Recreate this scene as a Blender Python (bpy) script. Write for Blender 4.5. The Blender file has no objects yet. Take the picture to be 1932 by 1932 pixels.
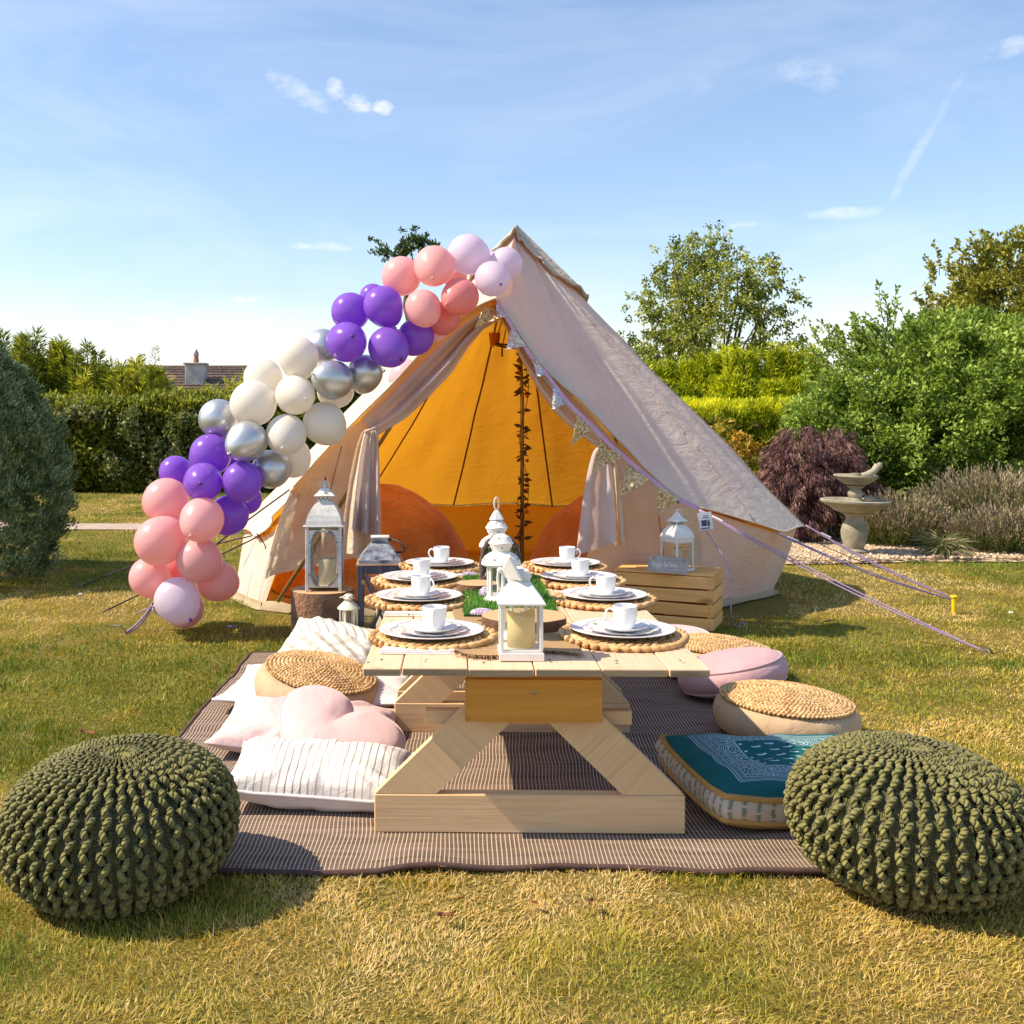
import bpy, math, random
import numpy as np
from mathutils import Vector, Matrix
random.seed(7)
rng = np.random.default_rng(11)
sc = bpy.context.scene
COL = sc.collection
R = math.radians
PI = math.pi
# ------------------------------------------------------------------ camera
F, PU, PV, H = 1950.0, 830.0, 786.0, 1.2
cam_d = bpy.data.cameras.new("camera")
cam = bpy.data.objects.new("camera", cam_d); COL.objects.link(cam)
cam.location = (0, 0, H); cam.rotation_euler = (R(90), 0, 0)
cam_d.sensor_width = 36; cam_d.lens = 36 * F / 1932
cam_d.shift_x = (966 - PU) / 1932; cam_d.shift_y = -(966 - PV) / 1932
cam_d.clip_start = 0.05; cam_d.clip_end = 3000
sc.camera = cam
# ------------------------------------------------------------------ sun, sky, exposure
SUN = Vector((-0.69, -0.06, 0.725)).normalized()          # towards the sun
sl = bpy.data.lights.new("sun", 'SUN'); sl.energy = 4.3; sl.angle = R(0.6); sl.color = (1.0, 0.84, 0.63)
so = bpy.data.objects.new("sun", sl); COL.objects.link(so)
so.rotation_euler = SUN.to_track_quat('Z', 'Y').to_euler(); so.location = (-8, -2, 9)
so["kind"] = "structure"
sc.view_settings.view_transform = 'Standard'; sc.view_settings.look = 'None'
sc.view_settings.gamma = 1.0; sc.view_settings.use_curve_mapping = False
sc.view_settings.exposure = 0.74
sc.cycles.max_bounces = 8; sc.cycles.diffuse_bounces = 4; sc.cycles.transmission_bounces = 8
sc.cycles.transparent_max_bounces = 12; sc.cycles.use_denoising = True
sc.cycles.caustics_reflective = False; sc.cycles.caustics_refractive = False

class NT:
    """tiny node helper"""
    def __init__(s, tree): s.t = tree; s.n = tree.nodes; s.l = tree.links
    def add(s, typ, **kw):
        n = s.n.new(typ)
        for k, v in kw.items(): setattr(n, k, v)
        return n
    def put(s, sock, v):
        if isinstance(v, bpy.types.NodeSocket): s.l.new(v, sock)
        elif v is not None:
            if hasattr(sock, 'default_value'):
                try: sock.default_value = v
                except Exception:
                    sock.default_value = (*v, 1.0) if len(v) == 3 else v
    def m(s, op, a, b=None, c=None, clamp=False):
        n = s.n.new('ShaderNodeMath'); n.operation = op; n.use_clamp = clamp
        s.put(n.inputs[0], a)
        if b is not None: s.put(n.inputs[1], b)
        if c is not None: s.put(n.inputs[2], c)
        return n.outputs[0]
    def vm(s, op, a, b=None, sc_=None):
        n = s.n.new('ShaderNodeVectorMath'); n.operation = op
        s.put(n.inputs[0], a)
        if b is not None: s.put(n.inputs[1], b)
        if sc_ is not None: s.put(n.inputs[3], sc_)
        return n.outputs['Value'] if op in ('LENGTH', 'DISTANCE', 'DOT_PRODUCT') else n.outputs[0]
    def mix(s, f, a, b, blend='MIX'):
        n = s.n.new('ShaderNodeMix'); n.data_type = 'RGBA'; n.blend_type = blend
        s.put(n.inputs[0], f)
        for i, v in ((6, a), (7, b)):
            if isinstance(v, bpy.types.NodeSocket): s.l.new(v, n.inputs[i])
            else: n.inputs[i].default_value = (*v[:3], 1)
        return n.outputs[2]
    def ramp(s, f, stops, interp='LINEAR'):
        n = s.n.new('ShaderNodeValToRGB'); n.color_ramp.interpolation = interp
        e = n.color_ramp.elements
        while len(e) < len(stops): e.new(0.5)
        for el, (p, c) in zip(e, stops):
            el.position = p; el.color = (*c[:3], 1) if not isinstance(c, (int, float)) else (c, c, c, 1)
        s.put(n.inputs[0], f); return n.outputs[0]
    def noise(s, vec, scale, detail=3, rough=.55, out='Fac', dist=0):
        n = s.n.new('ShaderNodeTexNoise'); n.inputs['Scale'].default_value = scale
        n.inputs['Detail'].default_value = detail; n.inputs['Roughness'].default_value = rough
        n.inputs['Distortion'].default_value = dist
        if vec is not None: s.l.new(vec, n.inputs['Vector'])
        return n.outputs[out]
    def vor(s, vec, scale, feature='F1', out='Distance', rnd=1.0):
        n = s.n.new('ShaderNodeTexVoronoi'); n.feature = feature
        n.inputs['Scale'].default_value = scale
        n.inputs['Randomness'].default_value = rnd
        if vec is not None: s.l.new(vec, n.inputs['Vector'])
        return n.outputs[out]
    def mapping(s, vec, loc=(0, 0, 0), rot=(0, 0, 0), scale=(1, 1, 1)):
        n = s.n.new('ShaderNodeMapping'); s.l.new(vec, n.inputs[0])
        n.inputs[1].default_value = loc; n.inputs[2].default_value = rot; n.inputs[3].default_value = scale
        return n.outputs[0]
    def sep(s, vec):
        n = s.n.new('ShaderNodeSeparateXYZ'); s.l.new(vec, n.inputs[0]); return n.outputs
    def comb(s, x, y, z=0.0):
        n = s.n.new('ShaderNodeCombineXYZ'); s.put(n.inputs[0], x); s.put(n.inputs[1], y); s.put(n.inputs[2], z)
        return n.outputs[0]
    def bump(s, h, strength=.3, dist=.01, normal=None):
        n = s.n.new('ShaderNodeBump'); n.inputs['Strength'].default_value = strength
        n.inputs['Distance'].default_value = dist; s.put(n.inputs['Height'], h)
        if normal is not None: s.l.new(normal, n.inputs['Normal'])
        return n.outputs[0]

world = bpy.data.worlds.new("World"); sc.world = world; world.use_nodes = True
W = NT(world.node_tree); W.n.clear()
sky = W.add('ShaderNodeTexSky'); sky.sky_type = 'NISHITA'; sky.sun_disc = False
sky.sun_elevation = math.asin(SUN.z); sky.sun_rotation = math.atan2(SUN.x, SUN.y)
sky.altitude = 0; sky.air_density = 1.25; sky.dust_density = 0.6; sky.ozone_density = 2.6
tc = W.add('ShaderNodeTexCoord').outputs['Generated']
vx, vy, vz = W.sep(tc)[:3]
# thin high cloud: streaks stretched on the cloud plane, small puffs, a pale bank low on the left
pl = W.m('DIVIDE', 1.0, W.m('MAXIMUM', vz, 0.03))
cp = W.comb(W.m('MULTIPLY', vx, pl), W.m('MULTIPLY', vy, pl), 0.0)
n1 = W.noise(W.mapping(tc, rot=(0, R(38), 0), scale=(1.0, 1.0, 3.2)), 2.6, 7, .60, dist=.7)
veil = W.ramp(n1, [(.47, 0.0), (.80, .22)])
n2 = W.noise(W.mapping(tc, scale=(1, 1, 2.6)), 3.2, 7, .6, dist=.35)
low = W.m('SUBTRACT', 1.0, W.m('MULTIPLY', vz, 5.5), clamp=True)
bank = W.m('MULTIPLY', W.ramp(n2, [(.40, 0.0), (.62, 1.0)]), W.m('POWER', low, 1.6), clamp=True)
AZ = W.m('ARCTAN2', vx, vy)
leftw = W.m('MULTIPLY_ADD', AZ, -1.9, .32, clamp=True)
bank2 = W.m('MULTIPLY', W.ramp(W.m('ADD', W.m('MULTIPLY', vz, 9.0), W.m('MULTIPLY', W.m('SUBTRACT', n2, .5), 1.2)), [(.62, 1.0), (1.0, 0.0)]), leftw)
def dirpt(u, v):
    d = Vector(((u - PU) / F, 1, (PV - v) / F)); d.normalize(); return d
def puff(u, v, w, h, ang=0.0, k=1.0, sharp=.35, ns=38):
    d = dirpt(u, v); right = Vector((d.y, -d.x, 0)).normalized(); up = right.cross(d)
    r2 = right * math.cos(ang) + up * math.sin(ang); u2 = up * math.cos(ang) - right * math.sin(ang)
    a = W.m('DIVIDE', W.vm('DOT_PRODUCT', tc, tuple(r2)), w / F)
    b = W.m('DIVIDE', W.m('SUBTRACT', W.vm('DOT_PRODUCT', tc, tuple(u2)), 0.0), h / F)
    front = W.m('GREATER_THAN', W.vm('DOT_PRODUCT', tc, tuple(d)), 0.5)
    q = W.m('ADD', W.m('MULTIPLY', a, a), W.m('MULTIPLY', b, b))
    nn = W.noise(W.mapping(tc, rot=(0, -ang, 0), scale=(1, 1, 1.8)), ns, 5, .68)
    f = W.m('SUBTRACT', W.m('MULTIPLY_ADD', nn, 3.6, -.90), q)
    return W.m('MULTIPLY', W.m('MULTIPLY', W.m('DIVIDE', f, 1.0 / sharp, clamp=True), front), k)
tot = W.m('MAXIMUM', W.m('MAXIMUM', veil, bank), W.m('MULTIPLY', bank2, .48))
for a in ((565, 172, 78, 26, -.5, .55, .45), (632, 170, 20, 24, .9, .65, .6), (675, 192, 32, 20, -.3, .65, .6), (722, 203, 24, 17, 0, .8, .7),
          (605, 466, 80, 10, 0, .5, .6), (468, 566, 46, 8, 0, .6, 1), (1535, 142, 70, 28, -.25, .38, .5),
          (1325, 150, 75, 28, .3, .26, .4), (1905, 92, 44, 20, 0, .5, .5), (1600, 402, 70, 13, 0, .38, .8), (1400, 424, 40, 8, 0, .3, .8),
          (1745, 265, 170, 11, 1.05, .38, .45), (1630, 487, 22, 5, 0, .3, .8), (60, 405, 90, 12, .2, .3, .5)):
    tot = W.m('MAXIMUM', tot, puff(*a))
skyc = W.mix(1.0, sky.outputs[0], (.76, .75, .79), 'MULTIPLY')
cloudc = W.mix(W.m('MULTIPLY', tot, .95, clamp=True), skyc, (5.6, 5.4, 5.3))
bg = W.add('ShaderNodeBackground'); bg.inputs[1].default_value = 0.15
W.l.new(cloudc, bg.inputs[0])
W.l.new(bg.outputs[0], W.add('ShaderNodeOutputWorld').inputs[0])

# ------------------------------------------------------------------ point helpers
def P(u, v, y): return Vector(((u - PU) * y / F, y, H - (v - PV) * y / F))
def G(u, v):
    y = F * H / (v - PV); return Vector(((u - PU) * y / F, y, 0))
def TZ(y): return 0.5 - .016 * (y - 2.87)                 # the table top falls a little towards the tent
def T(u, v, dz=0.0):
    y = 3.0
    for _ in range(20): y = F * (H - TZ(y) - dz) / (v - PV)
    return Vector(((u - PU) * y / F, y, TZ(y) + dz))

# ------------------------------------------------------------------ numpy value noise
def _h(ix, iy, iz, seed):
    n = (ix.astype(np.int64) * 374761393 + iy.astype(np.int64) * 668265263 + iz.astype(np.int64) * 2147483647 + seed * 974634777) & 0xffffffff
    n = ((n ^ (n >> 13)) * 1274126177) & 0xffffffff
    n = ((n ^ (n >> 16)) * 2246822519) & 0xffffffff
    return ((n ^ (n >> 15)) & 0xffff) / 65535.0
def vn(x, y, z=0.0, seed=0):
    x, y, z = np.broadcast_arrays(np.asarray(x, float), np.asarray(y, float), np.asarray(z, float))
    ix, iy, iz = np.floor(x), np.floor(y), np.floor(z)
    fx, fy, fz = x - ix, y - iy, z - iz
    fx, fy, fz = fx * fx * (3 - 2 * fx), fy * fy * (3 - 2 * fy), fz * fz * (3 - 2 * fz)
    r = 0
    for a in (0, 1):
        for b in (0, 1):
            for c in (0, 1):
                w = (fx if a else 1 - fx) * (fy if b else 1 - fy) * (fz if c else 1 - fz)
                r = r + w * _h(ix + a, iy + b, iz + c, seed)
    return r
def fbm(x, y, z=0.0, seed=0, o=3):
    r = 0; a = .5; t = 0
    for k in range(o):
        r = r + a * vn(np.asarray(x) * 2 ** k, np.asarray(y) * 2 ** k, np.asarray(z) * 2 ** k, seed + k); t += a; a *= .5
    return r / t

# ------------------------------------------------------------------ object helpers
def tag(o, label=None, cat=None, group=None, kind=None):
    if label: o["label"] = label
    if cat: o["category"] = cat
    if group: o["group"] = group
    if kind: o["kind"] = kind
    return o
def thing(name, label, cat, loc=(0, 0, 0), rot=(0, 0, 0), group=None):
    o = bpy.data.objects.new(name, None); COL.objects.link(o)
    o.location = loc; o.rotation_euler = rot; o.empty_display_size = .05
    return tag(o, label, cat, group)
def mk(name, V, Fc, mat, parent=None, smooth=False, uv=None, attr=None, auto=None, world=False, kind=None):
    V = np.asarray(V, dtype=np.float32).reshape(-1, 3)
    if world and parent is not None:
        m = parent.matrix_basis.inverted()
        M = np.array(m); V = V @ M[:3, :3].T + M[:3, 3]
    me = bpy.data.meshes.new(name)
    if isinstance(Fc, np.ndarray):
        n, k = Fc.shape
        me.vertices.add(len(V)); me.vertices.foreach_set("co", V.ravel().astype(np.float32))
        me.loops.add(n * k); me.loops.foreach_set("vertex_index", Fc.ravel().astype(np.int32))
        me.polygons.add(n); me.polygons.foreach_set("loop_start", (np.arange(n) * k).astype(np.int32))
        me.update(calc_edges=True)
    else:
        me.from_pydata(V.tolist(), [], [list(map(int, f)) for f in Fc]); me.update()
    if uv is not None:
        ul = me.uv_layers.new(name="UVMap")
        vi = np.empty(len(me.loops), dtype=np.int32); me.loops.foreach_get("vertex_index", vi)
        ul.data.foreach_set("uv", np.asarray(uv, dtype=np.float32)[vi].ravel())
    if attr is not None:
        a = me.attributes.new("tint", 'FLOAT', 'FACE' if len(attr) == len(me.polygons) else 'POINT')
        a.data.foreach_set("value", np.asarray(attr, dtype=np.float32))
    if smooth:
        me.polygons.foreach_set("use_smooth", np.ones(len(me.polygons), dtype=bool))
        if auto: me.set_sharp_from_angle(angle=R(auto))
    if mat is not None: me.materials.append(mat)
    o = bpy.data.objects.new(name, me); COL.objects.link(o)
    if parent is not None: o.parent = parent
    if kind: o["kind"] = kind
    return o
def inst(src, name, parent=None, loc=None, rot=None, scale=None):
    o = src.copy(); o.name = name; COL.objects.link(o)
    if parent is not None: o.parent = parent
    if loc is not None: o.location = loc
    if rot is not None: o.rotation_euler = rot
    if scale is not None: o.scale = (scale,) * 3 if isinstance(scale, (int, float)) else scale
    return o
def rotm(rx=0, ry=0, rz=0):
    return np.array((Matrix.Rotation(rz, 3, 'Z') @ Matrix.Rotation(ry, 3, 'Y') @ Matrix.Rotation(rx, 3, 'X')))

class Geo:
    def __init__(s): s.V = []; s.F = []; s.n = 0; s.T = []
    def add(s, V, Fc, tint=None):
        V = np.asarray(V, float).reshape(-1, 3)
        s.V.append(V); s.F += [[i + s.n for i in f] for f in Fc]; s.n += len(V)
        s.T += [tint if tint is not None else 0.5] * len(Fc)
        return s
    def box(s, c, d, b=0.0, rot=None, tint=None):
        dx, dy, dz = [q / 2 for q in d]; b = min(b, dx * .9, dy * .9, dz * .9)
        if b <= 0:
            V = [(sx * dx, sy * dy, sz * dz) for sx in (-1, 1) for sy in (-1, 1) for sz in (-1, 1)]
            Fc = [(0, 1, 3, 2), (4, 6, 7, 5), (0, 4, 5, 1), (2, 3, 7, 6), (0, 2, 6, 4), (1, 5, 7, 3)]
        else:
            V = []; idx = {}
            for sx in (-1, 1):
                for sy in (-1, 1):
                    for sz in (-1, 1):
                        for ax in range(3):
                            p = [sx * (dx - b), sy * (dy - b), sz * (dz - b)]; e = (dx, dy, dz); sg = (sx, sy, sz)
                            p[ax] = sg[ax] * e[ax]; idx[(sx, sy, sz, ax)] = len(V); V.append(p)
            Fc = []
            for ax in range(3):
                o1, o2 = [a for a in range(3) if a != ax]
                for sg in (-1, 1):
                    q = []
                    for a, bb in ((-1, -1), (1, -1), (1, 1), (-1, 1)):
                        k = [0, 0, 0]; k[ax] = sg; k[o1] = a; k[o2] = bb; q.append(idx[(*k, ax)])
                    Fc.append(q)
                for a in (-1, 1):
                    for bb in (-1, 1):
                        k0 = [0, 0, 0]; k1 = [0, 0, 0]; k0[ax] = -1; k1[ax] = 1
                        k0[o1] = k1[o1] = a; k0[o2] = k1[o2] = bb
                        Fc.append([idx[(*k0, o1)], idx[(*k1, o1)], idx[(*k1, o2)], idx[(*k0, o2)]])
            for sx in (-1, 1):
                for sy in (-1, 1):
                    for sz in (-1, 1): Fc.append([idx[(sx, sy, sz, a)] for a in range(3)])
        V = np.array(V, float); G2 = []
        for f in Fc:
            p = V[list(f)]; nrm = np.cross(p[1] - p[0], p[2] - p[0])
            G2.append(list(f) if np.dot(nrm, p.mean(0)) > 0 else list(f)[::-1])
        if rot is not None: V = V @ np.asarray(rot).T
        return s.add(V + np.array(c, float), G2, tint)
    def tube(s, path, r, seg=8, close=False, cap=True, tint=None, flat=1.0):
        path = np.array([tuple(p) for p in path], float); n = len(path)
        rr = np.full(n, r, float) if isinstance(r, (int, float)) else np.asarray(r, float)
        t = np.roll(path, -1, 0) - np.roll(path, 1, 0) if close else np.gradient(path, axis=0)
        t /= np.linalg.norm(t, axis=1)[:, None] + 1e-9
        up = np.array((0, 0, 1.0)) if abs(t[0][2]) < .9 else np.array((1.0, 0, 0))
        a = np.cross(t[0], up); a /= np.linalg.norm(a); V = []
        for i in range(n):
            a = a - np.dot(a, t[i]) * t[i]; a /= np.linalg.norm(a) + 1e-9; b = np.cross(t[i], a)
            for k in range(seg):
                th = 2 * PI * k / seg; V.append(path[i] + rr[i] * (a * math.cos(th) + b * math.sin(th) * flat))
        Fc = []
        for i in range(n if close else n - 1):
            j = (i + 1) % n
            for k in range(seg):
                k2 = (k + 1) % seg; Fc.append([i * seg + k, i * seg + k2, j * seg + k2, j * seg + k])
        if cap and not close: Fc += [list(range(seg))[::-1], [(n - 1) * seg + k for k in range(seg)]]
        return s.add(V, Fc, tint)
    def lathe(s, prof, seg=24, c=(0, 0, 0), phase=0.0, sx=1.0, sy=1.0, tint=None):
        V = []; Fc = []
        for r, z in prof:
            for k in range(seg):
                th = phase + 2 * PI * k / seg; V.append((r * math.cos(th) * sx + c[0], r * math.sin(th) * sy + c[1], z + c[2]))
        for i in range(len(prof) - 1):
            for k in range(seg):
                k2 = (k + 1) % seg; Fc.append([i * seg + k, i * seg + k2, (i + 1) * seg + k2, (i + 1) * seg + k])
        if prof[0][0] > 1e-5: Fc.append(list(range(seg))[::-1])
        if prof[-1][0] > 1e-5: Fc.append([(len(prof) - 1) * seg + k for k in range(seg)])
        return s.add(V, Fc, tint)
    def sph(s, c, r, seg=10, rings=6, tint=None):
        r = (r, r, r) if isinstance(r, (int, float)) else r
        V = []; Fc = []
        for i in range(rings + 1):
            ph = -PI / 2 + PI * i / rings
            for k in range(seg):
                th = 2 * PI * k / seg
                V.append((c[0] + r[0] * math.cos(ph) * math.cos(th), c[1] + r[1] * math.cos(ph) * math.sin(th), c[2] + r[2] * math.sin(ph)))
        for i in range(rings):
            for k in range(seg):
                k2 = (k + 1) % seg; Fc.append([i * seg + k, i * seg + k2, (i + 1) * seg + k2, (i + 1) * seg + k])
        return s.add(V, Fc, tint)
    def poly(s, pts, t0, t1, axis=1, tint=None):
        """prism: pts are 2-D in the plane across `axis`, from t0 to t1 along it"""
        def to(p, t):
            q = list(p); q.insert(axis, t); return q
        n = len(pts); V = [to(p, t0) for p in pts] + [to(p, t1) for p in pts]
        Fc = [list(range(n)), list(range(n, 2 * n))[::-1]] + [[i, n + i, n + (i + 1) % n, (i + 1) % n] for i in range(n)]
        return s.add(V, Fc, tint)
    def build(s, name, mat, parent=None, smooth=False, auto=None, world=False, kind=None, uv=None):
        o = mk(name, np.concatenate(s.V), s.F, mat, parent, smooth, uv, None, auto, world, kind)
        return o

def gridF(n, m, wrap=False):
    """quads of a grid with n rows and m columns"""
    i = np.arange(n - 1)[:, None]; j = np.arange(m if wrap else m - 1)[None, :]; j2 = (j + 1) % m
    return np.stack([i * m + j, i * m + j2, (i + 1) * m + j2, (i + 1) * m + j], -1).reshape(-1, 4)

# ------------------------------------------------------------------ materials
def newmat(name):
    m = bpy.data.materials.new(name); m.use_nodes = True; n = NT(m.node_tree); n.n.clear()
    out = n.add('ShaderNodeOutputMaterial'); return m, n, out
def pbsdf(n, color=None, rough=.6, metallic=0.0, normal=None, **kw):
    b = n.add('ShaderNodeBsdfPrincipled')
    n.put(b.inputs['Base Color'], color if isinstance(color, bpy.types.NodeSocket) else (*color, 1))
    n.put(b.inputs['Roughness'], rough); n.put(b.inputs['Metallic'], metallic)
    if normal is not None: n.l.new(normal, b.inputs['Normal'])
    for k, v in kw.items(): n.put(b.inputs[k.replace('_', ' ')], v)
    return b
def coords(n, kind='Object'):
    v = n.add('ShaderNodeTexCoord').outputs[kind]
    return v
def jitter(n, v):
    r = n.add('ShaderNodeObjectInfo').outputs['Random']
    return n.vm('ADD', v, n.vm('SCALE', n.comb(r, n.m('MULTIPLY', r, 7.3), n.m('MULTIPLY', r, 3.1)), None, 13.0)), r
def surf(name, col, rough=.6, var=.12, scale=12, bump=.0, bscale=60, col2=None, metallic=0.0, transl=0.0, tcol=None, spec=None, dist=.004, sheen=0.0, rnd=0.0, rvar=.0):
    m, n, out = newmat(name)
    v, r = jitter(n, coords(n))
    nz = n.noise(v, scale, 5, .6)
    c2 = col2 or tuple(max(0, c * (1 - var * 2)) for c in col)
    c = n.mix(n.ramp(nz, [(.35, 0.0), (.65, 1.0)]), col, c2) if (col2 or var) else n.mix(0.0, col, col)
    if rnd: c = n.mix(1.0, c, n.ramp(r, [(0, (1 - rnd,) * 3), (1, (1 + 0 * rnd,) * 3)]), 'MULTIPLY')
    nm = n.bump(n.noise(v, bscale, 4, .6), bump, dist) if bump else None
    rg = n.m('MULTIPLY_ADD', n.noise(v, scale * 2.3, 3), rvar, rough - rvar / 2) if rvar else rough
    b = pbsdf(n, c, rg, metallic, nm)
    if spec is not None: b.inputs['Specular IOR Level'].default_value = spec
    if sheen: b.inputs['Sheen Weight'].default_value = sheen
    last = b.outputs[0]
    if transl:
        t = n.add('ShaderNodeBsdfTranslucent')
        if tcol: t.inputs[0].default_value = (*tcol, 1)
        else: n.l.new(c, t.inputs[0])
        if nm is not None: n.l.new(nm, t.inputs['Normal'])
        mx = n.add('ShaderNodeMixShader'); mx.inputs[0].default_value = transl
        n.l.new(last, mx.inputs[1]); n.l.new(t.outputs[0], mx.inputs[2]); last = mx.outputs[0]
    n.l.new(last, out.inputs[0]); return m
def leafmat(name, stops, transl=.35, rough=.55):
    m, n, out = newmat(name)
    a = n.add('ShaderNodeAttribute'); a.attribute_name = 'tint'
    g = n.add('ShaderNodeNewGeometry').outputs['Position']
    f = n.m('ADD', a.outputs['Fac'], n.m('MULTIPLY', n.m('SUBTRACT', n.noise(g, 1.7, 3), .5), .5), clamp=True)
    c = n.ramp(f, stops)
    b = pbsdf(n, c, rough); b.inputs['Specular IOR Level'].default_value = .3
    t = n.add('ShaderNodeBsdfTranslucent'); n.l.new(n.mix(1.0, c, (1.25, 1.2, .6), 'MULTIPLY'), t.inputs[0])
    mx = n.add('ShaderNodeMixShader'); mx.inputs[0].default_value = transl
    n.l.new(b.outputs[0], mx.inputs[1]); n.l.new(t.outputs[0], mx.inputs[2]); n.l.new(mx.outputs[0], out.inputs[0])
    return m
def woodmat(name, c1, c2, axis=0, rough=.65, fine=70, dark=(.25, .15, .07), rnd=.2, knots=True, weather=0.0):
    m, n, out = newmat(name)
    v, r = jitter(n, coords(n))
    s = [14, 14, 14]; s[axis] = .9
    g = n.noise(n.mapping(v, scale=tuple(s)), 1.5, 5, .65, dist=.9)
    s2 = [fine * 2.2] * 3; s2[axis] = 3.0
    g2 = n.noise(n.mapping(v, scale=tuple(s2)), 1.0, 4, .6)
    c = n.mix(n.ramp(g, [(.33, 0.0), (.7, 1.0)]), c1, c2)
    c = n.mix(n.ramp(g2, [(.5, 0.0), (.8, .35)]), c, dark)
    ks = [4, 4, 4]; ks[axis] = 1.5
    if knots:
        k = n.vor(n.mapping(v, scale=tuple(ks)), 1.6)
        c = n.mix(n.ramp(k, [(.09, .75), (.17, 0.0)]), c, dark)
    c = n.mix(1.0, c, n.ramp(r, [(0, (1 - rnd,) * 3), (1, (1.0,) * 3)]), 'MULTIPLY')
    if weather:
        c = n.mix(n.m('MULTIPLY', n.ramp(n.noise(v, 3.5, 5), [(.45, 0.0), (.7, 1.0)]), weather), c, (.36, .34, .31))
    nm = n.bump(g2, .35, .0025)
    b = pbsdf(n, c, rough, 0, nm); b.inputs['Specular IOR Level'].default_value = .3
    n.l.new(b.outputs[0], out.inputs[0]); return m
def glassmat(name='glass'):
    m, n, out = newmat(name)
    g = n.add('ShaderNodeBsdfGlossy'); g.inputs['Roughness'].default_value = .03
    t = n.add('ShaderNodeBsdfTransparent'); t.inputs[0].default_value = (.985, .99, .98, 1)
    fr = n.add('ShaderNodeLayerWeight'); fc = n.m('POWER', fr.outputs['Facing'], 4.0)
    d = n.add('ShaderNodeBsdfDiffuse'); d.inputs[0].default_value = (.6, .62, .6, 1)
    mx = n.add('ShaderNodeMixShader'); n.l.new(n.m('MULTIPLY_ADD', fc, .5, .025, clamp=True), mx.inputs[0])
    n.l.new(t.outputs[0], mx.inputs[1]); n.l.new(g.outputs[0], mx.inputs[2])
    m2 = n.add('ShaderNodeMixShader'); n.l.new(n.m('MULTIPLY', n.noise(coords(n), 14, 4), .05), m2.inputs[0])
    n.l.new(mx.outputs[0], m2.inputs[1]); n.l.new(d.outputs[0], m2.inputs[2])
    n.l.new(m2.outputs[0], out.inputs[0]); return m
GLASS = glassmat()
WHITE = surf('white_painted_metal', (.80, .79, .75), .38, .03, 30, .05, 200, rvar=.2)
CREAM = surf('cream_painted_metal', (.74, .71, .56), .42, .05, 30, .05, 200)
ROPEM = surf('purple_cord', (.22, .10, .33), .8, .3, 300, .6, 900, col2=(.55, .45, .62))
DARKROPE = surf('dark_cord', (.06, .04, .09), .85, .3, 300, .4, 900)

# ------------------------------------------------------------------ ground
def lawn_dry(x, y):
    a = fbm(x * .9 + 3, y * .9, 0, 5, 4); b = fbm(x * 3.1, y * 3.1, 0, 9, 3)
    return np.clip((a - .5) * 2.9 + (b - .5) * 1.6 + .57 - .02 * (np.asarray(y) - 3), 0, 1)
m, n, out = newmat('lawn_soil_and_thatch')
pos = n.add('ShaderNodeNewGeometry').outputs['Position']
a = n.noise(pos, 1.1, 5, .6); b_ = n.noise(pos, 9, 5, .65); c_ = n.noise(n.mapping(pos, scale=(1, 1, 1)), 120, 4, .7)
col = n.mix(n.ramp(a, [(.38, 0.0), (.62, 1.0)]), (.22, .20, .03), (.44, .31, .09))
col = n.mix(n.ramp(b_, [(.4, 0.0), (.65, .7)]), col, (.27, .24, .05))
col = n.mix(n.ramp(c_, [(.42, .75), (.62, 0.0)]), col, (.055, .055, .018))
nm = n.bump(c_, .7, .02)
b = pbsdf(n, col, .95, 0, nm); b.inputs['Specular IOR Level'].default_value = .1
n.l.new(b.outputs[0], out.inputs[0]); LAWN = m
def gz(x, y): return (fbm(np.asarray(x) * .5, np.asarray(y) * .5, 0, 3, 3) - .5) * .05 * np.clip((np.asarray(y) - 5.2) / 3, 0, 1)
xs = np.concatenate([np.linspace(-400, -20, 12), np.linspace(-16, 16, 140), np.linspace(20, 400, 12)])
ys = np.concatenate([np.linspace(-60, 0, 6), np.linspace(.5, 20, 100), np.linspace(25, 700, 20)])
X, Y = np.meshgrid(xs, ys)
lawn = mk('lawn', np.stack([X, Y, gz(X, Y) - .004], -1), gridF(len(ys), len(xs)), LAWN, smooth=True)
tag(lawn, 'sunburnt lawn of mixed green and straw grass', None, None, 'structure')
PATH = surf('pale_path', (.48, .38, .30), .95, .12, 6, .3, 60)
xs = np.linspace(-14, 1.2, 60); ys = np.linspace(0, 1, 6)
X, Yt = np.meshgrid(xs, ys); Y = 10.9 + Yt * .78 + (fbm(X * .6, X * 0, 0, 8) - .5) * .15 * (1 - 2 * (Yt > .5))
path = mk('path', np.stack([X, Y, gz(X, Y) + .006 + .01 * np.sin(Yt * PI)], -1), gridF(6, 60), PATH, smooth=True); tag(path, 'pale pinkish path crossing the lawn beyond the balloons', None, None, 'structure')
m, n, out = newmat('gravel_ground'); pos = n.add('ShaderNodeNewGeometry').outputs['Position']
vo = n.add('ShaderNodeTexVoronoi'); vo.inputs['Scale'].default_value = 26; n.l.new(pos, vo.inputs['Vector'])
col = n.mix(n.ramp(n.sep(vo.outputs['Color'])[0], [(0, 0.0), (1, 1.0)]), (.42, .30, .18), (.56, .45, .32))
b = pbsdf(n, col, .9, 0, n.bump(vo.outputs['Distance'], .6, .02)); n.l.new(b.outputs[0], out.inputs[0]); GRAV = m
def bed_front(x): return 8.45 - .03 * (x - 3) + .12 * math.sin(x * 1.7)
xs = np.linspace(1.5, 12, 60); V = []
for k in range(8):
    for x in xs:
        f = bed_front(x); y = f + (15 - f) * (k / 7) ** 1.5; V.append((x, y, float(gz(x, y)) + (.008 + .03 * min(1, k))))
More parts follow.
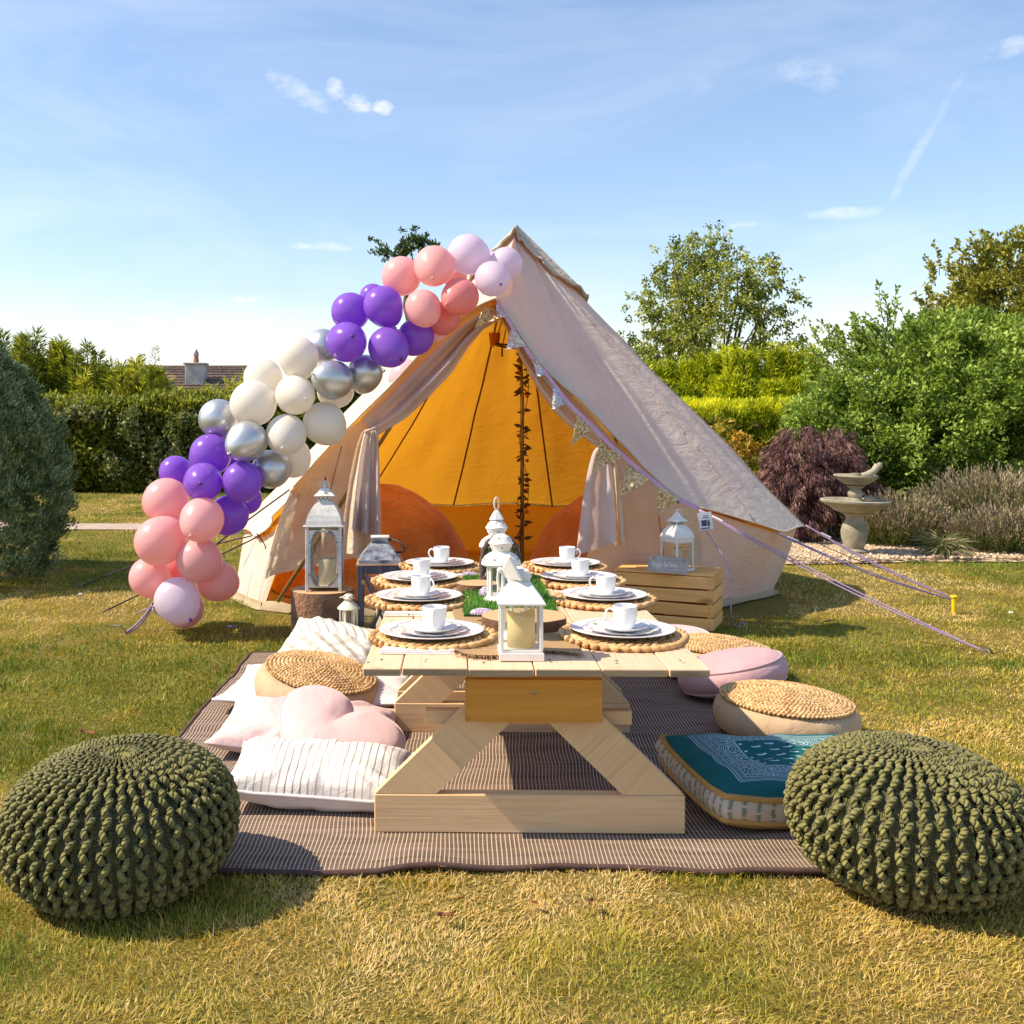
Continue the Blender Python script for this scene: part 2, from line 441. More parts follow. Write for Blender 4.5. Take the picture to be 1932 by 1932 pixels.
bed = mk('gravel_bed', V, gridF(8, 60), GRAV, smooth=True); tag(bed, 'buff gravel border under the shrubs right of the tent', None, None, 'structure')
# loose gravel stones
N = 5200
gx = rng.uniform(2.0, 6.2, N); gy = np.array([bed_front(x) for x in gx]) + rng.random(N) ** 1.3 * 2.4
ic = np.array([(0, 0, 1), (1, 0, 0), (0, 1, 0), (-1, 0, 0), (0, -1, 0), (0, 0, -.4)]); icf = np.array([(0, 1, 2), (0, 2, 3), (0, 3, 4), (0, 4, 1), (5, 2, 1), (5, 3, 2), (5, 4, 3), (5, 1, 4)])
sz = rng.uniform(.010, .026, (N, 1, 1)) * rng.uniform(.7, 1.3, (N, 1, 3)); th = rng.uniform(0, 6.3, N)
V = ic[None] * sz; ca, sa = np.cos(th)[:, None], np.sin(th)[:, None]
V = np.stack([V[..., 0] * ca - V[..., 1] * sa + gx[:, None], V[..., 0] * sa + V[..., 1] * ca + gy[:, None], V[..., 2] * .7 + .035 + gz(gx, gy)[:, None]], -1)
STONE = leafmat('gravel_stones', [(0, (.30, .20, .11)), (.5, (.50, .37, .23)), (1, (.66, .56, .42))], 0.0, .8)
st = mk('gravel_stones', V.reshape(-1, 3), (icf[None] + (np.arange(N) * 6)[:, None, None]).reshape(-1, 3), STONE, attr=np.repeat(rng.random(N), 8), kind='stuff')
tag(st, 'loose buff gravel around the stone fountain', 'gravel')

# ------------------------------------------------------------------ grass blades
RUG = (-.98, 1.12, 2.72, 5.22)
def grass_blades():
    D0 = 33000.0; X0 = 2.6
    n = 520000
    # y by a density that thins out with distance
    yy = np.linspace(1.75, 17.2, 4000); w = D0 * np.minimum(1, (X0 / yy) ** 2.1) * (1.12 * yy + .7)
    cdf = np.cumsum(w); tot = cdf[-1] * (yy[1] - yy[0]); n = min(n, int(tot)); cdf /= cdf[-1]
    y = np.interp(rng.random(n), cdf, yy)
    x = -(.45 * y + .25) + rng.random(n) * (1.12 * y + .7)
    keep = ~((x > RUG[0] - .0) & (x < RUG[1]) & (y > RUG[2] + .012) & (y < RUG[3] - .01))
    keep &= ~((y > 10.92) & (y < 11.65) & (x < 1.2))
    keep &= ~((x > 1.5) & (y > 8.45 - .03 * (x - 3) + .12 * np.sin(x * 1.7)))
    keep &= ~((np.hypot(x - .5, y - 7.1) < 1.8) & (y > 6.25))
    x, y = x[keep], y[keep]; n = len(x)
    tuft = fbm(x * 7, y * 7, 0, 21, 2); dry = lawn_dry(x, y)
    gpatch = (fbm(x * 1.3 + 9, y * 1.3, 0, 31, 3) > .52)
    h = rng.uniform(.008, .022, n) * (.50 + 1.0 * np.clip(tuft, .2, 1)) * (1 + .35 * gpatch) * (1 + .06 * (y - 2.5)) * (1 - .25 * dry)
    long_ = rng.random(n) < .010; h[long_] *= 2.2
    wd = .0010 * (1 + .36 * (y - 2.3)) * rng.uniform(.7, 1.4, n)
    th = rng.uniform(0, 2 * PI, n); lean = rng.uniform(.15, 1.25, n) * (.6 + .7 * dry)
    flow = fbm(x * 3, y * 3, 0, 41, 2) * 2 * PI * 2
    th = np.where(rng.random(n) < .5, flow + rng.normal(0, .6, n), th)
    dx, dy = np.cos(th), np.sin(th); px, py = -dy, dx
    rot2 = rng.uniform(-.9, .9, n); qx, qy = px * np.cos(rot2) - dx * np.sin(rot2), py * np.cos(rot2) - dy * np.sin(rot2)
    z0 = gz(x, y) - .004
    def pt(t, s): # t along, s side
        lx = lean * h * t ** 1.7; zz = h * t * (1 - .35 * lean * t / 1.2)
        return np.stack([x + dx * lx + qx * wd * s, y + dy * lx + qy * wd * s, z0 + np.maximum(zz, .0015)], -1)
    V = np.stack([pt(0, -1), pt(0, 1), pt(.55, .8), pt(.55, -.8), pt(1.0, 0)], 1)
    b = (np.arange(n) * 5)[:, None]
    nr = y < 5.5; bn = b[nr]
    F3 = np.concatenate([bn + np.array([0, 1, 2]), bn + np.array([0, 2, 3]), bn + np.array([3, 2, 4]), b[~nr] + np.array([0, 1, 4])], 0)
    tint = np.clip(dry * .70 + rng.normal(0, .17, n) + .12 - .20 * gpatch + .22 * (rng.random(n) < .18), 0, 1)
    GR = leafmat('grass_blades', [(0, (.12, .19, .015)), (.25, (.29, .31, .03)), (.45, (.46, .37, .04)), (.72, (.66, .46, .13)), (1, (.82, .62, .30))], .25, .6)
    o = mk('grass', V.reshape(-1, 3), F3, GR, attr=np.concatenate([np.tile(tint[nr], 3), tint[~nr]]), kind='stuff')
    tag(o, 'short dry grass with green tufts covering the lawn', 'grass')
grass_blades()
# ------------------------------------------------------------------ foliage
def unit(v): return v / (np.linalg.norm(v, axis=-1, keepdims=True) + 1e-9)
def leaf_mesh(name, pos, axis, L, Wd, mat, parent, tint, fold=.35, spread=None):
    """one folded leaf (2 triangles) per position, its length along axis"""
    n = len(pos); axis = unit(axis); r = unit(rng.normal(size=(n, 3))); side = unit(np.cross(axis, r)); nrm = np.cross(side, axis)
    L = (L * rng.uniform(.65, 1.3, n))[:, None]; Wd = (Wd * rng.uniform(.7, 1.25, n))[:, None]
    p0 = pos; p1 = pos + axis * L * .5 + side * Wd * .5 + nrm * Wd * fold; p3 = pos + axis * L * .5 - side * Wd * .5 + nrm * Wd * fold
    p2 = pos + axis * L - nrm * L * .08
    V = np.stack([p0, p1, p2, p3], 1).reshape(-1, 3)
    Fc = (np.arange(n) * 4)[:, None] + np.array([0, 1, 2, 3])
    return mk(name, V, Fc, mat, parent, attr=np.clip(tint, 0, 1), world=True)
def blob_clusters(n, c, r, lump=.25, seed=0, shell=.75, flatb=0.0):
    """cluster centres in a lumpy ellipsoid, mostly near its surface; returns centres and outward directions"""
    d = unit(rng.normal(size=(n, 3)))
    if flatb: d[:, 2] = np.abs(d[:, 2]) * (1 - flatb) + d[:, 2] * flatb
    rad = 1 + lump * 2 * (fbm(d[:, 0] * 2.2 + seed, d[:, 1] * 2.2, d[:, 2] * 2.2, seed, 3) - .5)
    q = shell + (1 - shell) * rng.random(n) ** .5
    q = np.where(rng.random(n) < .25, rng.random(n) ** .6 * shell, q)
    return np.array(c) + d * (rad * q)[:, None] * np.array(r), d
def trunk(parent, base, top, r0, r1, mat, name='trunk', bends=6, wob=.06):
    g = Geo(); b, t = np.array(base, float), np.array(top, float); pts = []
    for i in range(bends + 1):
        q = i / bends; p = b * (1 - q) + t * q; p[:2] += rng.normal(0, wob, 2) * math.sin(PI * q); pts.append(p)
    g.tube(pts, np.linspace(r0, r1, bends + 1), 7); return g.build(name, mat, parent, True, world=True)
BARK = surf('bark', (.13, .095, .06), .9, .3, 8, .6, 40)
def crown(name, parent, centres, dirs, per, rc, L, Wd, mat, out=.7, up=.2, t0=.5, tv=.2, droop=0.0):
    n = len(centres); idx = np.repeat(np.arange(n), per); off = unit(rng.normal(size=(n * per, 3))) * (rng.random(n * per) ** .5)[:, None] * rc
    pos = centres[idx] + off
    ax = dirs[idx] * out + unit(rng.normal(size=(n * per, 3))) + np.array((0, 0, up - droop))
    tint = t0 + np.repeat(rng.normal(0, tv, n), per) + rng.normal(0, tv * .7, n * per)
    pos[:, 2] = np.maximum(pos[:, 2], .015)
    return leaf_mesh(name, pos, ax, L, Wd, mat, parent, tint)
def sprigs(parent, starts, dirs, length, mat, leafm, nl=14, L=.06, Wd=.03, t0=.7, name='shoot', curve=.25, kind=None):
    """thin shoots with leaves down both sides, standing out of a crown: two joined meshes"""
    g = Geo(); P_, A_, Tn = [], [], []
    for s, d in zip(starts, dirs):
        ln = length * rng.uniform(.5, 1.25); d = unit(np.array(d)); k = rng.normal(0, curve, 3); pts = []
        for i in range(5):
            q = i / 4; pts.append(np.array(s) + d * ln * q + k * ln * q * q)
        g.tube(pts, np.linspace(.006, .002, 5), 4, cap=False)
        for j in range(nl):
            q = .2 + .8 * j / (nl - 1); i0 = min(3, int(q * 4)); f = q * 4 - i0
            p = pts[i0] * (1 - f) + pts[i0 + 1] * f; P_.append(p)
            A_.append(unit(rng.normal(size=3) + d * .8)); Tn.append(t0 + rng.normal(0, .15))
    a = g.build(name, mat, parent, world=True, kind='stuff')
    b = leaf_mesh('shoot_leaves', np.array(P_), np.array(A_), L, Wd, leafm, parent, np.array(Tn)); b['kind'] = 'stuff'

# --- leaf materials
M_JUN = leafmat('blue_green_needles', [(0, (.05, .085, .03)), (.5, (.15, .225, .105)), (1, (.36, .46, .26))], .12)
M_HEDL = leafmat('hedge_leaves', [(0, (.055, .075, .012)), (.5, (.20, .24, .028)), (1, (.50, .50, .09))], .25)
M_LEY = leafmat('feathery_conifer_green', [(0, (.07, .10, .012)), (.5, (.25, .31, .03)), (1, (.56, .55, .07))], .35)
M_GOLD = leafmat('golden_conifer', [(0, (.06, .10, .006)), (.5, (.32, .40, .015)), (1, (.80, .80, .04))], .35)
M_BIR = leafmat('birch_leaves', [(0, (.07, .10, .015)), (.5, (.26, .31, .05)), (1, (.56, .58, .13))], .35)
M_BUSH = leafmat('bright_green_leaves', [(0, (.05, .09, .012)), (.45, (.25, .38, .06)), (1, (.60, .70, .19))], .35)
M_OLI = leafmat('olive_brown_leaves', [(0, (.06, .065, .01)), (.5, (.26, .28, .04)), (1, (.52, .46, .08))], .3)
M_MAP = leafmat('purple_maple_leaves', [(0, (.04, .014, .018)), (.5, (.17, .085, .078)), (1, (.42, .26, .22))], .2)
M_YEL = leafmat('yellow_leaves', [(0, (.12, .16, .02)), (.5, (.45, .34, .04)), (1, (.75, .42, .06))], .35)
M_LAV = leafmat('lavender_stems', [(0, (.06, .09, .02)), (.45, (.15, .18, .05)), (.75, (.27, .22, .13)), (1, (.44, .34, .28))], .15)
M_IVY = leafmat('pale_variegated_leaves', [(0, (.08, .11, .03)), (.5, (.24, .28, .10)), (1, (.50, .48, .26))], .2)
M_FAR = leafmat('far_tree_leaves', [(0, (.02, .04, .012)), (1, (.10, .16, .05))], .3)

# --- juniper at the left edge
def juniper():
    t = thing('conifer', 'dense blue-green conifer cut off by the left edge of the picture', 'tree', (-3.84, 7.7, 0))
    trunk(t, (-3.84, 7.7, 0), (-3.86, 7.7, 1.4), .09, .03, BARK)
    n = 3800; z = rng.random(n) ** .85 * 2.05
    prof = np.interp(z, [0, .3, .7, 1.1, 1.5, 1.8, 2.05], [.88, .98, 1.0, .88, .66, .40, .10])
    a = rng.uniform(0, 2 * PI, n); lump = 1 + .50 * (fbm(np.cos(a) * 2.6 + 5, np.sin(a) * 2.6, z * 2.6, 3, 2) - .5)
    rr = prof * lump * np.where(rng.random(n) < .2, rng.random(n), rng.uniform(.86, 1.0, n))
    d = np.stack([np.cos(a), np.sin(a), np.full(n, .9)], -1)
    c = np.stack([-3.84 + np.cos(a) * rr, 7.7 + np.sin(a) * rr * .95, z], -1)
    crown('crown', t, c, unit(d), 44, .055, .040, .011, M_JUN, out=1.3, up=.5, t0=.56, tv=.24)
juniper()

# --- left hedge, mixed, with feathery conifer tops
def hedge_box(name, label, x0, x1, y0, y1, ztop, n, per, L, Wd, mat, t0, amp=.16, z0=0, upb=.4, rc=.09, tv=.17, skew=0.0, cat='hedge', lit_top=.12):
    t = thing(name, label, cat, ((x0 + x1) / 2, (y0 + y1) / 2, 0))
    w = np.array([(x1 - x0) * ztop, (x1 - x0) * (y1 - y0) * .8, (y1 - y0) * ztop, (y1 - y0) * ztop]); k = rng.choice(4, n, p=w / w.sum())
    x = rng.uniform(x0, x1, n); y = rng.uniform(y0, y1, n); z = rng.uniform(z0, ztop, n); d = np.zeros((n, 3))
    y = np.where(k == 0, y0, y); z = np.where(k == 1, ztop, z); x = np.where(k == 2, x0, x); x = np.where(k == 3, x1, x)
    d[k == 0] = (0, -1, .2); d[k == 1] = (0, 0, 1); d[k == 2] = (-1, 0, .2); d[k == 3] = (1, 0, .2)
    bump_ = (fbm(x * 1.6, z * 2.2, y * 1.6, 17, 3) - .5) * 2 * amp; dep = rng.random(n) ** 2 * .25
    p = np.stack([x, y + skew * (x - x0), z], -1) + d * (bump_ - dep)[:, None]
    tint0 = t0 + bump_ * 1.0 + lit_top * np.clip((z - ztop + .20) / .15, 0, 1)  # sunlit top edge painted in as a lighter leaf tint
    idx = np.repeat(np.arange(n), per); off = unit(rng.normal(size=(n * per, 3))) * (rng.random(n * per) ** .5)[:, None] * rc
    pos = p[idx] + off; pos[:, 2] = np.maximum(pos[:, 2], .02)
    ax = d[idx] * .9 + unit(rng.normal(size=(n * per, 3))) * .9 + np.array((0, 0, upb))
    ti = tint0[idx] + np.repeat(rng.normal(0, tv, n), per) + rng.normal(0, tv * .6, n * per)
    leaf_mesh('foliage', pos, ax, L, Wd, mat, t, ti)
    g = Geo(); g.box(((x0 + x1) / 2, (y0 + y1) / 2 + skew * (x1 - x0) / 2, ztop * .45), (x1 - x0 - .4, max(.1, y1 - y0 - .6), ztop * .86), .1, rot=rotm(0, 0, math.atan(skew)))
    g.build('branches', BARK, t, world=True)
    return t
hl = hedge_box('hedge', 'tall dark green clipped hedge with ivy behind the balloons on the left', -9.5, -2.0, 16.4, 17.8, 1.38, 3600, 30, .10, .045, M_HEDL, .42, amp=.22, rc=.13)
# ivy and pale flowering patches on its face
c = []
for (u, v, w_, h_) in ((430, 845, 60, 60), (300, 860, 30, 45), (250, 800, 20, 30), (150, 780, 30, 12), (330, 880, 25, 30), (410, 795, 40, 18), (215, 880, 20, 20)):
    for _ in range(60):
        p = P(u * .5 + 150 + rng.normal(0, w_) * .5 if u > 400 else u + rng.normal(0, w_) * .6, v + rng.normal(0, h_) * .6, 16.15); c.append((p.x, p.y + rng.uniform(-.1, .15), max(.1, p.z)))
c = np.array(c); crown('ivy', hl, c, np.tile((0, -1.0, .2), (len(c), 1)), 9, .08, .060, .05, M_IVY, out=.8, t0=.4, tv=.2)['kind'] = 'stuff'

def feather_tree(name, label, specs, mat, t0, cat='tree', nl=520, L=.085, Wd=.016):
    """conifer plumes: each a leaning spindle of fine upswept sprays"""
    xs_ = [s[0] for s in specs]; t = thing(name, label, cat, (sum(xs_) / len(xs_), specs[0][1], 0))
    P_, A_, Tn = [], [], []; g = Geo()
    for (x, y, z0, z1, r, lean) in specs:
        n = int(nl * (z1 - z0) * (r / .25)); q = rng.random(n) ** .8; a = rng.uniform(0, 2 * PI, n); tier = .60 + .60 * np.abs(np.sin(q * 9 + a * 1.5 + x * 3))
        rad = r * (1 - q) ** .75 * tier * rng.random(n) ** .35 + .01
        px = x + lean * q * (z1 - z0) + np.cos(a) * rad; py = y + np.sin(a) * rad; pz = z0 + q * (z1 - z0) + rad * .35
        P_.append(np.stack([px, py, pz], -1)); A_.append(np.stack([np.cos(a) * 1.0, np.sin(a) * 1.0, np.full(n, .75)], -1) + rng.normal(0, .45, (n, 3)))
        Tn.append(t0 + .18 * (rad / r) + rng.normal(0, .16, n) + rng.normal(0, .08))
        g.tube([(x, y, max(0, z0 - .6)), (x + lean * (z1 - z0), y, z1)], [.025, .004], 5)
    leaf_mesh('crown', np.concatenate(P_), np.concatenate(A_), L, Wd, mat, t, np.concatenate(Tn), fold=.15)
    g.build('trunk', BARK, t, world=True, kind='stuff')
    return t
def plumes(u0, u1, y, vtops, n, r=(.2, .4), base=1.0, jit=12):
    o = []
    for i in range(n):
        u = u0 + (u1 - u0) * (i + rng.uniform(.1, .9)) / n; vt = np.interp(u, [a for a, _ in vtops], [b for _, b in vtops]) + rng.uniform(-jit, jit * .4)
        p = P(u, vt, y + rng.uniform(-.3, .3)); o.append((p.x, p.y, base, p.z, rng.uniform(*r), rng.uniform(-.12, .12)))
    return o
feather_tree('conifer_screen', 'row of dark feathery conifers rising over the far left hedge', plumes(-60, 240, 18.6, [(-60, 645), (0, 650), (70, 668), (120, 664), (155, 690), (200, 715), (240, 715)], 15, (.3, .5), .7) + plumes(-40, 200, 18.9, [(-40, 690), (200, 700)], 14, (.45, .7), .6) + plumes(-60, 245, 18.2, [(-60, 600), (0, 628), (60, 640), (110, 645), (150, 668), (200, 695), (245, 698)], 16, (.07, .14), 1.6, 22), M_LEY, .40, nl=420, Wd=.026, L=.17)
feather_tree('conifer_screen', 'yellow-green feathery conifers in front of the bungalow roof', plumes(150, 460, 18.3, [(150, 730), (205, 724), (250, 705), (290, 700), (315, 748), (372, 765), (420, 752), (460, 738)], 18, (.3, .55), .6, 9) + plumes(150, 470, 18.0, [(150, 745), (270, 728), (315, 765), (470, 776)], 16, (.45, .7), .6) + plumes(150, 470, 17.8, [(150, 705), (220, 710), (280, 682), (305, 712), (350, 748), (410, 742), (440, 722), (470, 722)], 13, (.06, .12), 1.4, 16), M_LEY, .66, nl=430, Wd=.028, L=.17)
feather_tree('young_conifer', 'two thin grey-green conifer leaders beside the bungalow roof', [(*P(268, 700, 20)[:2], 1.6, P(268, 668, 20).z, .16, .0), (*P(291, 700, 20)[:2], 1.6, P(291, 655, 20).z, .17, .02)], M_JUN, .6, nl=260, Wd=.012)
hedge_box('hedge', 'dark background hedge seen between the balloons and the tent', -2.2, 2.2, 16.0, 17.2, 1.75, 1300, 26, .11, .05, M_HEDL, .35, amp=.2, rc=.13)

# --- bungalow
def bungalow():
    y0 = 54.0; t = thing('bungalow', 'bungalow with brown tiled hipped roof far behind the left hedge', 'house', (-13, y0 + 4, 0))
    RT = surf('brown_roof_tiles', (.17, .12, .095), .85, .3, 3, .5, 14, rnd=.25); RTL = surf('red_roof_tiles', (.27, .15, .09), .85, .25, 3, .4, 14)
    REN = surf('weathered_render', (.50, .49, .47), .9, .25, 1.5, .4, 12); POT = surf('terracotta', (.45, .20, .09), .8); MET = surf('flue_metal', (.35, .33, .3), .4, metallic=.8)
    g = Geo(); g.box((-13.0, y0 + 4.6, 1.3), (9.6, 8.0, 2.6)); g.build('wall', REN, t, world=True)
    # main roof: courses of pan tiles stepping up the near slope
    xl, xr, ze, zr = -18.2, -9.2, 2.45, 3.92
    hip = 1.35; nco = 9
    for k in range(nco):
        a, b2 = k / nco, (k + 1) / nco; g = Geo(); xa, xb = xl + hip * a * 0, xr - hip * a; nt = 60; V = []
        for i in range(nt + 1):
            x = xa + (xb - xa) * i / nt; w_ = .035 * abs(math.sin(i * PI / 2 * 1.0)) + .03
            V += [(x, y0 + 3.9 * a - .04, ze + (zr - ze) * a + w_ + .06), (x, y0 + 3.9 * b2, ze + (zr - ze) * b2 + w_), (x, y0 + 3.9 * a - .04, ze + (zr - ze) * a - .03)]
        Fc = []
        for i in range(nt): Fc += [[3 * i, 3 * i + 3, 3 * i + 4, 3 * i + 1], [3 * i + 2, 3 * i + 5, 3 * i + 3, 3 * i]]
        g.add(V, Fc); o = g.build('tile_course', RT, t, world=True)
    g = Geo(); g.add([(xr, y0, ze), (xr, y0 + 7.8, ze), (xr - hip, y0 + 3.9, zr), (xl, y0 + 7.8, ze), (xl, y0 + 3.9, zr)], [(0, 1, 2), (1, 3, 4, 2)]); g.build('roof', RT, t, world=True)
    g = Geo(); g.tube([(xl, y0 + 3.9, zr + .05), (xr - hip, y0 + 3.9, zr + .05), (xr, y0 + .1, ze + .06)], .11, 6); g.build('ridge_tile', RT, t, world=True)
    # lower wing to the left
    for k in range(5):
        a, b2 = k / 5, (k + 1) / 5; V = []; nt = 26
        for i in range(nt + 1):
            x = -19.6 + 6.2 * i / nt; w_ = .04 * abs(math.sin(i * PI / 2))
            V += [(x, y0 - 4 + 2.6 * a, 2.35 + (.95) * a + w_ + .05 + .28 * i / nt * 0), (x, y0 - 4 + 2.6 * b2, 2.35 + .95 * b2 + w_)]
        g = Geo(); g.add(V, [[2 * i, 2 * i + 2, 2 * i + 3, 2 * i + 1] for i in range(nt)]); g.build('wing_tile_course', RTL, t, world=True)
    # chimney
    cx = (370 - PU) * (y0 + 1.5) / F; cy = y0 + 1.5
    g = Geo(); g.box((cx, cy, 2.85), (1.0, .8, 2.3), .02); ch = g.build('chimney', REN, t, world=True)
    for nm_, c_, d_, mt in (('chimney_cap', (cx, cy, 4.03), (1.18, .98, .10), REN),):
        g = Geo(); g.box(c_, d_, .02); o = g.build(nm_, mt, t, world=True)
    g = Geo(); g.lathe([(.16, 0), (.13, .38), (.15, .40)], 12, (cx, cy, 4.08)); g.build('chimney_pot', POT, t, True, 30, world=True)
    g = Geo(); g.lathe([(.15, 0), (.15, .12), (0, .38)], 10, (cx, cy, 4.48)); g.build('flue_cowl', MET, t, True, 30, world=True)
bungalow()

# --- small tree whose top shows over the balloons
def sprig_tree():
    t = thing('small_tree', 'dark leafy tree top showing above the pink balloons', 'tree', (-.45, 20, 0))
    trunk(t, (-.45, 20, 0), (-.62, 20, 4.0), .12, .04, BARK)
    c = [];
    for (u, v, n_) in ((722, 470, 6), (735, 478, 7), (750, 470, 8), (765, 462, 10), (780, 455, 10), (795, 450, 9), (810, 462, 7), (775, 440, 6), (790, 470, 10), (770, 480, 12), (712, 458, 3), (800, 500, 12), (780, 520, 12), (740, 500, 6)):
        for _ in range(n_):
            p = P(u + rng.normal(0, 8), v + rng.normal(0, 7), 20 + rng.normal(0, .15)); c.append(tuple(p))
    c = np.array(c); d = np.tile((0, 0, 1.0), (len(c), 1)); crown('crown', t, c, d, 15, .06, .085, .035, M_FAR, t0=.55)
    g = Geo()
    for (u, v) in ((712, 460), (735, 478), (765, 440), (790, 445), (812, 462)):
        a = P(785, 530, 20); b2 = P(u, v, 20); g.tube([a, (a * .5 + b2 * .5) + Vector((.02, 0, .05)), b2], [.022, .012, .006], 5)
    g.build('branch', BARK, t, world=True)
sprig_tree()

# --- golden conifer hedges on the right
hedge_box('hedge', 'clipped golden-green conifer hedge behind the tent on the right', 1.2, 5.4, 12.9, 13.9, 1.34, 2600, 44, .070, .016, M_GOLD, .34, amp=.04, rc=.07, upb=1.2, tv=.10, lit_top=.45)
feather_tree('golden_conifer_row', 'tall feathery golden conifers above the clipped hedge', plumes(1150, 1560, 15.2, [(1150, 690), (1260, 700), (1330, 690), (1400, 672), (1470, 675), (1560, 680)], 26, (.35, .6), .8, 8) + plumes(1150, 1560, 14.7, [(1150, 730), (1560, 722)], 22, (.4, .6), .7) + plumes(1180, 1560, 15.0, [(1150, 690), (1260, 688), (1330, 680), (1400, 660), (1470, 662), (1560, 668)], 24, (.07, .13), 1.4, 14), M_GOLD, .54, nl=620, Wd=.022, L=.10)

# --- birch
def birch():
    t = thing('birch_tree', 'airy birch tree with drooping twigs behind the golden hedge', 'tree', (4.7, 18, 0))
    cx = 4.7; g = Geo(); C_ = []
    base = np.array((cx, 18, 0.0))
    tops = [(1262, 455), (1300, 440), (1352, 440), (1390, 470), (1440, 485), (1465, 520), (1482, 575), (1225, 560), (1245, 500), (1205, 640), (1330, 480), (1410, 520), (1500, 640), (1285, 520), (1370, 560), (1440, 590), (1320, 600), (1250, 620), (1395, 640), (1225, 600), (1460, 640)]
    for i, (u, v) in enumerate(tops):
        b2 = np.array(P(u, v, 18 + rng.uniform(-1.1, 1.1))); m_ = base * .35 + b2 * .65; m_[2] = b2[2] * .55; m_[0] = cx + (b2[0] - cx) * .45
        pts = [base + (0, 0, .1), (base + m_) / 2 + rng.normal(0, .05, 3), m_, (m_ + b2) / 2 + rng.normal(0, .06, 3), b2]
        g.tube(pts, [.07, .05, .032, .018, .006], 5)
        for k in range(95):
            q = rng.random() ** .75; i0 = 2 + min(1, int(q * 2)); f = q * 2 - (i0 - 2); p = np.array(pts[i0]) * (1 - f) + np.array(pts[i0 + 1]) * f
            s_ = .16 + .38 * (1 - q); off = rng.normal(0, s_, 3); off[2] = off[2] * .8 - .06; C_.append(p + off)
    g.build('branch', BARK, t, True, world=True, kind='stuff')
    trunk(t, base, base + (0, 0, 1.2), .11, .09, BARK)
    C_ = np.array(C_); keep = fbm(C_[:, 0] * 1.8, C_[:, 1] * 1.8, C_[:, 2] * 1.8, 77, 2) > .41; C_ = C_[keep]
    d = unit(C_ - base - (0, 0, 2.0)); d[:, 2] -= .7
    crown('crown', t, C_, d, 16, .10, .075, .038, M_BIR, out=.6, up=0, droop=.8, t0=.45, tv=.2)
birch()

# --- big bright green shrub
def big_shrub():
    t = thing('shrub', 'large bright green leafy shrub behind the stone fountain', 'shrub', (5.5, 11.4, 0))
    trunk(t, (5.5, 11.6, 0), (5.6, 11.6, 1.6), .10, .05, BARK, 'stem')
    A, da = blob_clusters(1300, (5.7, 11.7, .95), (1.75, 1.3, 1.30), .35, 4, .8)
    B, db = blob_clusters(420, (4.75, 11.3, .75), (1.0, .8, .95), .4, 9, .8)
    C_, dc = blob_clusters(420, (6.2, 11.6, 1.45), (1.15, .9, .80), .45, 13, .75)
    c = np.concatenate([A, B, C_]); d = np.concatenate([da, db, dc]); k = c[:, 2] > .12; c, d = c[k], d[k]
    crown('crown', t, c, d, 52, .13, .062, .030, M_BUSH, out=.9, up=.15, t0=.42, tv=.17)
    s, dd = [], []
    for (u, v) in ((1570, 620), (1600, 600), (1625, 595), (1655, 575), (1680, 562), (1700, 590), (1735, 575), (1560, 640), (1590, 640), (1650, 610), (1760, 600), (1800, 590), (1540, 680), (1850, 600)):
        for _ in range(4):
            p = P(u + rng.normal(0, 14), v + 55 + rng.normal(0, 8), 11.2 + rng.uniform(-.3, .6)); s.append(tuple(p)); dd.append((rng.normal(-.35, .4), rng.normal(0, .2), 1))
    sprigs(t, s, dd, .34, BARK, M_BUSH, 22, .065, .032, .5)
    trunk(t, (5.0, 11.2, 0), (4.6, 11.2, 1.0), .04, .02, BARK, 'stem')
big_shrub()
def olive():
    t = thing('tree', 'olive-brown tree at the right edge behind the green shrub', 'tree', (8.5, 14.6, 0))
    trunk(t, (8.5, 14.6, 0), (8.4, 14.6, 2.6), .16, .07, BARK)
    A, da = blob_clusters(760, (8.75, 14.6, 2.45), (1.75, 1.3, 1.30), .45, 24, .75)
    B, db = blob_clusters(260, (7.6, 14.4, 2.1), (.85, .8, .95), .5, 29, .7)
    c = np.concatenate([A, B]); d = np.concatenate([da, db])
    crown('crown', t, c, d, 42, .15, .075, .045, M_OLI, out=.8, up=.3, t0=.45, tv=.2)
    s, dd = [], []
    for (u, v) in ((1770, 500), (1785, 480), (1820, 465), (1850, 462), (1885, 450), (1905, 470), (1925, 490), (1760, 540)):
        for _ in range(3):
            p = P(u + rng.normal(0, 8), v + 40, 14.4 + rng.uniform(-.3, .5)); s.append(tuple(p)); dd.append((rng.normal(-.1, .3), rng.normal(0, .2), 1))
    sprigs(t, s, dd, .42, BARK, M_OLI, 30, .07, .045, .55)
olive()
def maple():
    t = thing('maple_shrub', 'weeping purple-leaved maple left of the stone fountain', 'shrub', (3.62, 10.2, 0))
    trunk(t, (3.62, 10.2, 0), (3.6, 10.2, .75), .05, .03, BARK)
    A, da = blob_clusters(560, (3.62, 10.1, .62), (.50, .50, .47), .35, 44, .8)
    B, db = blob_clusters(220, (3.35, 9.8, .42), (.34, .35, .38), .35, 47, .8)
    C_, dc = blob_clusters(160, (3.95, 10.0, .45), (.30, .3, .36), .35, 49, .8)
    c = np.concatenate([A, B, C_]); d = np.concatenate([da, db, dc]); k = c[:, 2] > .05; c, d = c[k], d[k]; d[:, 2] -= 1.3
    crown('crown', t, c, d, 44, .055, .062, .010, M_MAP, out=1.6, up=0, droop=.5, t0=.45, tv=.2)
maple()
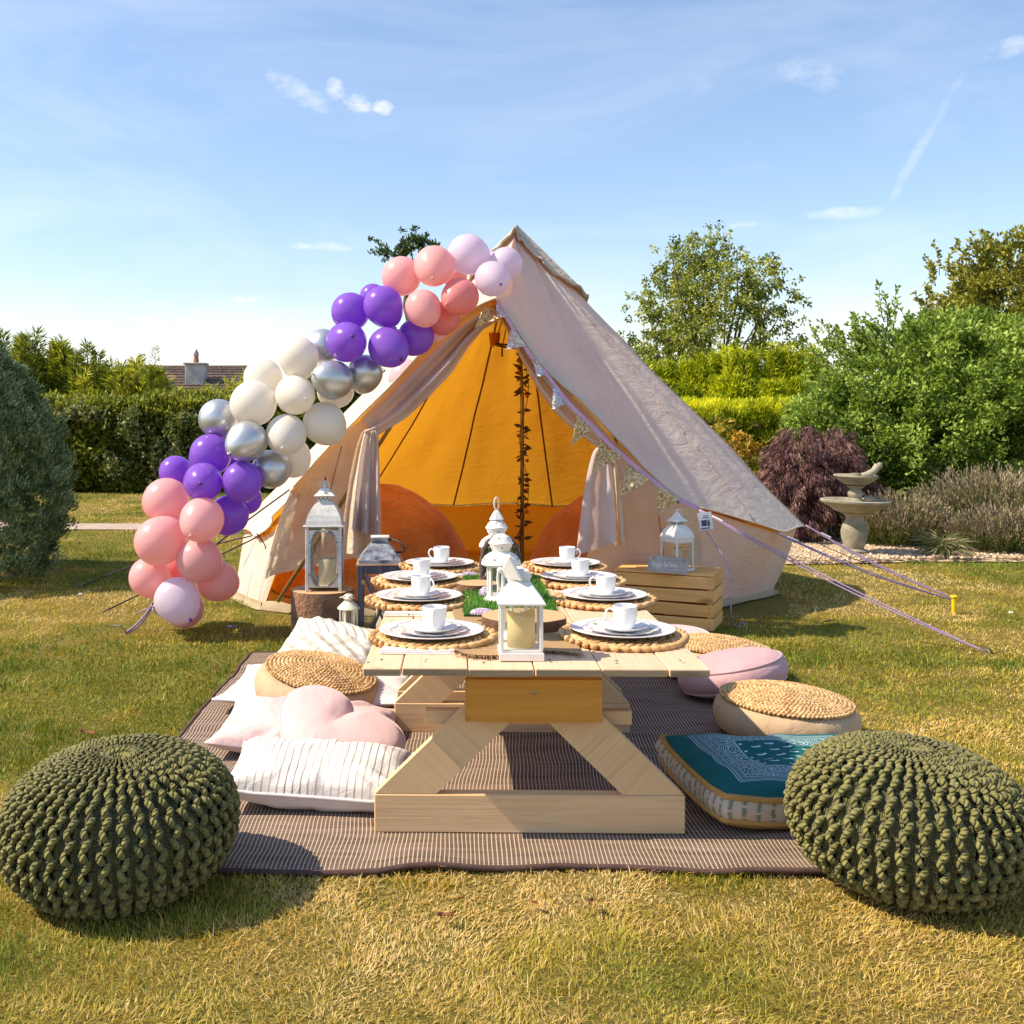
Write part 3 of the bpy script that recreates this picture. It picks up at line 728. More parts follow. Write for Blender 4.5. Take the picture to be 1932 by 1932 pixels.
def yellow_bush():
    t = thing('flowering_shrub', 'yellow and orange leaved shrub beside the purple maple', 'shrub', (2.95, 10.9, 0))
    trunk(t, (2.95, 10.9, 0), (3.0, 10.9, .6), .03, .015, BARK, 'stem')
    A, da = blob_clusters(260, (2.95, 10.9, .55), (.50, .4, .58), .5, 54, .6); A = A[A[:, 2] > .05]; da = da[:len(A)]
    crown('crown', t, A, da, 16, .08, .05, .034, M_YEL, out=.5, up=.4, t0=.42, tv=.28)
    s, dd = [], []
    for (u, v) in ((1428, 830), (1420, 835), (1380, 850), (1362, 840), (1398, 855), (1450, 870)):
        p = P(u, v + 40, 10.7); s.append(tuple(p)); dd.append((rng.normal(0, .15), 0, 1))
    sprigs(t, s, dd, .28, BARK, M_YEL, 26, .045, .03, .85)
yellow_bush()
def lavender(label, cx, cy, rx, ry, h, n):
    t = thing('lavender_bush', label, 'plant', (cx, cy, .03), group='lavender bushes on the gravel border'); q = np.sqrt(rng.random(n)); a = rng.uniform(0, 2 * PI, n)
    b0 = np.stack([cx + rx * q * np.cos(a) * .7, cy + ry * q * np.sin(a) * .7, np.full(n, .03)], -1); hh = h * rng.uniform(.6, 1.1, n) * (1 - .4 * q ** 2)
    ax = unit(np.stack([np.cos(a) * q * .6, np.sin(a) * q * .6, np.ones(n)], -1) + rng.normal(0, .12, (n, 3)))
    P_, A_, Tn, Ls, Ws = [], [], [], [], []
    for k in range(5):
        f0 = k / 5; P_.append(b0 + ax * (hh * f0)[:, None]); A_.append(ax + rng.normal(0, .2, ax.shape)); Tn.append(np.full(n, .18 + .10 * k) + rng.normal(0, .1, n)); Ls.append(hh * .24); Ws.append(np.full(n, .010))
    m_ = 5
    for k in range(3):
        P_.append(b0 + ax * (hh * (1.0 + .03 * k))[:, None]); A_.append(ax + rng.normal(0, .15, ax.shape)); Tn.append(np.full(n, .78) + rng.normal(0, .15, n)); Ls.append(np.full(n, .045)); Ws.append(np.full(n, .013))
    leaf_mesh('stems', np.concatenate(P_), np.concatenate(A_), np.concatenate(Ls), np.concatenate(Ws), M_LAV, t, np.concatenate(Tn))
lavender('spiky lavender bush beside the stone fountain', 4.25, 9.6, .52, .45, .42, 1500)
lavender('taller spiky lavender bush at the right edge of the border', 5.25, 9.9, .75, .6, .62, 2400)
lavender('dark lavender bush filling the corner right of the ornamental grass', 4.95, 9.05, .55, .35, .34, 1300)
def strappy(name, label, cx, cy, r, n, mat, t0):
    t = thing(name, label, 'plant', (cx, cy, .03)); a = rng.uniform(0, 2 * PI, n); el = rng.uniform(.25, 1.3, n); L = r * rng.uniform(.7, 1.1, n)
    b0 = np.stack([cx + rng.normal(0, .03, n), cy + rng.normal(0, .03, n), np.full(n, .035)], -1)
    d1 = np.stack([np.cos(a) * np.cos(el), np.sin(a) * np.cos(el), np.sin(el)], -1); d2 = d1.copy(); d2[:, 2] -= .8; d2 = unit(d2)
    mid = b0 + d1 * (L * .55)[:, None]
    leaf_mesh('leaves', np.concatenate([b0, mid - d1 * .01]), np.concatenate([d1, d2]), np.concatenate([L * .62, L * .5]), .010, mat, t, np.concatenate([rng.normal(t0, .2, n)] * 2))
strappy('ornamental_grass', 'spiky brownish ornamental grass clump at the front of the gravel border', 4.25, 8.75, .30, 260, M_LAV, .55)
strappy('small_plant', 'small fresh green plant at the lawn edge of the border', 5.45, 8.75, .13, 120, M_BUSH, .6)

# --- stone fountain
def fountain():
    c = G(1620, 1054); STN = surf('weathered_stone', (.37, .33, .25), .92, .22, 9, .7, 55, col2=(.21, .20, .14), dist=.006)
    t = thing('stone_fountain', 'two-tier weathered stone garden fountain on the gravel', 'fountain', (c.x, c.y + .1, .03)); t.rotation_euler = (0, R(1.5), 0)
    def L(name, prof, seg=40, off=(0, 0)):
        g = Geo(); g.lathe(prof, seg, (off[0], off[1], 0)); return g.build(name, STN, t, True, 40)
    L('plinth', [(.105, 0), (.115, .008), (.115, .03), (.085, .045)])
    L('pedestal', [(.075, .045), (.085, .07), (.105, .13), (.112, .19), (.10, .245), (.075, .285), (.07, .31), (.09, .335), (.13, .35)])
    L('lower_bowl', [(.10, .345), (.17, .365), (.225, .405), (.262, .425), (.282, .44), (.285, .455), (.27, .463), (.24, .452), (.18, .425), (0, .41)])
    L('column', [(.085, .415), (.075, .45), (.05, .475), (.062, .50), (.064, .515), (.055, .53), (.045, .55), (.06, .565), (.085, .58)])
    L('upper_bowl', [(.05, .575), (.10, .595), (.15, .63), (.172, .65), (.182, .66), (.178, .675), (.15, .665), (.10, .635), (0, .625)])
    L('nozzle', [(.04, .63), (.045, .655), (.042, .685), (0, .69)], 20)
    g = Geo(); g.tube([(.04, -.02, .66), (.09, -.03, .675), (.14, -.03, .71), (.175, -.03, .755)], [.03, .034, .028, .035], 10); g.box((.19, -.03, .76), (.035, .05, .05), .008); g.build('fish_spout', STN, t, True, 50)
    g = Geo(); g.box((.10, -.06, .47), (.10, .07, .05), .015, rotm(.1, .2, .4)); g.build('loose_stone', STN, t)
fountain()
# ------------------------------------------------------------------ bell tent
def canvas(name, col, tcol, tr, bs=.35):
    m, n, out = newmat(name)
    v = coords(n); nz = n.noise(v, 2.2, 5, .6)
    c = n.mix(n.ramp(nz, [(.35, 0.0), (.68, 1.0)]), col, tuple(q * .86 for q in col))
    sp = n.noise(v, 260, 2, .5)
    w1 = n.noise(n.mapping(v, rot=(.3, .4, .2), scale=(1.2, 1.2, 3.2)), 3.2, 6, .62, dist=1.2)
    hgt = w1
    nm = n.bump(sp, .15, .001, n.bump(hgt, bs, .05))
    b = pbsdf(n, c, .85, 0, nm); b.inputs['Specular IOR Level'].default_value = .15
    t = n.add('ShaderNodeBsdfTranslucent'); t.inputs[0].default_value = (*tcol, 1); n.l.new(nm, t.inputs['Normal'])
    mx = n.add('ShaderNodeMixShader'); mx.inputs[0].default_value = tr
    n.l.new(b.outputs[0], mx.inputs[1]); n.l.new(t.outputs[0], mx.inputs[2]); n.l.new(mx.outputs[0], out.inputs[0])
    return m
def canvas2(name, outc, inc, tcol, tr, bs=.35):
    """outer face sand canvas, inner face (back of the sheet) coloured with the orange glow of sun through canvas"""
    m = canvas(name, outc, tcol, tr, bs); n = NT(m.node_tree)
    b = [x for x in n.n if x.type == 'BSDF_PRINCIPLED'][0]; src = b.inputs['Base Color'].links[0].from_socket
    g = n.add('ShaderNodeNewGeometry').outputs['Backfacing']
    n.l.new(n.mix(g, src, inc), b.inputs['Base Color'])  # warm glow of light through the canvas painted into the inner colour
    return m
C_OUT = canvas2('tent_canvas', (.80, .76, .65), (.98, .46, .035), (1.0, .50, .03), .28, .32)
C_CAP = canvas('cap_canvas', (.66, .57, .46), (.8, .55, .3), .10, .9)
C_DOOR = canvas('door_canvas', (.77, .68, .55), (.92, .72, .50), .24, .5)
C_CURT = canvas('curtain_canvas', (.66, .57, .56), (.8, .65, .6), .22, .2)
C_TAPE = surf('tape', (.22, .11, .03), .9, .1, 60)
C_GROUND = surf('groundsheet', (.42, .33, .20), .7, .1, 8, .3, 20)
TX = Vector((P(975, 432, 7.1))); CEN = np.array((.50, 7.1))
tent = thing('bell_tent', 'cream canvas bell tent with its doors tied open', 'tent', (.5, 7.1, 0))
def cr(pts, n):
    pts = np.array([tuple(p) for p in pts], float); m_ = len(pts) - 1; out = []
    for i in range(n + 1):
        t = i / n * m_; k = min(int(t), m_ - 1); f = t - k
        p0, p1, p2, p3 = pts[max(k - 1, 0)], pts[k], pts[k + 1], pts[min(k + 2, m_)]
        out.append(.5 * ((2 * p1) + (p2 - p0) * f + (2 * p0 - 5 * p1 + 4 * p2 - p3) * f * f + (3 * p1 - p0 - 3 * p2 + p3) * f ** 3))
    return np.array(out)
LE = [(935, 562), (900, 578), (865, 600), (817, 642), (733, 731), (649, 815), (600, 866), (548, 925)]
RE = [(935, 562), (975, 622), (1026, 692), (1102, 762), (1173, 837), (1230, 895), (1273, 932), (1320, 958)]
Ledge = [P(u, v, 5.95 + .2 * i / 7) for i, (u, v) in enumerate(LE)]
Redge = [P(u, v, 5.95 + .2 * i / 7) for i, (u, v) in enumerate(RE)]
eave = [Ledge[-1], Vector((-1.05, 6.45, .58)), Vector((-1.23, 6.8, .41)), Vector((-1.42, 7.2, .425))]
grd = [Vector((-1.10, 6.43, 0)), Vector((-1.15, 6.50, 0)), Vector((-1.25, 6.66, 0)), Vector((-1.40, 7.02, 0))]
for a in (168, 150, 125, 100, 75, 50, 25):
    eave.append(Vector((CEN[0] + 1.93 * math.cos(R(a)), CEN[1] + 1.93 * math.sin(R(a)), .43))); grd.append(Vector((CEN[0] + 1.78 * math.cos(R(a)), CEN[1] + 1.80 * math.sin(R(a)), 0)))
eave += [Vector((2.50, 7.1, .45)), Vector((2.2, 6.6, .466)), Redge[-1]]
grd += [Vector((2.27, 7.08, 0)), Vector((1.90, 6.66, 0)), Vector((1.46, 6.26, 0))]
NE, NB, NR = 44, 150, 34
eL, eR, eB, gB = cr(Ledge, NE), cr(Redge, NE), cr(eave, NB), cr(grd, NB)
# scallop the eave between guy points
tt = np.linspace(0, len(eave) - 1, NB + 1); sc_ = np.abs(np.sin(tt * PI)) ** 1.0
inw = np.array((CEN[0], CEN[1], 0))[None] - eB; inw[:, 2] = 0; inw = unit(inw)
eB = eB + inw * (.05 * sc_)[:, None] + np.array((0, 0, 1.0)) * (.025 * sc_)[:, None]
Bd = np.concatenate([eL[:-1], eB, eR[::-1][1:]])
A0 = np.array(TX); m_ = len(Bd); ss = np.linspace(0, 1, NR)
V = A0 + (Bd[None] - A0) * ss[:, None, None]
jj = np.arange(m_)[None, :]; sag = np.sin(ss * PI)[:, None]
V[..., 2] -= .022 * sag
nn = (fbm(jj * .16 + ss[:, None] * 2, ss[:, None] * 3.2, 0, 61, 3) - .5) * .06 + (fbm(jj * .55, ss[:, None] * 1.8, 0, 63, 3) - .5) * .035
outd = unit(V - np.array((CEN[0], CEN[1], 0)))
V += outd * (nn * np.minimum(1, ss * 5)[:, None] * np.minimum(1, (1 - ss) * 6 + .15)[:, None])[..., None]
ROOF = V.copy()
def flip(Fq): return Fq[:, ::-1]
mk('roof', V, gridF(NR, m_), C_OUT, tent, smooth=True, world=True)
# hem along the eave
g = Geo(); g.tube(ROOF[-1][NE:-NE] + np.array((0, 0, -.004)), .006, 5); g.build('hem', C_DOOR, tent, True, world=True)
g = Geo(); g.tube(ROOF[-1][:NE], .006, 5); g.build('hem', C_DOOR, tent, True, world=True)
g = Geo(); g.tube(ROOF[-1][-NE:], .006, 5); g.build('hem', C_DOOR, tent, True, world=True)
# the wall, hanging from just inside the eave
nz_ = 10; V = []
top = eB + inw * .05; top[:, 2] -= .01
for i in range(nz_):
    q = i / (nz_ - 1); p = top * (1 - q) + gB * q; fold = (fbm(np.arange(NB + 1) * .35, q * 1.2, 0, 71, 2) - .5) * .07 * math.sin(PI * min(1, q * .9 + .1))
    p = p - inw * fold[:, None]; p[:, 2] = np.maximum(p[:, 2], .0 if q == 1 else 0); V.append(p)
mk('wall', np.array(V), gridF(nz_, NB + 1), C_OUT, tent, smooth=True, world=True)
# hem band and mud flap round the base
V = np.array([gB * 1.0 + (0, 0, .05), gB + (0, 0, .0), gB - inw * .05 + (0, 0, .006)]); V[0] -= inw * .012; V[1] -= inw * .02
mk('mud_flap', V, gridF(3, NB + 1), C_GROUND, tent, smooth=True, world=True)
# cap at the peak
kk = np.arange(m_); ang = kk / (m_ - 1)
smax = np.interp(kk, [0, NE, NE + 40, NE + NB * .55, NE + NB * .80, NE + NB, m_ - 1], [.14, .22, .26, .27, .265, .17, .12])
V = []
for i in range(9):
    q = i / 8; s_ = smax * q; p = A0 + (Bd - A0) * s_[:, None]; o = unit(p - np.array((CEN[0], CEN[1], 0.6)))
    p = p + o * (.012 + .018 * q + (fbm(kk * .22, q * 2, 0, 81, 2) - .5) * .045 * q)[:, None]; p[:, 2] += .018; V.append(p)
V.append(V[-1] + unit(V[-1] - V[-2]) * -.0 + np.array((0, 0, -.012)))
mk('peak_cap', np.array(V), gridF(10, m_), C_CAP, tent, smooth=True, world=True)
g = Geo(); g.tube(V[-2][::2], .008, 5); g.build('cap_hem', C_CAP, tent, True, world=True)
# seam tapes on the inside and out
for a in (-63, -37, -11, 15, 41, 67, 93):
    e = np.array((CEN[0] + 1.9 * math.sin(R(a)), CEN[1] + 1.9 * math.cos(R(a)), .43)); k = int(np.argmin(np.hypot(Bd[:, 0] - e[0], Bd[:, 1] - e[1])))
    pth = [ROOF[i][k] - outd[i][k] * .02 for i in range(2, NR)]; g = Geo(); g.tube(pth, .008, 5, flat=.4); g.build('seam_tape', C_TAPE, tent, True, world=True)
for k in (NE + NB - 22, NE + NB - 8, NE + 14):
    pth = [ROOF[i][k] + outd[i][k] * .004 for i in range(8, NR)]; g = Geo(); g.tube(pth, .0028, 4); g.build('seam', C_CAP, tent, True, world=True)
# groundsheet
g = Geo(); fl = np.concatenate([gB[::-1]]); V = [(CEN[0], CEN[1], .012)] + [tuple(p[:2]) + (.012,) for p in gB]
mk('groundsheet', V, [(0, i + 1, i) for i in range(1, NB + 1)] + [(0, 1, NB + 1)], C_GROUND, tent, world=True)
# lip of the groundsheet across the doorway
q = np.linspace(0, 1, 40); lp = np.stack([-1.12 + 2.6 * q, 6.44 - .24 * np.sin(q * PI) ** .5 + .0 * q, 0 * q], -1)
V = [lp + np.stack([0 * q, 0 * q + .012, .045 + .02 * np.sin(q * 37)], -1), lp + np.stack([0 * q, 0 * q, .04 + .02 * np.sin(q * 37)], -1), lp + np.stack([0 * q, -.02 + .012 * np.sin(q * 50), .003 + 0 * q], -1)]
mk('groundsheet_lip', np.array(V), gridF(3, 40), C_GROUND, tent, smooth=True, world=True)
# poles
POLE = surf('steel_pole', (.36, .27, .12), .4, .1, 20, metallic=.4)
g = Geo(); px = .565; g.tube([(px, 7.1, 0), (px, 7.1, 1.3), (TX.x, 7.1, 2.44)], .014, 10); g.build('centre_pole', POLE, tent, True, world=True)
for md, ex in ((P(742, 797, 6.16), P(524, 1135, 6.28)), (P(1150, 836, 6.22), P(1330, 1140, 6.4))):
    g = Geo(); g.tube([Ledge[0] + Vector((0, .10, -.03)), md, ex], .012, 8); g.build('door_pole', POLE, tent, True, world=True)
# front panels below the roof edge
def sheet(name, rows, cols, fn, mat, par=tent, **kw):
    V = np.array([[fn(i / (rows - 1), j / (cols - 1)) for j in range(cols)] for i in range(rows)])
    return mk(name, V, gridF(rows, cols), mat, par, smooth=True, world=True, **kw)
def along(pts, t):
    pts = np.array(pts, float); k = min(int(t * (len(pts) - 1)), len(pts) - 2); f = t * (len(pts) - 1) - k; return pts[k] * (1 - f) + pts[k + 1] * f
topL = [(712, 770), (690, 785), (655, 812), (610, 858), (548, 926)]
botL = [(722, 1050), (690, 1051), (655, 1055), (620, 1064), (590, 1070), (560, 1075), (535, 1080), (512, 1086), (500, 1094)]
def fL(t, s):
    a = along(topL, s); b2 = along(botL, s); y = 6.10 + .10 * t + (.06 * s)
    v = a * (1 - t) + b2 * t; v = v + np.array((np.sin(t * PI) * -6 * (s > .6), 0))
    y += (float(fbm(s * 5.0 + t * 1.5, t * 2.5, 0, 91, 3)) - .5) * .16 * min(1, t * 3)
    return tuple(P(v[0], v[1], y + .03))
sheet('door_panel', 26, 44, fL, C_DOOR)
topR = [(1127, 800), (1150, 822), (1180, 850), (1230, 898), (1275, 936), (1320, 960)]
botR = [(1096, 1156), (1130, 1155), (1190, 1154), (1260, 1154), (1310, 1153), (1330, 1153)]
def fR(t, s):
    a = along(topR, s); b2 = along(botR, s); y = 6.10 + .20 * t
    v = a * (1 - t) + b2 * t; y += (float(fbm(s * 4.0 + 7 - t, t * 1.8, 0, 95, 3)) - .5) * .13 * min(1, t * 3)
    v = v + np.array((max(0, .35 - s) * 70 * math.sin(min(1, t * 1.4) * PI), 0))
    return tuple(P(v[0], v[1], y + .03))
sheet('door_panel', 26, 40, fR, C_DOOR)
g = Geo(); g.tube([fR(t / 10, .62) for t in range(2, 11)], .0025, 4); g.build('seam', C_TAPE, tent, world=True)
g = Geo(); g.tube([fL(t / 10, .52) for t in range(1, 10)], .0025, 4); g.build('seam', C_TAPE, tent, world=True)
# flap strips gathered under the roof edge, from the peak of the door to the ties
OL = [(928, 570), (900, 580), (865, 602), (817, 644), (760, 705), (712, 757), (680, 790)]
IL = [(942, 604), (912, 622), (884, 655), (853, 703), (806, 752), (765, 790), (712, 822)]
def fo(O, I, side):
    def f(t, s):
        a = along(O, t); b2 = along(I, t); v = a * (1 - s) + b2 * s
        y = 6.06 + .05 * t + .045 * math.sin(s * 2 * PI * 2.2 + 1.5 * t * side) * (.35 + .65 * math.sin(PI * min(1, t + .1))) + .02 * (float(fbm(s * 6, t * 5, 0, 97, 2)) - .5)
        return tuple(P(v[0], v[1], y))
    return f
sheet('door_flap', 34, 30, fo(OL, IL, 1), C_CURT)
OR = [(940, 575), (974, 622), (1020, 690), (1070, 738), (1110, 775), (1150, 822), (1170, 850)]
IR = [(946, 604), (964, 640), (982, 676), (1012, 732), (1044, 776), (1085, 815), (1130, 846)]
sheet('door_flap', 34, 30, fo(OR, IR, -1), C_DOOR)
# hanging curtains below the ties
def curt(tl, tr, bl, br, y0, nf, seed, hemlift=0.0):
    def f(t, s):
        a = np.array(tl) * (1 - s) + np.array(tr) * s; b2 = np.array(bl) * (1 - s) + np.array(br) * s
        e = t ** .55; v = a * (1 - t) + b2 * t; mid = (a + b2) / 2
        v[0] = a[0] * (1 - e) + b2[0] * e
        v[1] += hemlift * t * math.sin(s * PI)
        y = y0 + (.012 + .035 * t) * math.cos(s * PI * 2 * nf + seed) + .02 * (float(fbm(s * 4, t * 4, 0, seed, 2)) - .5)
        return tuple(P(v[0], v[1], y))
    return f
sheet('curtain', 30, 40, curt((695, 812), (711, 812), (664, 998), (716, 1009), 6.02, 2.1, 3, 3), C_CURT)
sheet('curtain', 30, 30, curt((690, 809), (697, 812), (640, 1040), (700, 1050), 6.07, 1.6, 5, 2), C_DOOR)
sheet('curtain', 30, 40, curt((1126, 844), (1146, 850), (1087, 1046), (1163, 1022), 5.98, 1.3, 8, 3), C_CURT)
sheet('curtain', 30, 20, curt((1146, 848), (1160, 858), (1160, 1030), (1184, 1020), 6.02, 1.4, 11, 2), C_DOOR)
for (u, v) in ((699, 811), (1137, 845)):
    c = P(u, v, 6.02); g = Geo(); g.tube([(c.x + .028 * math.cos(a), c.y + .03 * math.sin(a), c.z + .01 * math.cos(a)) for a in np.linspace(0, 2 * PI, 16)[:-1]], .009, 6, close=True); g.build('tie', C_CURT, tent, True, world=True)
for (u, v) in ((699, 808), (614, 902), (1151, 858), (1279, 946)):
    c = P(u, v, 6.03); g = Geo(); g.tube([c + Vector((-.002, 0, .008)), c, c + Vector((.002, 0, -.012))], .005, 5); g.build('toggle', surf('black_toggle', (.02, .02, .02), .5), tent, world=True)
# maker's tag hung at the right corner
TAGM = surf('white_tag', (.75, .76, .80), .5, .05, 10); INK = surf('dark_print', (.06, .06, .12), .7)
c = P(1331, 983, 5.98); rt = rotm(0, R(-8), 0)
g = Geo(); g.box((0, 0, 0), (.080, .003, .100), 0, rt); tg = g.build('tag', TAGM, tent); tg.location = c - tent.location
g = Geo()
for k, (x, z, w_, h_) in enumerate(((-.008, -.012, .030, .034), (.018, -.012, .012, .034), (0, -.042, .05, .006), (0, .02, .04, .004), (0, .03, .03, .004))):
    g.box((x, -.003, z), (w_, .001, h_), 0, rt)
o = g.build('print', INK, tg, kind='stuff')

# rust floor seats inside
RUST = surf('rust_velvet', (.70, .26, .045), .9, .15, 3, .9, 6, dist=.06, sheen=.3, col2=(.50, .14, .025))
def mound(name, label, c, r, seed):
    n1, n2 = 26, 44; V = []
    for i in range(n1):
        ph = PI / 2 * (1 - i / (n1 - 1) * 1.0)
        for j in range(n2):
            th = 2 * PI * j / n2; k = 1 + .16 * (float(fbm(math.cos(th) * 1.6 + seed, math.sin(th) * 1.6, ph * 1.5, seed, 3)) - .5)
            e = math.cos(ph) ** .95; V.append((c[0] + r[0] * e * math.cos(th) * k, c[1] + r[1] * e * math.sin(th) * k, max(.015, c[2] + r[2] * math.sin(ph) * k)))
    t = thing(name, label, 'bean bag', (c[0], c[1], 0), group='rust bean bags inside the tent')
    mk('cover', V, gridF(n1, n2, True), RUST, t, smooth=True, world=True)
    g = Geo(); g.tube([(c[0] + r[0] * math.cos(a) * 1.0, c[1] + r[1] * math.sin(a) * 1.0, .03) for a in np.linspace(0, 2 * PI, 33)[:-1]], .012, 5, close=True); g.build('piping', RUST, t, True, world=True)
mound('bean_bag', 'rust-brown bean bag inside the tent left of the pole', (-.47, 7.2, .02), (.69, .6, .70), 3)
mound('bean_bag', 'rust-brown bean bag inside the tent right of the pole', (1.47, 7.35, .02), (.84, .6, .72), 8)
# leafy garland wound round the pole
LEAFD = surf('dark_garland_leaf', (.10, .065, .022), .6, .3, 20, transl=.25, tcol=(.25, .13, .02))
BERRY = surf('orange_bud', (.45, .12, .02), .6)
gl = thing('leaf_garland', 'dark leafy garland wound round the tent pole', 'garland', (px, 7.1, .3))
zt = np.linspace(1.72, .28, 90); pth = [(px + .030 * math.cos(z * 9) + .012, 7.1 - .03 * abs(math.sin(z * 9)) - .006, z) for z in zt]
g = Geo(); g.tube(pth, .0025, 5); g.build('vine', LEAFD, gl, world=True)
Lf = [(0, 0, 0), (.016, .002, .012), (.030, 0, .011), (.052, -.004, 0), (.030, 0, -.011), (.016, .002, -.012)]
l0 = mk('leaf', Lf, [(0, 1, 2, 3), (0, 3, 4, 5)], LEAFD, gl); first = True
vg = [1.70, 1.62, 1.60, 1.52, 1.49, 1.46, 1.44, 1.40, 1.36, 1.25, 1.12, 1.09, 1.06, 1.02, .98, .93, .80, .78, .75, .68, .65, .62, .59, .57, .50, .47, .44, .36, .33]
for z in vg:
    for k in range(rng.integers(2, 5)):
        o = l0 if first else inst(l0, 'leaf', gl); first = False
        a = rng.choice([0, PI]) + rng.normal(0, .5)
        o.location = Vector((px + .008 * math.cos(a), 7.07 + rng.normal(0, .01), z + rng.normal(0, .012))) - gl.location
        o.rotation_euler = (rng.normal(0, 1.0), rng.normal(.15, .5), a + rng.normal(0, .4)); s_ = rng.uniform(.65, 1.3); o.scale = (s_,) * 3
b0 = None
for z in (1.58, 1.50, 1.34, 1.07, .90, .70, .55, .40):
    if b0 is None: g = Geo(); g.sph((0, 0, 0), .013, 8, 6); b0 = o = g.build('bud', BERRY, gl, True)
    else: o = inst(b0, 'bud', gl)
    o.location = Vector((px + rng.choice([-1, 1]) * .03, 7.05, z)) - gl.location
# hanging ring with candle cup
c = P(975, 655, 7.0); hr = thing('hanging_candle_ring', 'black ring with orange candle cup hanging under the tent peak', 'candle holder', c)
BLK = surf('black_iron', (.02, .018, .015), .5, metallic=.5)
g = Geo(); g.tube([(.16 * math.cos(a), .12 * math.sin(a), -.02 * math.cos(a)) for a in np.linspace(0, 2 * PI, 40)[:-1]], .007, 6, close=True); g.build('ring', BLK, hr, True)
for a in (2.2, 3.0, .3, 5.0):
    g = Geo(); g.tube([(.16 * math.cos(a), .12 * math.sin(a), 0), (.02 * math.cos(a), .02 * math.sin(a), .42)], .0035, 5); g.build('wire', BLK, hr)
for a in (5.6, 4.0): 
    g = Geo(); g.tube([(.16 * math.cos(a), .12 * math.sin(a), .0), (.16 * math.cos(a), .12 * math.sin(a), -.07)], .006, 6); g.build('hook', BLK, hr)
for a in (3.35, 1.0):
    cup = Geo(); cup.lathe([(.030, 0), (.040, .085), (.036, .085), (.027, .008), (0, .008)], 14, (.155 * math.cos(a), .115 * math.sin(a), .01)); cup.build('candle_cup', surf('amber_glass_cup', (.55, .16, .02), .25, transl=.4), hr, True, 40)

# ------------------------------------------------------------------ bunting
def sequin(name, c1, c2):
    m, n, out = newmat(name); v = coords(n)
    vo = n.add('ShaderNodeTexVoronoi'); vo.inputs['Scale'].default_value = 190; n.l.new(v, vo.inputs['Vector'])
    rv = n.vm('SUBTRACT', vo.outputs['Color'], (.5, .5, .5)); gn = n.add('ShaderNodeNewGeometry').outputs['Normal']
    nm = n.vm('NORMALIZE', n.vm('ADD', gn, n.vm('SCALE', rv, None, 1.5)))
    c = n.mix(n.sep(vo.outputs['Color'])[1], c1, c2)
    b = pbsdf(n, c, .30, .45, nm); n.l.new(b.outputs[0], out.inputs[0]); return m
SILV, GOLD = sequin('silver_sequins', (.85, .86, .88), (.55, .57, .60)), sequin('gold_sequins', (.88, .68, .38), (.50, .36, .17))
RIB = surf('lilac_ribbon', (.62, .40, .66), .6, .08, 40, .1, 200)
RB = [(938, 566), (962, 610), (1000, 668), (1036, 712), (1073, 760), (1121, 808), (1150, 838), (1178, 862), (1230, 905), (1278, 940), (1316, 958)]
rbp = cr([P(u, v, 5.80 + .2 * i / 10) for i, (u, v) in enumerate(RB)], 60)
bt = thing('bunting', 'silver and gold sequin bunting on a lilac ribbon along the tent opening', 'bunting', tuple(P(938, 566, 5.86)))
V = []
for i, p in enumerate(rbp): V += [p + np.array((.004, 0, .011)), p + np.array((-.004, -.001, -.011)), p + np.array((.004, .003, .011)), p + np.array((-.004, .003, -.011))]
Fc = []
for i in range(60): a = 4 * i; b2 = a + 4; Fc += [[a, b2, b2 + 1, a + 1], [a + 2, a + 3, b2 + 3, b2 + 2], [a, a + 2, b2 + 2, b2], [a + 1, b2 + 1, b2 + 3, a + 3]]
mk('ribbon', V, Fc, RIB, bt, world=True)
FL = [((90, 40), (200, 140), (10, 215), 'g', 'gold'), ((185, 20), (262, 135), (182, 132), 's', 0), ((305, 200), (415, 355), (262, 390), 's', 0), ((465, 430), (592, 592), (500, 600), 's', 0),
      ((630, 655), (755, 805), (620, 862), 's', 0), ((820, 895), (940, 1020), (772, 1145), 'g', 0), ((1010, 1085), (1175, 1235), (940, 1365), 'g', 0), ((1225, 1285), (1395, 1410), (1155, 1565), 'g', 0), ((1455, 1455), (1635, 1560), (1470, 1690), 'g', 0)]
for i, (a, b2, c_, mt, _) in enumerate(FL):
    y = 5.79 + .022 * i; q = [P(892.7 + .238 * x, 568 + .238 * z, y) for x, z in (a, b2, c_)]; n_ = 8; V = []; idx = {}
    for r_ in range(n_ + 1):
        for s_ in range(n_ + 1 - r_):
            w1, w2 = r_ / n_, s_ / n_; p = q[0] * (1 - w1 - w2) + q[1] * w1 + q[2] * w2
            p = p + Vector((0, .018 * math.sin(w1 * 5 + i) - .03 * w2 + .012 * math.sin(w2 * 6 + i * 2), 0)); idx[(r_, s_)] = len(V); V.append(tuple(p))
    Fc = []
    for r_ in range(n_):
        for s_ in range(n_ - r_):
            Fc.append([idx[(r_, s_)], idx[(r_ + 1, s_)], idx[(r_, s_ + 1)]])
            if s_ < n_ - r_ - 1: Fc.append([idx[(r_ + 1, s_)], idx[(r_ + 1, s_ + 1)], idx[(r_, s_ + 1)]])
    o = mk('flag', V, Fc, GOLD if mt == 'g' else SILV, bt, world=True); o['label'] = 'gold sequin flag' if mt == 'g' else 'silver sequin flag'
    sd = o.modifiers.new('thickness', 'SOLIDIFY'); sd.thickness = .003

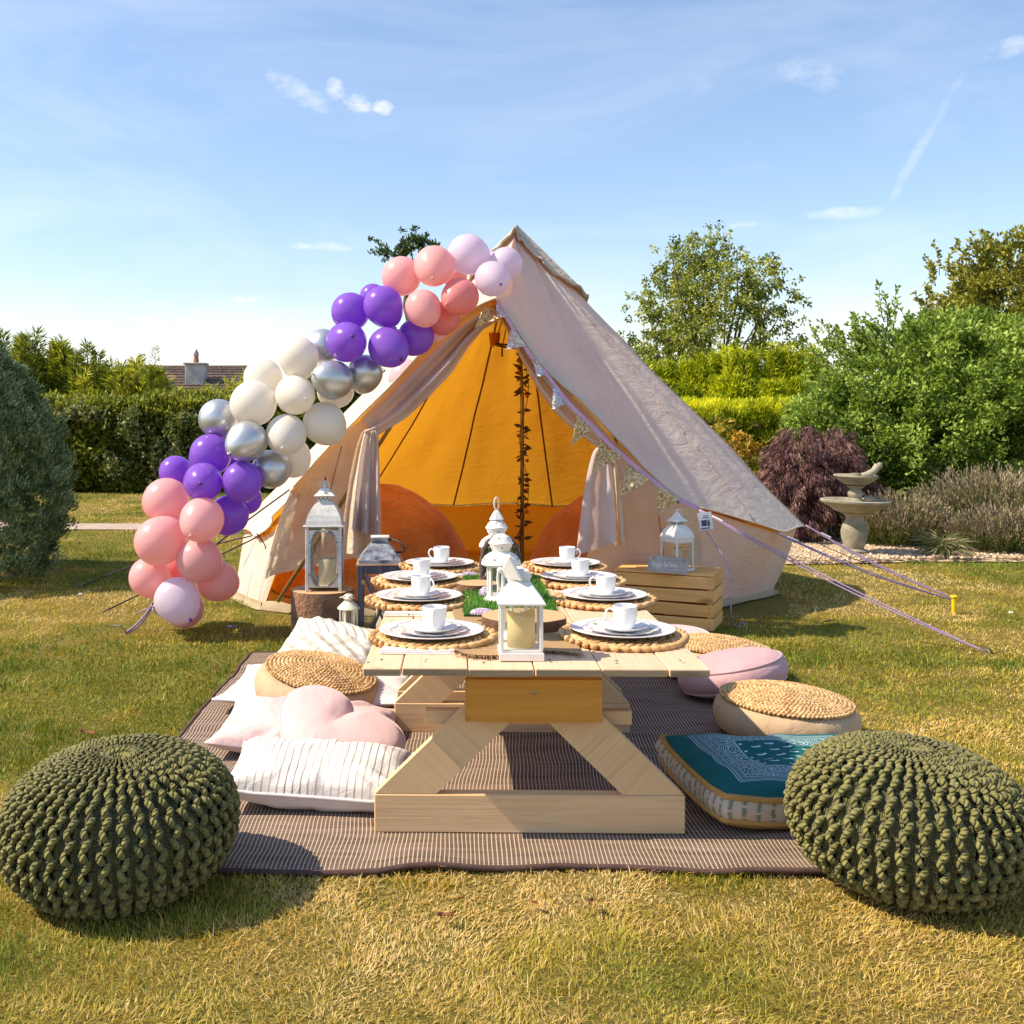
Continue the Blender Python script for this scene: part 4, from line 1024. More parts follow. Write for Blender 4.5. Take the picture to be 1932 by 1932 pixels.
# ------------------------------------------------------------------ guy ropes and pegs
def rope(name, label, pts, r=.004, mat=ROPEM, twin=0.0, n=30, sagz=.03, cat='rope', group=None):
    t = thing(name, label, cat, tuple(pts[-1]), group=group)
    for k in ((-1, 1) if twin else (0,)):
        q = cr(pts, n) if len(pts) > 2 else np.array([np.array(pts[0]) * (1 - i / n) + np.array(pts[1]) * i / n for i in range(n + 1)])
        i_ = np.linspace(0, 1, len(q)); q[:, 2] -= np.sin(i_ * PI) * sagz; q[:, 2] = np.maximum(q[:, 2], .004)
        q = q + np.array((0, 0, 1)) * (k * twin * np.sin(i_ * PI * .93 + .2))[:, None]
        g = Geo(); g.tube(q, r, 6); g.build('strand', mat, t, True, world=True)
    return t
def runner(t, p, d):
    d = Vector(d).normalized(); g = Geo(); g.tube([Vector(p) - d * .035, Vector(p) + d * .035], .006, 6); g.build('slider', surf('white_plastic_slider', (.75, .75, .78), .4), t, world=True)
gA = P(1320, 962, 6.08); e = G(1865, 1232); r_ = rope('guy_rope', 'long purple guy rope from the tent corner to the nearest right peg', [gA, e], .004, twin=.010); runner(r_, gA * .93 + e * .07, e - gA)
gB2 = P(1463, 1004, 6.55); e = G(1795, 1140) + Vector((0, 0, .03)); r_ = rope('guy_rope', 'purple guy rope running to the yellow peg', [gB2, e], .0045, twin=.006); runner(r_, gB2 * .9 + e * .1, e - gB2)
gC = P(1520, 991, 7.1); e = G(1805, 1131); r_ = rope('guy_rope', 'purple guy rope from the tip of the eave over the fountain base', [gC, e], .0045, twin=.006); runner(r_, gC * .86 + e * .14, e - gC)
rope('guy_rope', 'thin dark guy rope furthest back on the right', [P(1478, 992, 7.6), G(1712, 1088)], .003, DARKROPE)
gD = P(546, 924, 6.14); e = G(235, 1195)
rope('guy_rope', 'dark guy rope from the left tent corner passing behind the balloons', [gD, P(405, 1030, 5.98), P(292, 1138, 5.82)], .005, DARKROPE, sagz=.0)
rope('guy_rope', 'twin purple guy rope ending at the front left peg', [P(292, 1136, 5.82), e], .005, twin=.012)
g = thing('knot', 'purple knot tying the lowest balloons to the guy rope', 'knot', tuple(P(292, 1140, 5.80)))
q = Geo()
for k in range(3): q.tube([(.018 * math.cos(a + k) + .004 * k, .012 * math.sin(a), .014 * math.sin(a + k * .8)) for a in np.linspace(0, 2 * PI, 12)[:-1]], .005, 5, close=True)
q.build('loops', ROPEM, g, True); q = Geo(); q.tube([(0, 0, 0), (-.05, .01, -.03), (-.10, 0, -.05)], .004, 5); q.build('loose_end', ROPEM, g, True)
q = Geo(); q.tube([(0, 0, 0), (-.01, .0, -.03), (.012, 0, -.055)], .006, 5); q.build('loose_end', surf('white_cord', (.7, .66, .72), .7), g, True)
gE = P(492, 1010, 6.85)
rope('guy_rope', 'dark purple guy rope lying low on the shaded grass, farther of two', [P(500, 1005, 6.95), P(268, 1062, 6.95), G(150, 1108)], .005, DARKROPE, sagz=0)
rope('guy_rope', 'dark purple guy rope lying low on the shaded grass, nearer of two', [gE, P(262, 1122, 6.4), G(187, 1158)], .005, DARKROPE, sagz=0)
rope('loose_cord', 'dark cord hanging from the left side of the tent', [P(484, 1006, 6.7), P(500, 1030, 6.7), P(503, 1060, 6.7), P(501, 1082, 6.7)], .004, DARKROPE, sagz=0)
rope('loose_cord', 'purple cord trailing from the tent corner over the wooden crate', [gA, P(1335, 1005, 6.0), P(1365, 1050, 5.85), P(1380, 1090, 5.75), P(1379, 1150, 5.70), G(1386, 1182), G(1402, 1184), G(1406, 1176), G(1396, 1178)], .004, sagz=0)
YEL = surf('yellow_plastic', (.85, .55, .01), .4, .05, 20); PEG = surf('steel_peg', (.16, .15, .16), .5, metallic=.7)
c = G(1800, 1157); t = thing('tent_peg', 'bright yellow plastic tent peg', 'peg', tuple(c)); g = Geo(); g.box((0, 0, .045), (.022, .028, .10), .005); g.build('shaft', YEL, t); g = Geo(); g.box((0, 0, .10), (.036, .036, .020), .006); g.build('head', YEL, t)
for (u, v, lb) in ((235, 1196, 'bent steel peg holding the front left guy rope'), (1868, 1234, 'steel peg at the end of the long right guy rope'), (150, 1110, 'small steel peg in the shade at the far left')):
    c = G(u, v); t = thing('tent_peg', lb, 'peg', tuple(c)); g = Geo(); g.tube([(.03, 0, -.02), (0, 0, .02), (-.02, .005, .04), (-.05, .01, .045), (-.10, .03, .035)][:5 if u == 235 else 3], .004, 6); g.build('shaft', PEG, t, True)

# ------------------------------------------------------------------ balloons
def balloonmat(name, col, col_t, rough=.28, transl=.3, metal=0.0, coat=.15):
    m, n, out = newmat(name); v = coords(n)
    nm = n.bump(n.noise(v, 900, 2), .04, .001)
    b = pbsdf(n, col, rough, metal, nm); b.inputs['Coat Weight'].default_value = coat; b.inputs['Coat Roughness'].default_value = .12
    b.inputs['Specular IOR Level'].default_value = .35
    last = b.outputs[0]
    if transl:
        t = n.add('ShaderNodeBsdfTranslucent'); t.inputs[0].default_value = (*col_t, 1)
        mx = n.add('ShaderNodeMixShader'); mx.inputs[0].default_value = transl; n.l.new(last, mx.inputs[1]); n.l.new(t.outputs[0], mx.inputs[2]); last = mx.outputs[0]
    n.l.new(last, out.inputs[0]); return m
BM = dict(pink=balloonmat('pink_balloon', (.90, .55, .55), (1, .60, .58), .34, .42), coral=balloonmat('coral_balloon', (.90, .38, .38), (1, .40, .38), .34, .42),
          purple=balloonmat('purple_balloon', (.33, .15, .70), (.50, .16, .88), .25, .42, coat=.3), white=balloonmat('ivory_balloon', (.86, .83, .77), (.97, .92, .82), .35, .36, coat=.1),
          silver=balloonmat('silver_balloon', (.58, .60, .62), (.5, .5, .5), .36, 0, .70, .2), lilac=balloonmat('pale_lilac_balloon', (.80, .70, .82), (.95, .82, .95), .32, .42, coat=.25),
          blush=balloonmat('pale_pink_balloon', (.85, .60, .66), (.98, .70, .75), .34, .42, coat=.2))
DK = surf('balloon_knot_dark', (.10, .03, .16), .6)
BL = [  # u, v, radius, colour, depth layer, which one
 (334, 1132, 43, 'lilac', 0, 'white balloon at the very bottom of the garland, in front'),
 (347, 1147, 38, 'blush', 2.2, 'pale pink balloon peeping out behind the lowest white one'),
 (283, 1089, 39, 'pink', 1.8, 'pink balloon leftmost at the foot of the garland'),
 (376, 1057, 43, 'pink', .6, 'pink balloon directly above the lowest white balloon'),
 (410, 1096, 39, 'pink', 2.2, 'pink balloon nearest the tent at the foot of the garland'),
 (328, 1076, 36, 'coral', 3.4, 'deep pink balloon hidden in the middle of the lowest cluster'),
 (301, 1021, 47, 'pink', 1.2, 'largest pink balloon on the left of the lowest cluster'),
 (381, 980, 42, 'pink', 0, 'pink balloon just under the purple pair, facing front'),
 (313, 945, 44, 'pink', 1.6, 'top left pink balloon of the lowest cluster'),
 (331, 890, 31, 'purple', 2.2, 'small purple balloon leftmost in the lower purple group'),
 (383, 909, 37, 'purple', .2, 'purple balloon in the front centre of the lower purple group'),
 (397, 858, 40, 'purple', 1.2, 'topmost purple balloon of the lower purple group'),
 (457, 908, 38, 'purple', .6, 'purple balloon right of centre touching the lower silver one'),
 (431, 972, 39, 'purple', 2.2, 'lowest purple balloon behind the front pink one'),
 (464, 941, 31, 'purple', 3.0, 'mauve purple balloon half hidden nearest the guy rope'),
 (434, 862, 20, 'purple', 3.0, 'tiny purple balloon behind the lower silver one'),
 (412, 790, 38, 'silver', 1.8, 'silver balloon on the outer left of the lower silver three'),
 (466, 832, 39, 'silver', 0, 'silver balloon in front centre of the lower silver three'),
 (512, 885, 37, 'silver', 1.6, 'silver balloon lowest right of the lower silver three'),
 (478, 761, 44, 'white', .9, 'big ivory balloon at the left of the white group'),
 (496, 713, 37, 'white', 2.2, 'ivory balloon second from the top left of the white group'),
 (563, 674, 39, 'white', 1.2, 'topmost ivory balloon of the white group'),
 (557, 745, 38, 'white', .3, 'ivory balloon in the front middle of the white group'),
 (612, 799, 41, 'white', 1.2, 'ivory balloon furthest right of the white group'),
 (540, 820, 39, 'white', .3, 'ivory balloon lowest in front of the white group'),
 (549, 862, 38, 'white', 2.4, 'ivory balloon half hidden beneath the white group'),
 (632, 738, 34, 'white', 2.8, 'ivory balloon behind the upper silver one'),
 (629, 717, 38, 'silver', .3, 'silver balloon in front below the upper purple group'),
 (610, 654, 33, 'silver', 2.2, 'silver balloon between the top ivory and upper purple balloons'),
 (688, 704, 35, 'silver', 1.6, 'silver balloon under the upper purple group beside the tent edge'),
 (654, 645, 39, 'purple', 0, 'lowest left purple balloon of the upper purple group'),
 (661, 588, 37, 'purple', 1.6, 'outermost purple balloon of the upper purple group'),
 (723, 577, 38, 'purple', .5, 'purple balloon high in the centre of the upper purple group'),
 (703, 560, 25, 'purple', 2.6, 'small purple balloon peeping out at the top of its group'),
 (733, 655, 39, 'purple', 0, 'purple balloon lowest in front of the upper purple group'),
 (784, 636, 35, 'purple', 2.0, 'magenta purple balloon behind the front pink one'),
 (768, 713, 36, 'blush', 4.2, 'pale lilac balloon tucked under the tent roof edge'),
 (822, 628, 17, 'blush', 3.2, 'tiny pale balloon between the pink ones and the roof edge'),
 (757, 521, 38, 'pink', 1.6, 'pink balloon furthest left in the upper pink group'),
 (819, 502, 39, 'pink', .4, 'pink balloon at the top of the upper pink group'),
 (798, 581, 35, 'pink', 0, 'pink balloon lowest left in front of the upper pink group'),
 (868, 560, 36, 'coral', 0, 'coral pink balloon touching the tent peak opening'),
 (838, 600, 31, 'coral', 2.0, 'coral balloon half hidden behind the two front pink ones'),
 (858, 520, 24, 'pink', 2.8, 'small pink balloon behind the tallest pale balloon'),
 (883, 480, 39, 'lilac', 1.2, 'tallest pale lilac balloon at the top of the garland'),
 (929, 526, 34, 'lilac', 0, 'pale lilac balloon in front of the tent peak'),
 (954, 498, 32, 'lilac', 1.6, 'pale lilac balloon furthest right at the top of the garland'),
 (932, 488, 14, 'lilac', 2.4, 'tiny pale balloon between the three lilac ones'),
]
ys_ = np.array([5.62 + .085 * b[4] - .0003 * (1132 - b[1]) * 0 for b in BL]); us = np.array([b[0] for b in BL], float); vs = np.array([b[1] for b in BL], float); rs = np.array([b[2] for b in BL], float)
order = np.argsort(ys_)
for it in range(160):
    X_ = (us - PU) * ys_ / F; Z_ = H - (vs - PV) * ys_ / F; R_ = rs * ys_ / F
    for i in range(len(BL)):
        for j in range(i + 1, len(BL)):
            dxz = math.hypot(X_[i] - X_[j], Z_[i] - Z_[j]); need = (R_[i] + R_[j]) * .93
            if dxz < need:
                dy = math.sqrt(need * need - dxz * dxz); cur = ys_[j] - ys_[i]; s_ = 1 if BL[j][4] >= BL[i][4] else -1
                if s_ * cur < dy:
                    mv = (dy - s_ * cur) * .22; ys_[j] += s_ * mv; ys_[i] -= s_ * mv
    ys_ = ys_ - (ys_.mean() - 5.72) * .1
ys_ = 5.72 + (ys_ - ys_.mean()); ys_[[b[0] for b in BL].index(768)] = 6.24
prof = []
for i in range(21):
    a = PI * i / 20; z = -math.cos(a); r_ = math.sin(a) ** 1.0 * (1 + .02 * z)
    if z < -.40: z = z - (-.40 - z) * .30 * (1 + .5 * (-.40 - z)); r_ *= 1 - .10 * max(0, -.75 - z)
    prof.append((r_, z))
prof[0] = (0.02, prof[0][1] - .02); prof[-1] = (0, prof[-1][1])
g = Geo(); g.lathe(prof, 32); bmesh_src = {}
k_ = Geo(); k_.lathe([(.085, -.10), (.075, -.075), (.04, -.05), (.030, -.02), (.06, .03), (.02, .05)], 10)
for i, (u, v, r_, col_, lay, lab) in enumerate(BL):
    y = float(ys_[i]); c = P(u, v, y); rr = r_ * y / F
    t = thing('balloon', lab, 'balloon', tuple(c), group='balloons of the garland along the tent')
    # knots point inwards or towards the viewer
    d = Vector((rng.normal(0, .5), -1 if lay < .5 else .6, rng.normal(-.1, .5))).normalized()
    q = (-d).to_track_quat('Z', 'Y').to_euler(); t.rotation_euler = q; t.scale = (rr / 1.0,) * 3
    if col_ not in bmesh_src:
        o = g.build('skin', BM[col_], t, True); bmesh_src[col_] = o
        o2 = k_.build('knot', DK if col_ == 'purple' else BM[col_ if col_ != 'lilac' else 'purple'], t, True); bmesh_src[col_ + 'k'] = o2
    else: o = inst(bmesh_src[col_], 'skin', t); o2 = inst(bmesh_src[col_ + 'k'], 'knot', t)
    o.scale = (.985, .985, 1.0); o2.location = (0, 0, prof[0][1] - .005)
# ------------------------------------------------------------------ rug
m, n, out = newmat('striped_rug'); uv = coords(n, 'UV'); ux, uy, _ = n.sep(uv)[:3]
nz = n.noise(n.mapping(uv, scale=(3, 40, 1)), 3, 4, .6); nx_ = n.noise(n.mapping(uv, scale=(1, 1, 1)), 2.2, 3)
line = n.m('ABSOLUTE', n.m('SUBTRACT', n.m('FRACT', n.m('ADD', n.m('MULTIPLY', ux, 176.0), n.m('MULTIPLY', nx_, .0))), .5))
rib = n.m('SINE', n.m('MULTIPLY', uy, 2100.0)); gap = n.m('SINE', n.m('MULTIPLY', uy, 1050.0))
lm = n.m('MULTIPLY', n.ramp(line, [(.09, 1.0), (.15, 0.0)]), n.m('MULTIPLY_ADD', gap, .18, .82), clamp=True)
base = n.mix(n.ramp(nz, [(.35, 0.0), (.68, 1.0)]), (.095, .062, .038), (.21, .15, .095))
base = n.mix(n.ramp(n.noise(n.mapping(uv, scale=(1, 6, 1)), 5, 4), [(.45, 0.0), (.7, .5)]), base, (.30, .20, .165))
c = n.mix(lm, base, (.62, .53, .46))
hh = n.m('ADD', n.m('MULTIPLY', rib, .5), n.m('MULTIPLY', lm, .9))
b = pbsdf(n, c, .92, 0, n.bump(hh, .5, .003)); b.inputs['Specular IOR Level'].default_value = .15; n.l.new(b.outputs[0], out.inputs[0]); RUGM = m
rug = thing('rug', 'brown outdoor rug with thin cream stripes under the low table', 'rug', (.07, 3.97, 0))
def rugz(x, y):
    e = np.exp(-((y - RUG[2]) / .16) ** 2); w = .012 * (np.sin(x * 6.5 + 1) + .6 * np.sin(x * 15 + y * 3)) * e
    return .008 + np.maximum(0, w) + .010 * np.clip(fbm(x * 2.2, y * 4, 0, 5, 2) - .5, 0, 1) + .006 * np.maximum(0, np.sin(y * 26 + 2 * np.sin(x * 3)) - .3) * (np.abs(x - .25) > .38)
nx, ny = 150, 130; xs = np.linspace(RUG[0], RUG[1], nx); ys = np.linspace(RUG[2], RUG[3], ny); X, Y = np.meshgrid(xs, ys)
wob = (fbm(X * 2, Y * 0, 0, 33, 2) - .5) * .05 * np.exp(-((Y - RUG[2]) / .25) ** 2) + .012 * np.sin(X * 5) * np.exp(-((Y - RUG[2]) / .5) ** 2)
wx = (fbm(Y * 2.2, X * 0, 0, 37, 2) - .5) * .07
Yw, Xw = Y + wob, X + wx + (Y - 3.97) * .0174; Zw = rugz(X, Y)
U = (X - RUG[0]) / (RUG[1] - RUG[0]) + (fbm(X * 3, Y * 2.2, 0, 39, 3) - .5) * .018; Vv = (Y - RUG[2]) / (RUG[3] - RUG[2])
mk('weave', np.stack([Xw, Yw, Zw], -1), gridF(ny, nx), RUGM, rug, smooth=True, uv=np.stack([U, Vv], -1).reshape(-1, 2), world=True)
RUGE = surf('rug_edge', (.11, .06, .05), .95, .2, 30, .6, 300)
for idx in (np.s_[0, :], np.s_[-1, :], np.s_[:, 0], np.s_[:, -1]):
    g = Geo(); g.tube(np.stack([Xw[idx], Yw[idx], Zw[idx] - .002], -1), .008, 6); g.build('bound_edge', RUGE, rug, True, world=True)

# ------------------------------------------------------------------ low table
PINE_Y = woodmat('pine_planks', (.84, .60, .40), (.76, .50, .31), 1, .6, 60, (.42, .25, .12), .12)
PINE_X = woodmat('pine_board', (.79, .56, .31), (.71, .46, .24), 0, .65, 60, (.36, .22, .10), .08)
HONEY = woodmat('honey_board', (.68, .31, .05), (.55, .23, .03), 0, .6, 60, (.22, .10, .02), .05)
GREYEND = woodmat('weathered_edge', (.33, .26, .16), (.22, .18, .11), 0, .8, 60, (.14, .11, .07), .2)
TYAW = -.0174
STARM0 = surf('dull_screw', (.22, .20, .17), .5, .1, 40, metallic=.5)
table = thing('low_table', 'long low wooden picnic table laid for eight', 'table', (.266, 2.868, 0), (0, 0, TYAW))
pw = [.110, .185, .185, .185, .185, .116]; x = -.483; SL = -.016
dz0 = [.000, .0015, -.001, .001, .0, .0015]
for i, w_ in enumerate(pw):
    g = Geo(); g.box((0, 1.14, 0), (w_ - .0035, 2.28, .022), .0022); o = g.build('plank', PINE_Y, table); o.location = (x + w_ / 2, [.0, .0, .002, -.002, .003, -.004][i], .489 + dz0[i]); o.rotation_euler = (SL, 0, 0); x += w_
    # end grain strip standing 1 mm proud of the sawn end
    g = Geo(); g.box((0, -.0008, -.0015), (w_ - .009, .002, .017), .0005); e_ = g.build('end_grain', GREYEND, o)
g = Geo(); g.box((0, 0, 0), (.385, .024, .120), .002); o = g.build('apron', HONEY, table); o.location = (-.003, .045, .402)
g = Geo(); g.box((0, 0, 0), (.375, .035, .028), .002); o = g.build('apron_batten', HONEY, table); o.location = (-.003, .062, .4625)
g = Geo()
for q in (.07,): g.lathe([(.005, 0), (.006, .003), (0, .004)], 10, (0, 0, 0))
o = g.build('screw', surf('screw_head', (.35, .33, .28), .4, metallic=.8), table); o.location = (-.003, .033, .425); o.rotation_euler = (R(90), 0, 0)
def foot(y, th=.045, w_=.887, rail=True):
    top = .478 + SL * y; hb = .109; cx = -.012; g = Geo()
    g.box((0, 0, 0), (w_, th, hb), .003); o = g.build('foot_beam', PINE_X, table); o.location = (cx, y, hb / 2 + .010)
    z0 = hb + .0115
    for s_ in (-1, 1):
        xo = s_ * (w_ / 2 - .003); run = (top - z0); xt = s_ * (w_ / 2 - run * 1.04); lw = .175
        pts = [(xo, z0), (xt, top), (xt - s_ * lw, top), (xo - s_ * lw, z0)]
        g = Geo(); g.poly(pts if s_ < 0 else pts[::-1], -th / 2 + .003, th / 2 - .003, 1)
        cc = np.array((cx + (xo + xt) / 2, y, (z0 + top) / 2)); Vv = np.concatenate(g.V) - np.array(((xo + xt) / 2, 0, (z0 + top) / 2))
        # turn the mesh so its grain runs along the board
        an = math.atan2(top - z0, xt - xo); Mr = rotm(0, an, 0); me_V = Vv @ Mr  # to local
        o = mk('leg', me_V, g.F, PINE_X, table); o.location = cc; o.rotation_euler = (0, an, 0)
        ev = o.data
    if not rail: return
    g = Geo(); g.box((0, 0, 0), (.60, th - .008, .04), .002); o = g.build('foot_rail', PINE_X, table); o.location = (cx, y + .045, top - .150)
foot(.105); foot(1.045, rail=False); foot(1.22, rail=False)
scr = None
for sx in (-.44, -.30, -.12, .06, .24, .42):
    for sy in (.075, .105):
        if scr is None: g = Geo(); g.lathe([(.0045, 0), (.0045, .0008), (0, .001)], 9); scr = o = g.build('screw', STARM0, table)
        else: o = inst(scr, 'screw', table)
        o.location = (sx + rng.normal(0, .012), sy * 1.0 + rng.normal(0, .004), .5014 - .0016)
g = Geo(); g.box((0, 0, 0), (.035, 1.15, .07), .002); o = g.build('stretcher', PINE_Y, table); o.location = (-.003, .70, .425)

# ------------------------------------------------------------------ cushions
def fabric(name, fn=None, col=(.8, .8, .8), rough=.9, weave=700, bump=.25, sheen=.0, wr=.35):
    m, n, out = newmat(name); v = coords(n); uv = coords(n, 'UV')
    c = fn(n, uv, v) if fn else n.mix(n.ramp(n.noise(v, 9, 4), [(.35, 0.0), (.7, 1.0)]), col, tuple(q * .88 for q in col))
    w1 = n.noise(v, weave, 2); w2 = n.noise(n.mapping(v, scale=(1, 1, 1)), 9, 5, .6, dist=.8)
    nm = n.bump(w1, bump, .0015, n.bump(w2, wr, .02))
    b = pbsdf(n, c, rough, 0, nm); b.inputs['Specular IOR Level'].default_value = .15
    if sheen: b.inputs['Sheen Weight'].default_value = sheen
    n.l.new(b.outputs[0], out.inputs[0]); return m
def cushion(parent, w_, d_, t_, mat, matb=None, seed=0, pinch=.10, nn=44, pw=2.4, crease=.012, band=0.0, bmat=None, piping=None, name='cover'):
    """pillow: bulging top and bottom sheet meeting in a pinched seam"""
    a = np.linspace(-1, 1, nn); A, B = np.meshgrid(a, a)
    e = np.clip((1 - np.abs(A) ** pw) * (1 - np.abs(B) ** pw), 0, 1) ** .42
    bow = pinch * (1 - np.abs(A) ** 2.0); bow2 = pinch * (1 - np.abs(B) ** 2.0)
    X = A * w_ / 2 * (1 - bow2 * np.abs(A) ** 3 * 1.0); Y = B * d_ / 2 * (1 - bow * np.abs(B) ** 3 * 1.0)
    edge = np.maximum(np.abs(A), np.abs(B)); ang = np.arctan2(B, A)
    cr_ = (vn(ang * 7 + 20, edge * 1.2, 0, seed) - .5) * crease * 2 * np.clip((edge - .35) * 2, 0, 1) * (1 - edge ** 8) + (fbm(A * 2 + seed, B * 2, 0, seed + 3, 2) - .5) * t_ * .25 * e
    cor = np.clip((np.abs(A) * np.abs(B) - .62) / .38, 0, 1) * .010
    obs = []
    for s_ in (1, -1):
        Z = s_ * (band / 2 + (t_ - band) / 2 * e) + cr_ * (1 if s_ > 0 else .4) + cor
        V = np.stack([X, Y, Z], -1); Fq = gridF(nn, nn) if s_ > 0 else gridF(nn, nn)[:, ::-1]
        obs.append(mk(name if s_ > 0 else 'underside', V, Fq, mat if s_ > 0 else (matb or mat), parent, smooth=True, uv=np.stack([(A + 1) / 2, (B + 1) / 2], -1).reshape(-1, 2)))
    loop = [(0, j) for j in range(nn)] + [(i, nn - 1) for i in range(1, nn)] + [(nn - 1, j) for j in range(nn - 2, -1, -1)] + [(i, 0) for i in range(nn - 2, 0, -1)]
    if band:
        L_ = len(loop); V = []; uvs = []; per = 0; pr = None
        for q in range(7):
            f = q / 6
            for k, (i, j) in enumerate(loop):
                o = 1 + .10 * math.sin(PI * f) * (1 + .5 * math.sin(k * .35)) * .35
                V.append((X[i, j] * o, Y[i, j] * o, band * (f - .5) + cor[i, j] * 1.0)); uvs.append((k / L_, f))
        Fq = gridF(7, L_, True)[:, ::-1]
        mk('side_band', V, Fq, bmat or mat, parent, smooth=True, uv=np.array(uvs))
    if piping is not None:
        for z in ((band / 2, -band / 2) if band else (0,)):
            g = Geo(); g.tube([(X[i, j] * 1.0, Y[i, j] * 1.0, z + cor[i, j]) for i, j in loop], .006 if not band else .009, 6, close=True); g.build('piping', piping, parent, True)
    return obs
def stripes(n, uv, v):
    ux = n.sep(uv)[0]; w = n.m('ADD', ux, n.m('MULTIPLY', n.m('SUBTRACT', n.noise(uv, 6, 2), .5), .008))
    s1 = n.m('ABSOLUTE', n.m('SUBTRACT', n.m('FRACT', n.m('MULTIPLY', w, 24.0)), .5)); env = n.ramp(n.noise(n.mapping(uv, scale=(1, .3, 1)), 4.0, 2), [(.38, .35), (.6, 1.0)])
    return n.mix(n.m('MULTIPLY', n.ramp(s1, [(.07, 1.0), (.13, 0.0)]), env), (.76, .73, .69), (.25, .22, .19))
def chevron(n, uv, v):
    ux, uy, _ = n.sep(uv)[:3]
    def bars(k, a, b2, wd): return n.ramp(n.m('ABSOLUTE', n.m('SUBTRACT', n.m('FRACT', n.m('ADD', n.m('MULTIPLY', ux, a), n.m('MULTIPLY', uy, b2))), .5)), [(wd, 1.0), (wd + .03, 0.0)])
    b1 = bars(0, 4.5, 5.5, .17); b2_ = bars(0, 10, 6.5, .10); b3 = bars(0, -6, 5.0, .16)
    lowm = n.ramp(n.m('ADD', uy, n.m('MULTIPLY', ux, -.12)), [(.50, 1.0), (.52, 0.0)])
    ft = n.m('MULTIPLY', n.m('ADD', n.m('MULTIPLY', b1, .8), n.m('MULTIPLY', b3, .30)), lowm)
    ft = n.m('ADD', ft, n.m('MULTIPLY', b2_, n.m('SUBTRACT', 1.0, lowm)), clamp=True)
    return n.mix(n.m('MULTIPLY', ft, .85), (.78, .75, .69), (.36, .33, .26))
F_STR = fabric('striped_cotton', stripes, wr=.5); F_CHEV = fabric('taupe_barred_cotton', chevron, wr=.3)
F_WHT = fabric('white_cotton', col=(.76, .72, .72)); F_BLU = fabric('blush_linen', col=(.72, .53, .52), wr=.5); F_PINK = fabric('pink_velvet', col=(.70, .47, .46), sheen=.4, wr=.25, bump=.1)
F_MAU = fabric('mauve_velvet', col=(.56, .36, .38), sheen=.15, wr=.5, bump=.1); F_TANP = fabric('tan_cotton', col=(.52, .37, .20)); F_BEI = fabric('beige_linen', col=(.56, .40, .25), wr=.5)
RUGT = .018
def rest(name, label, cat, x, y, z, rot, group=None): return thing(name, label, cat, (x, y, z), rot, group)
LP = 'floor cushions left of the table'; RP = 'floor cushions right of the table'
t = rest('pillow', 'white and grey finely striped pillow nearest the camera on the left', 'cushion', -.375, 3.235, .082, (R(6), R(3), R(-3)), LP)
cushion(t, .56, .33, .15, F_STR, F_WHT, 3, .05, pw=2.6, crease=.016, piping=F_WHT)
t = rest('pillow', 'blush pink oblong pillow under the heart cushion', 'cushion', -.485, 3.76, .068, (R(6), R(3), R(-4)), LP)
cushion(t, .64, .42, .13, F_BLU, F_BLU, 8, .07, crease=.018)
t = rest('pillow', 'white floor pillow underneath the left jute pouffe', 'cushion', -.50, 4.38, .060, (0, R(0), R(-4)), LP)
cushion(t, .78, .56, .10, F_WHT, F_BLU, 12, .06, crease=.016, piping=F_WHT)
t = rest('pillow', 'cream pillow with taupe bars leaning back behind the left jute pouffe', 'cushion', -.51, 4.76, .115, (R(18), R(6), R(-12)), LP)
cushion(t, .46, .47, .16, F_CHEV, F_WHT, 17, .06, crease=.012, piping=F_WHT)
# heart cushion
def heart(parent, s, th, mat):
    n1, n2 = 20, 96; V = []
    ts = np.linspace(0, 2 * PI, n2, endpoint=False)
    hx = 16 * np.sin(ts) ** 3; hy = 13 * np.cos(ts) - 4.2 * np.cos(2 * ts) - 1.6 * np.cos(3 * ts) - .6 * np.cos(4 * ts)
    hx, hy = hx / 17 * s, (hy + 2.5) / 17 * s
    hy = np.where(hy < -.6 * s, -.6 * s + (hy + .6 * s) * .6, hy)
    for sg in (1, -1):
        V = []
        for i in range(n1):
            q = i / (n1 - 1)
            for j in range(n2):
                z = sg * th / 2 * math.sqrt(max(0, 1 - q ** 2.6)) * (1 - .30 * math.exp(-((hx[j] * q) / (.14 * s)) ** 2) * min(1, max(0, hy[j] * q / (.30 * s)))); z += sg * (float(vn(ts[j] * 5, q * 2, 0, 4)) - .5) * .012 * q ** 3 * (1 - q ** 6)
                V.append((hx[j] * q, hy[j] * q, z))
        mk('cover' if sg > 0 else 'underside', V, gridF(n1, n2, True) if sg > 0 else gridF(n1, n2, True)[:, ::-1], mat, parent, smooth=True)
    g = Geo(); g.tube([(hx[j] * 1.005, hy[j] * 1.005, 0) for j in range(n2)], .0055, 6, close=True); g.build('piping', mat, parent, True)
t = rest('heart_cushion', 'pink velvet heart-shaped cushion propped on the blush pillow', 'cushion', -.392, 3.535, .098, tuple(Matrix(rotm(R(26), R(4), 0) @ rotm(0, 0, R(-32))).to_euler()), LP)
heart(t, .258, .12, F_PINK)
def round_cushion(parent, r, th, mat, pip=True):
    prof = [(0, -th / 2)] + [(r * math.cos(a) ** .55 if abs(math.cos(a)) > 1e-6 else 0, th / 2 * math.sin(a)) for a in np.linspace(-PI / 2 + .12, PI / 2 - .12, 18)] + [(0, th / 2)]
    g = Geo(); g.lathe(prof, 48); o = g.build('cover', mat, parent, True)
    for z in (.26, -.26):
        g = Geo(); k = math.asin(z * 2); g.tube([(r * 1.0 * math.cos(k) ** .55 * math.cos(a) * 1.004, r * math.cos(k) ** .55 * math.sin(a) * 1.004, z * th) for a in np.linspace(0, 2 * PI, 49)[:-1]], .006, 6, close=True); g.build('piping', mat, parent, True)
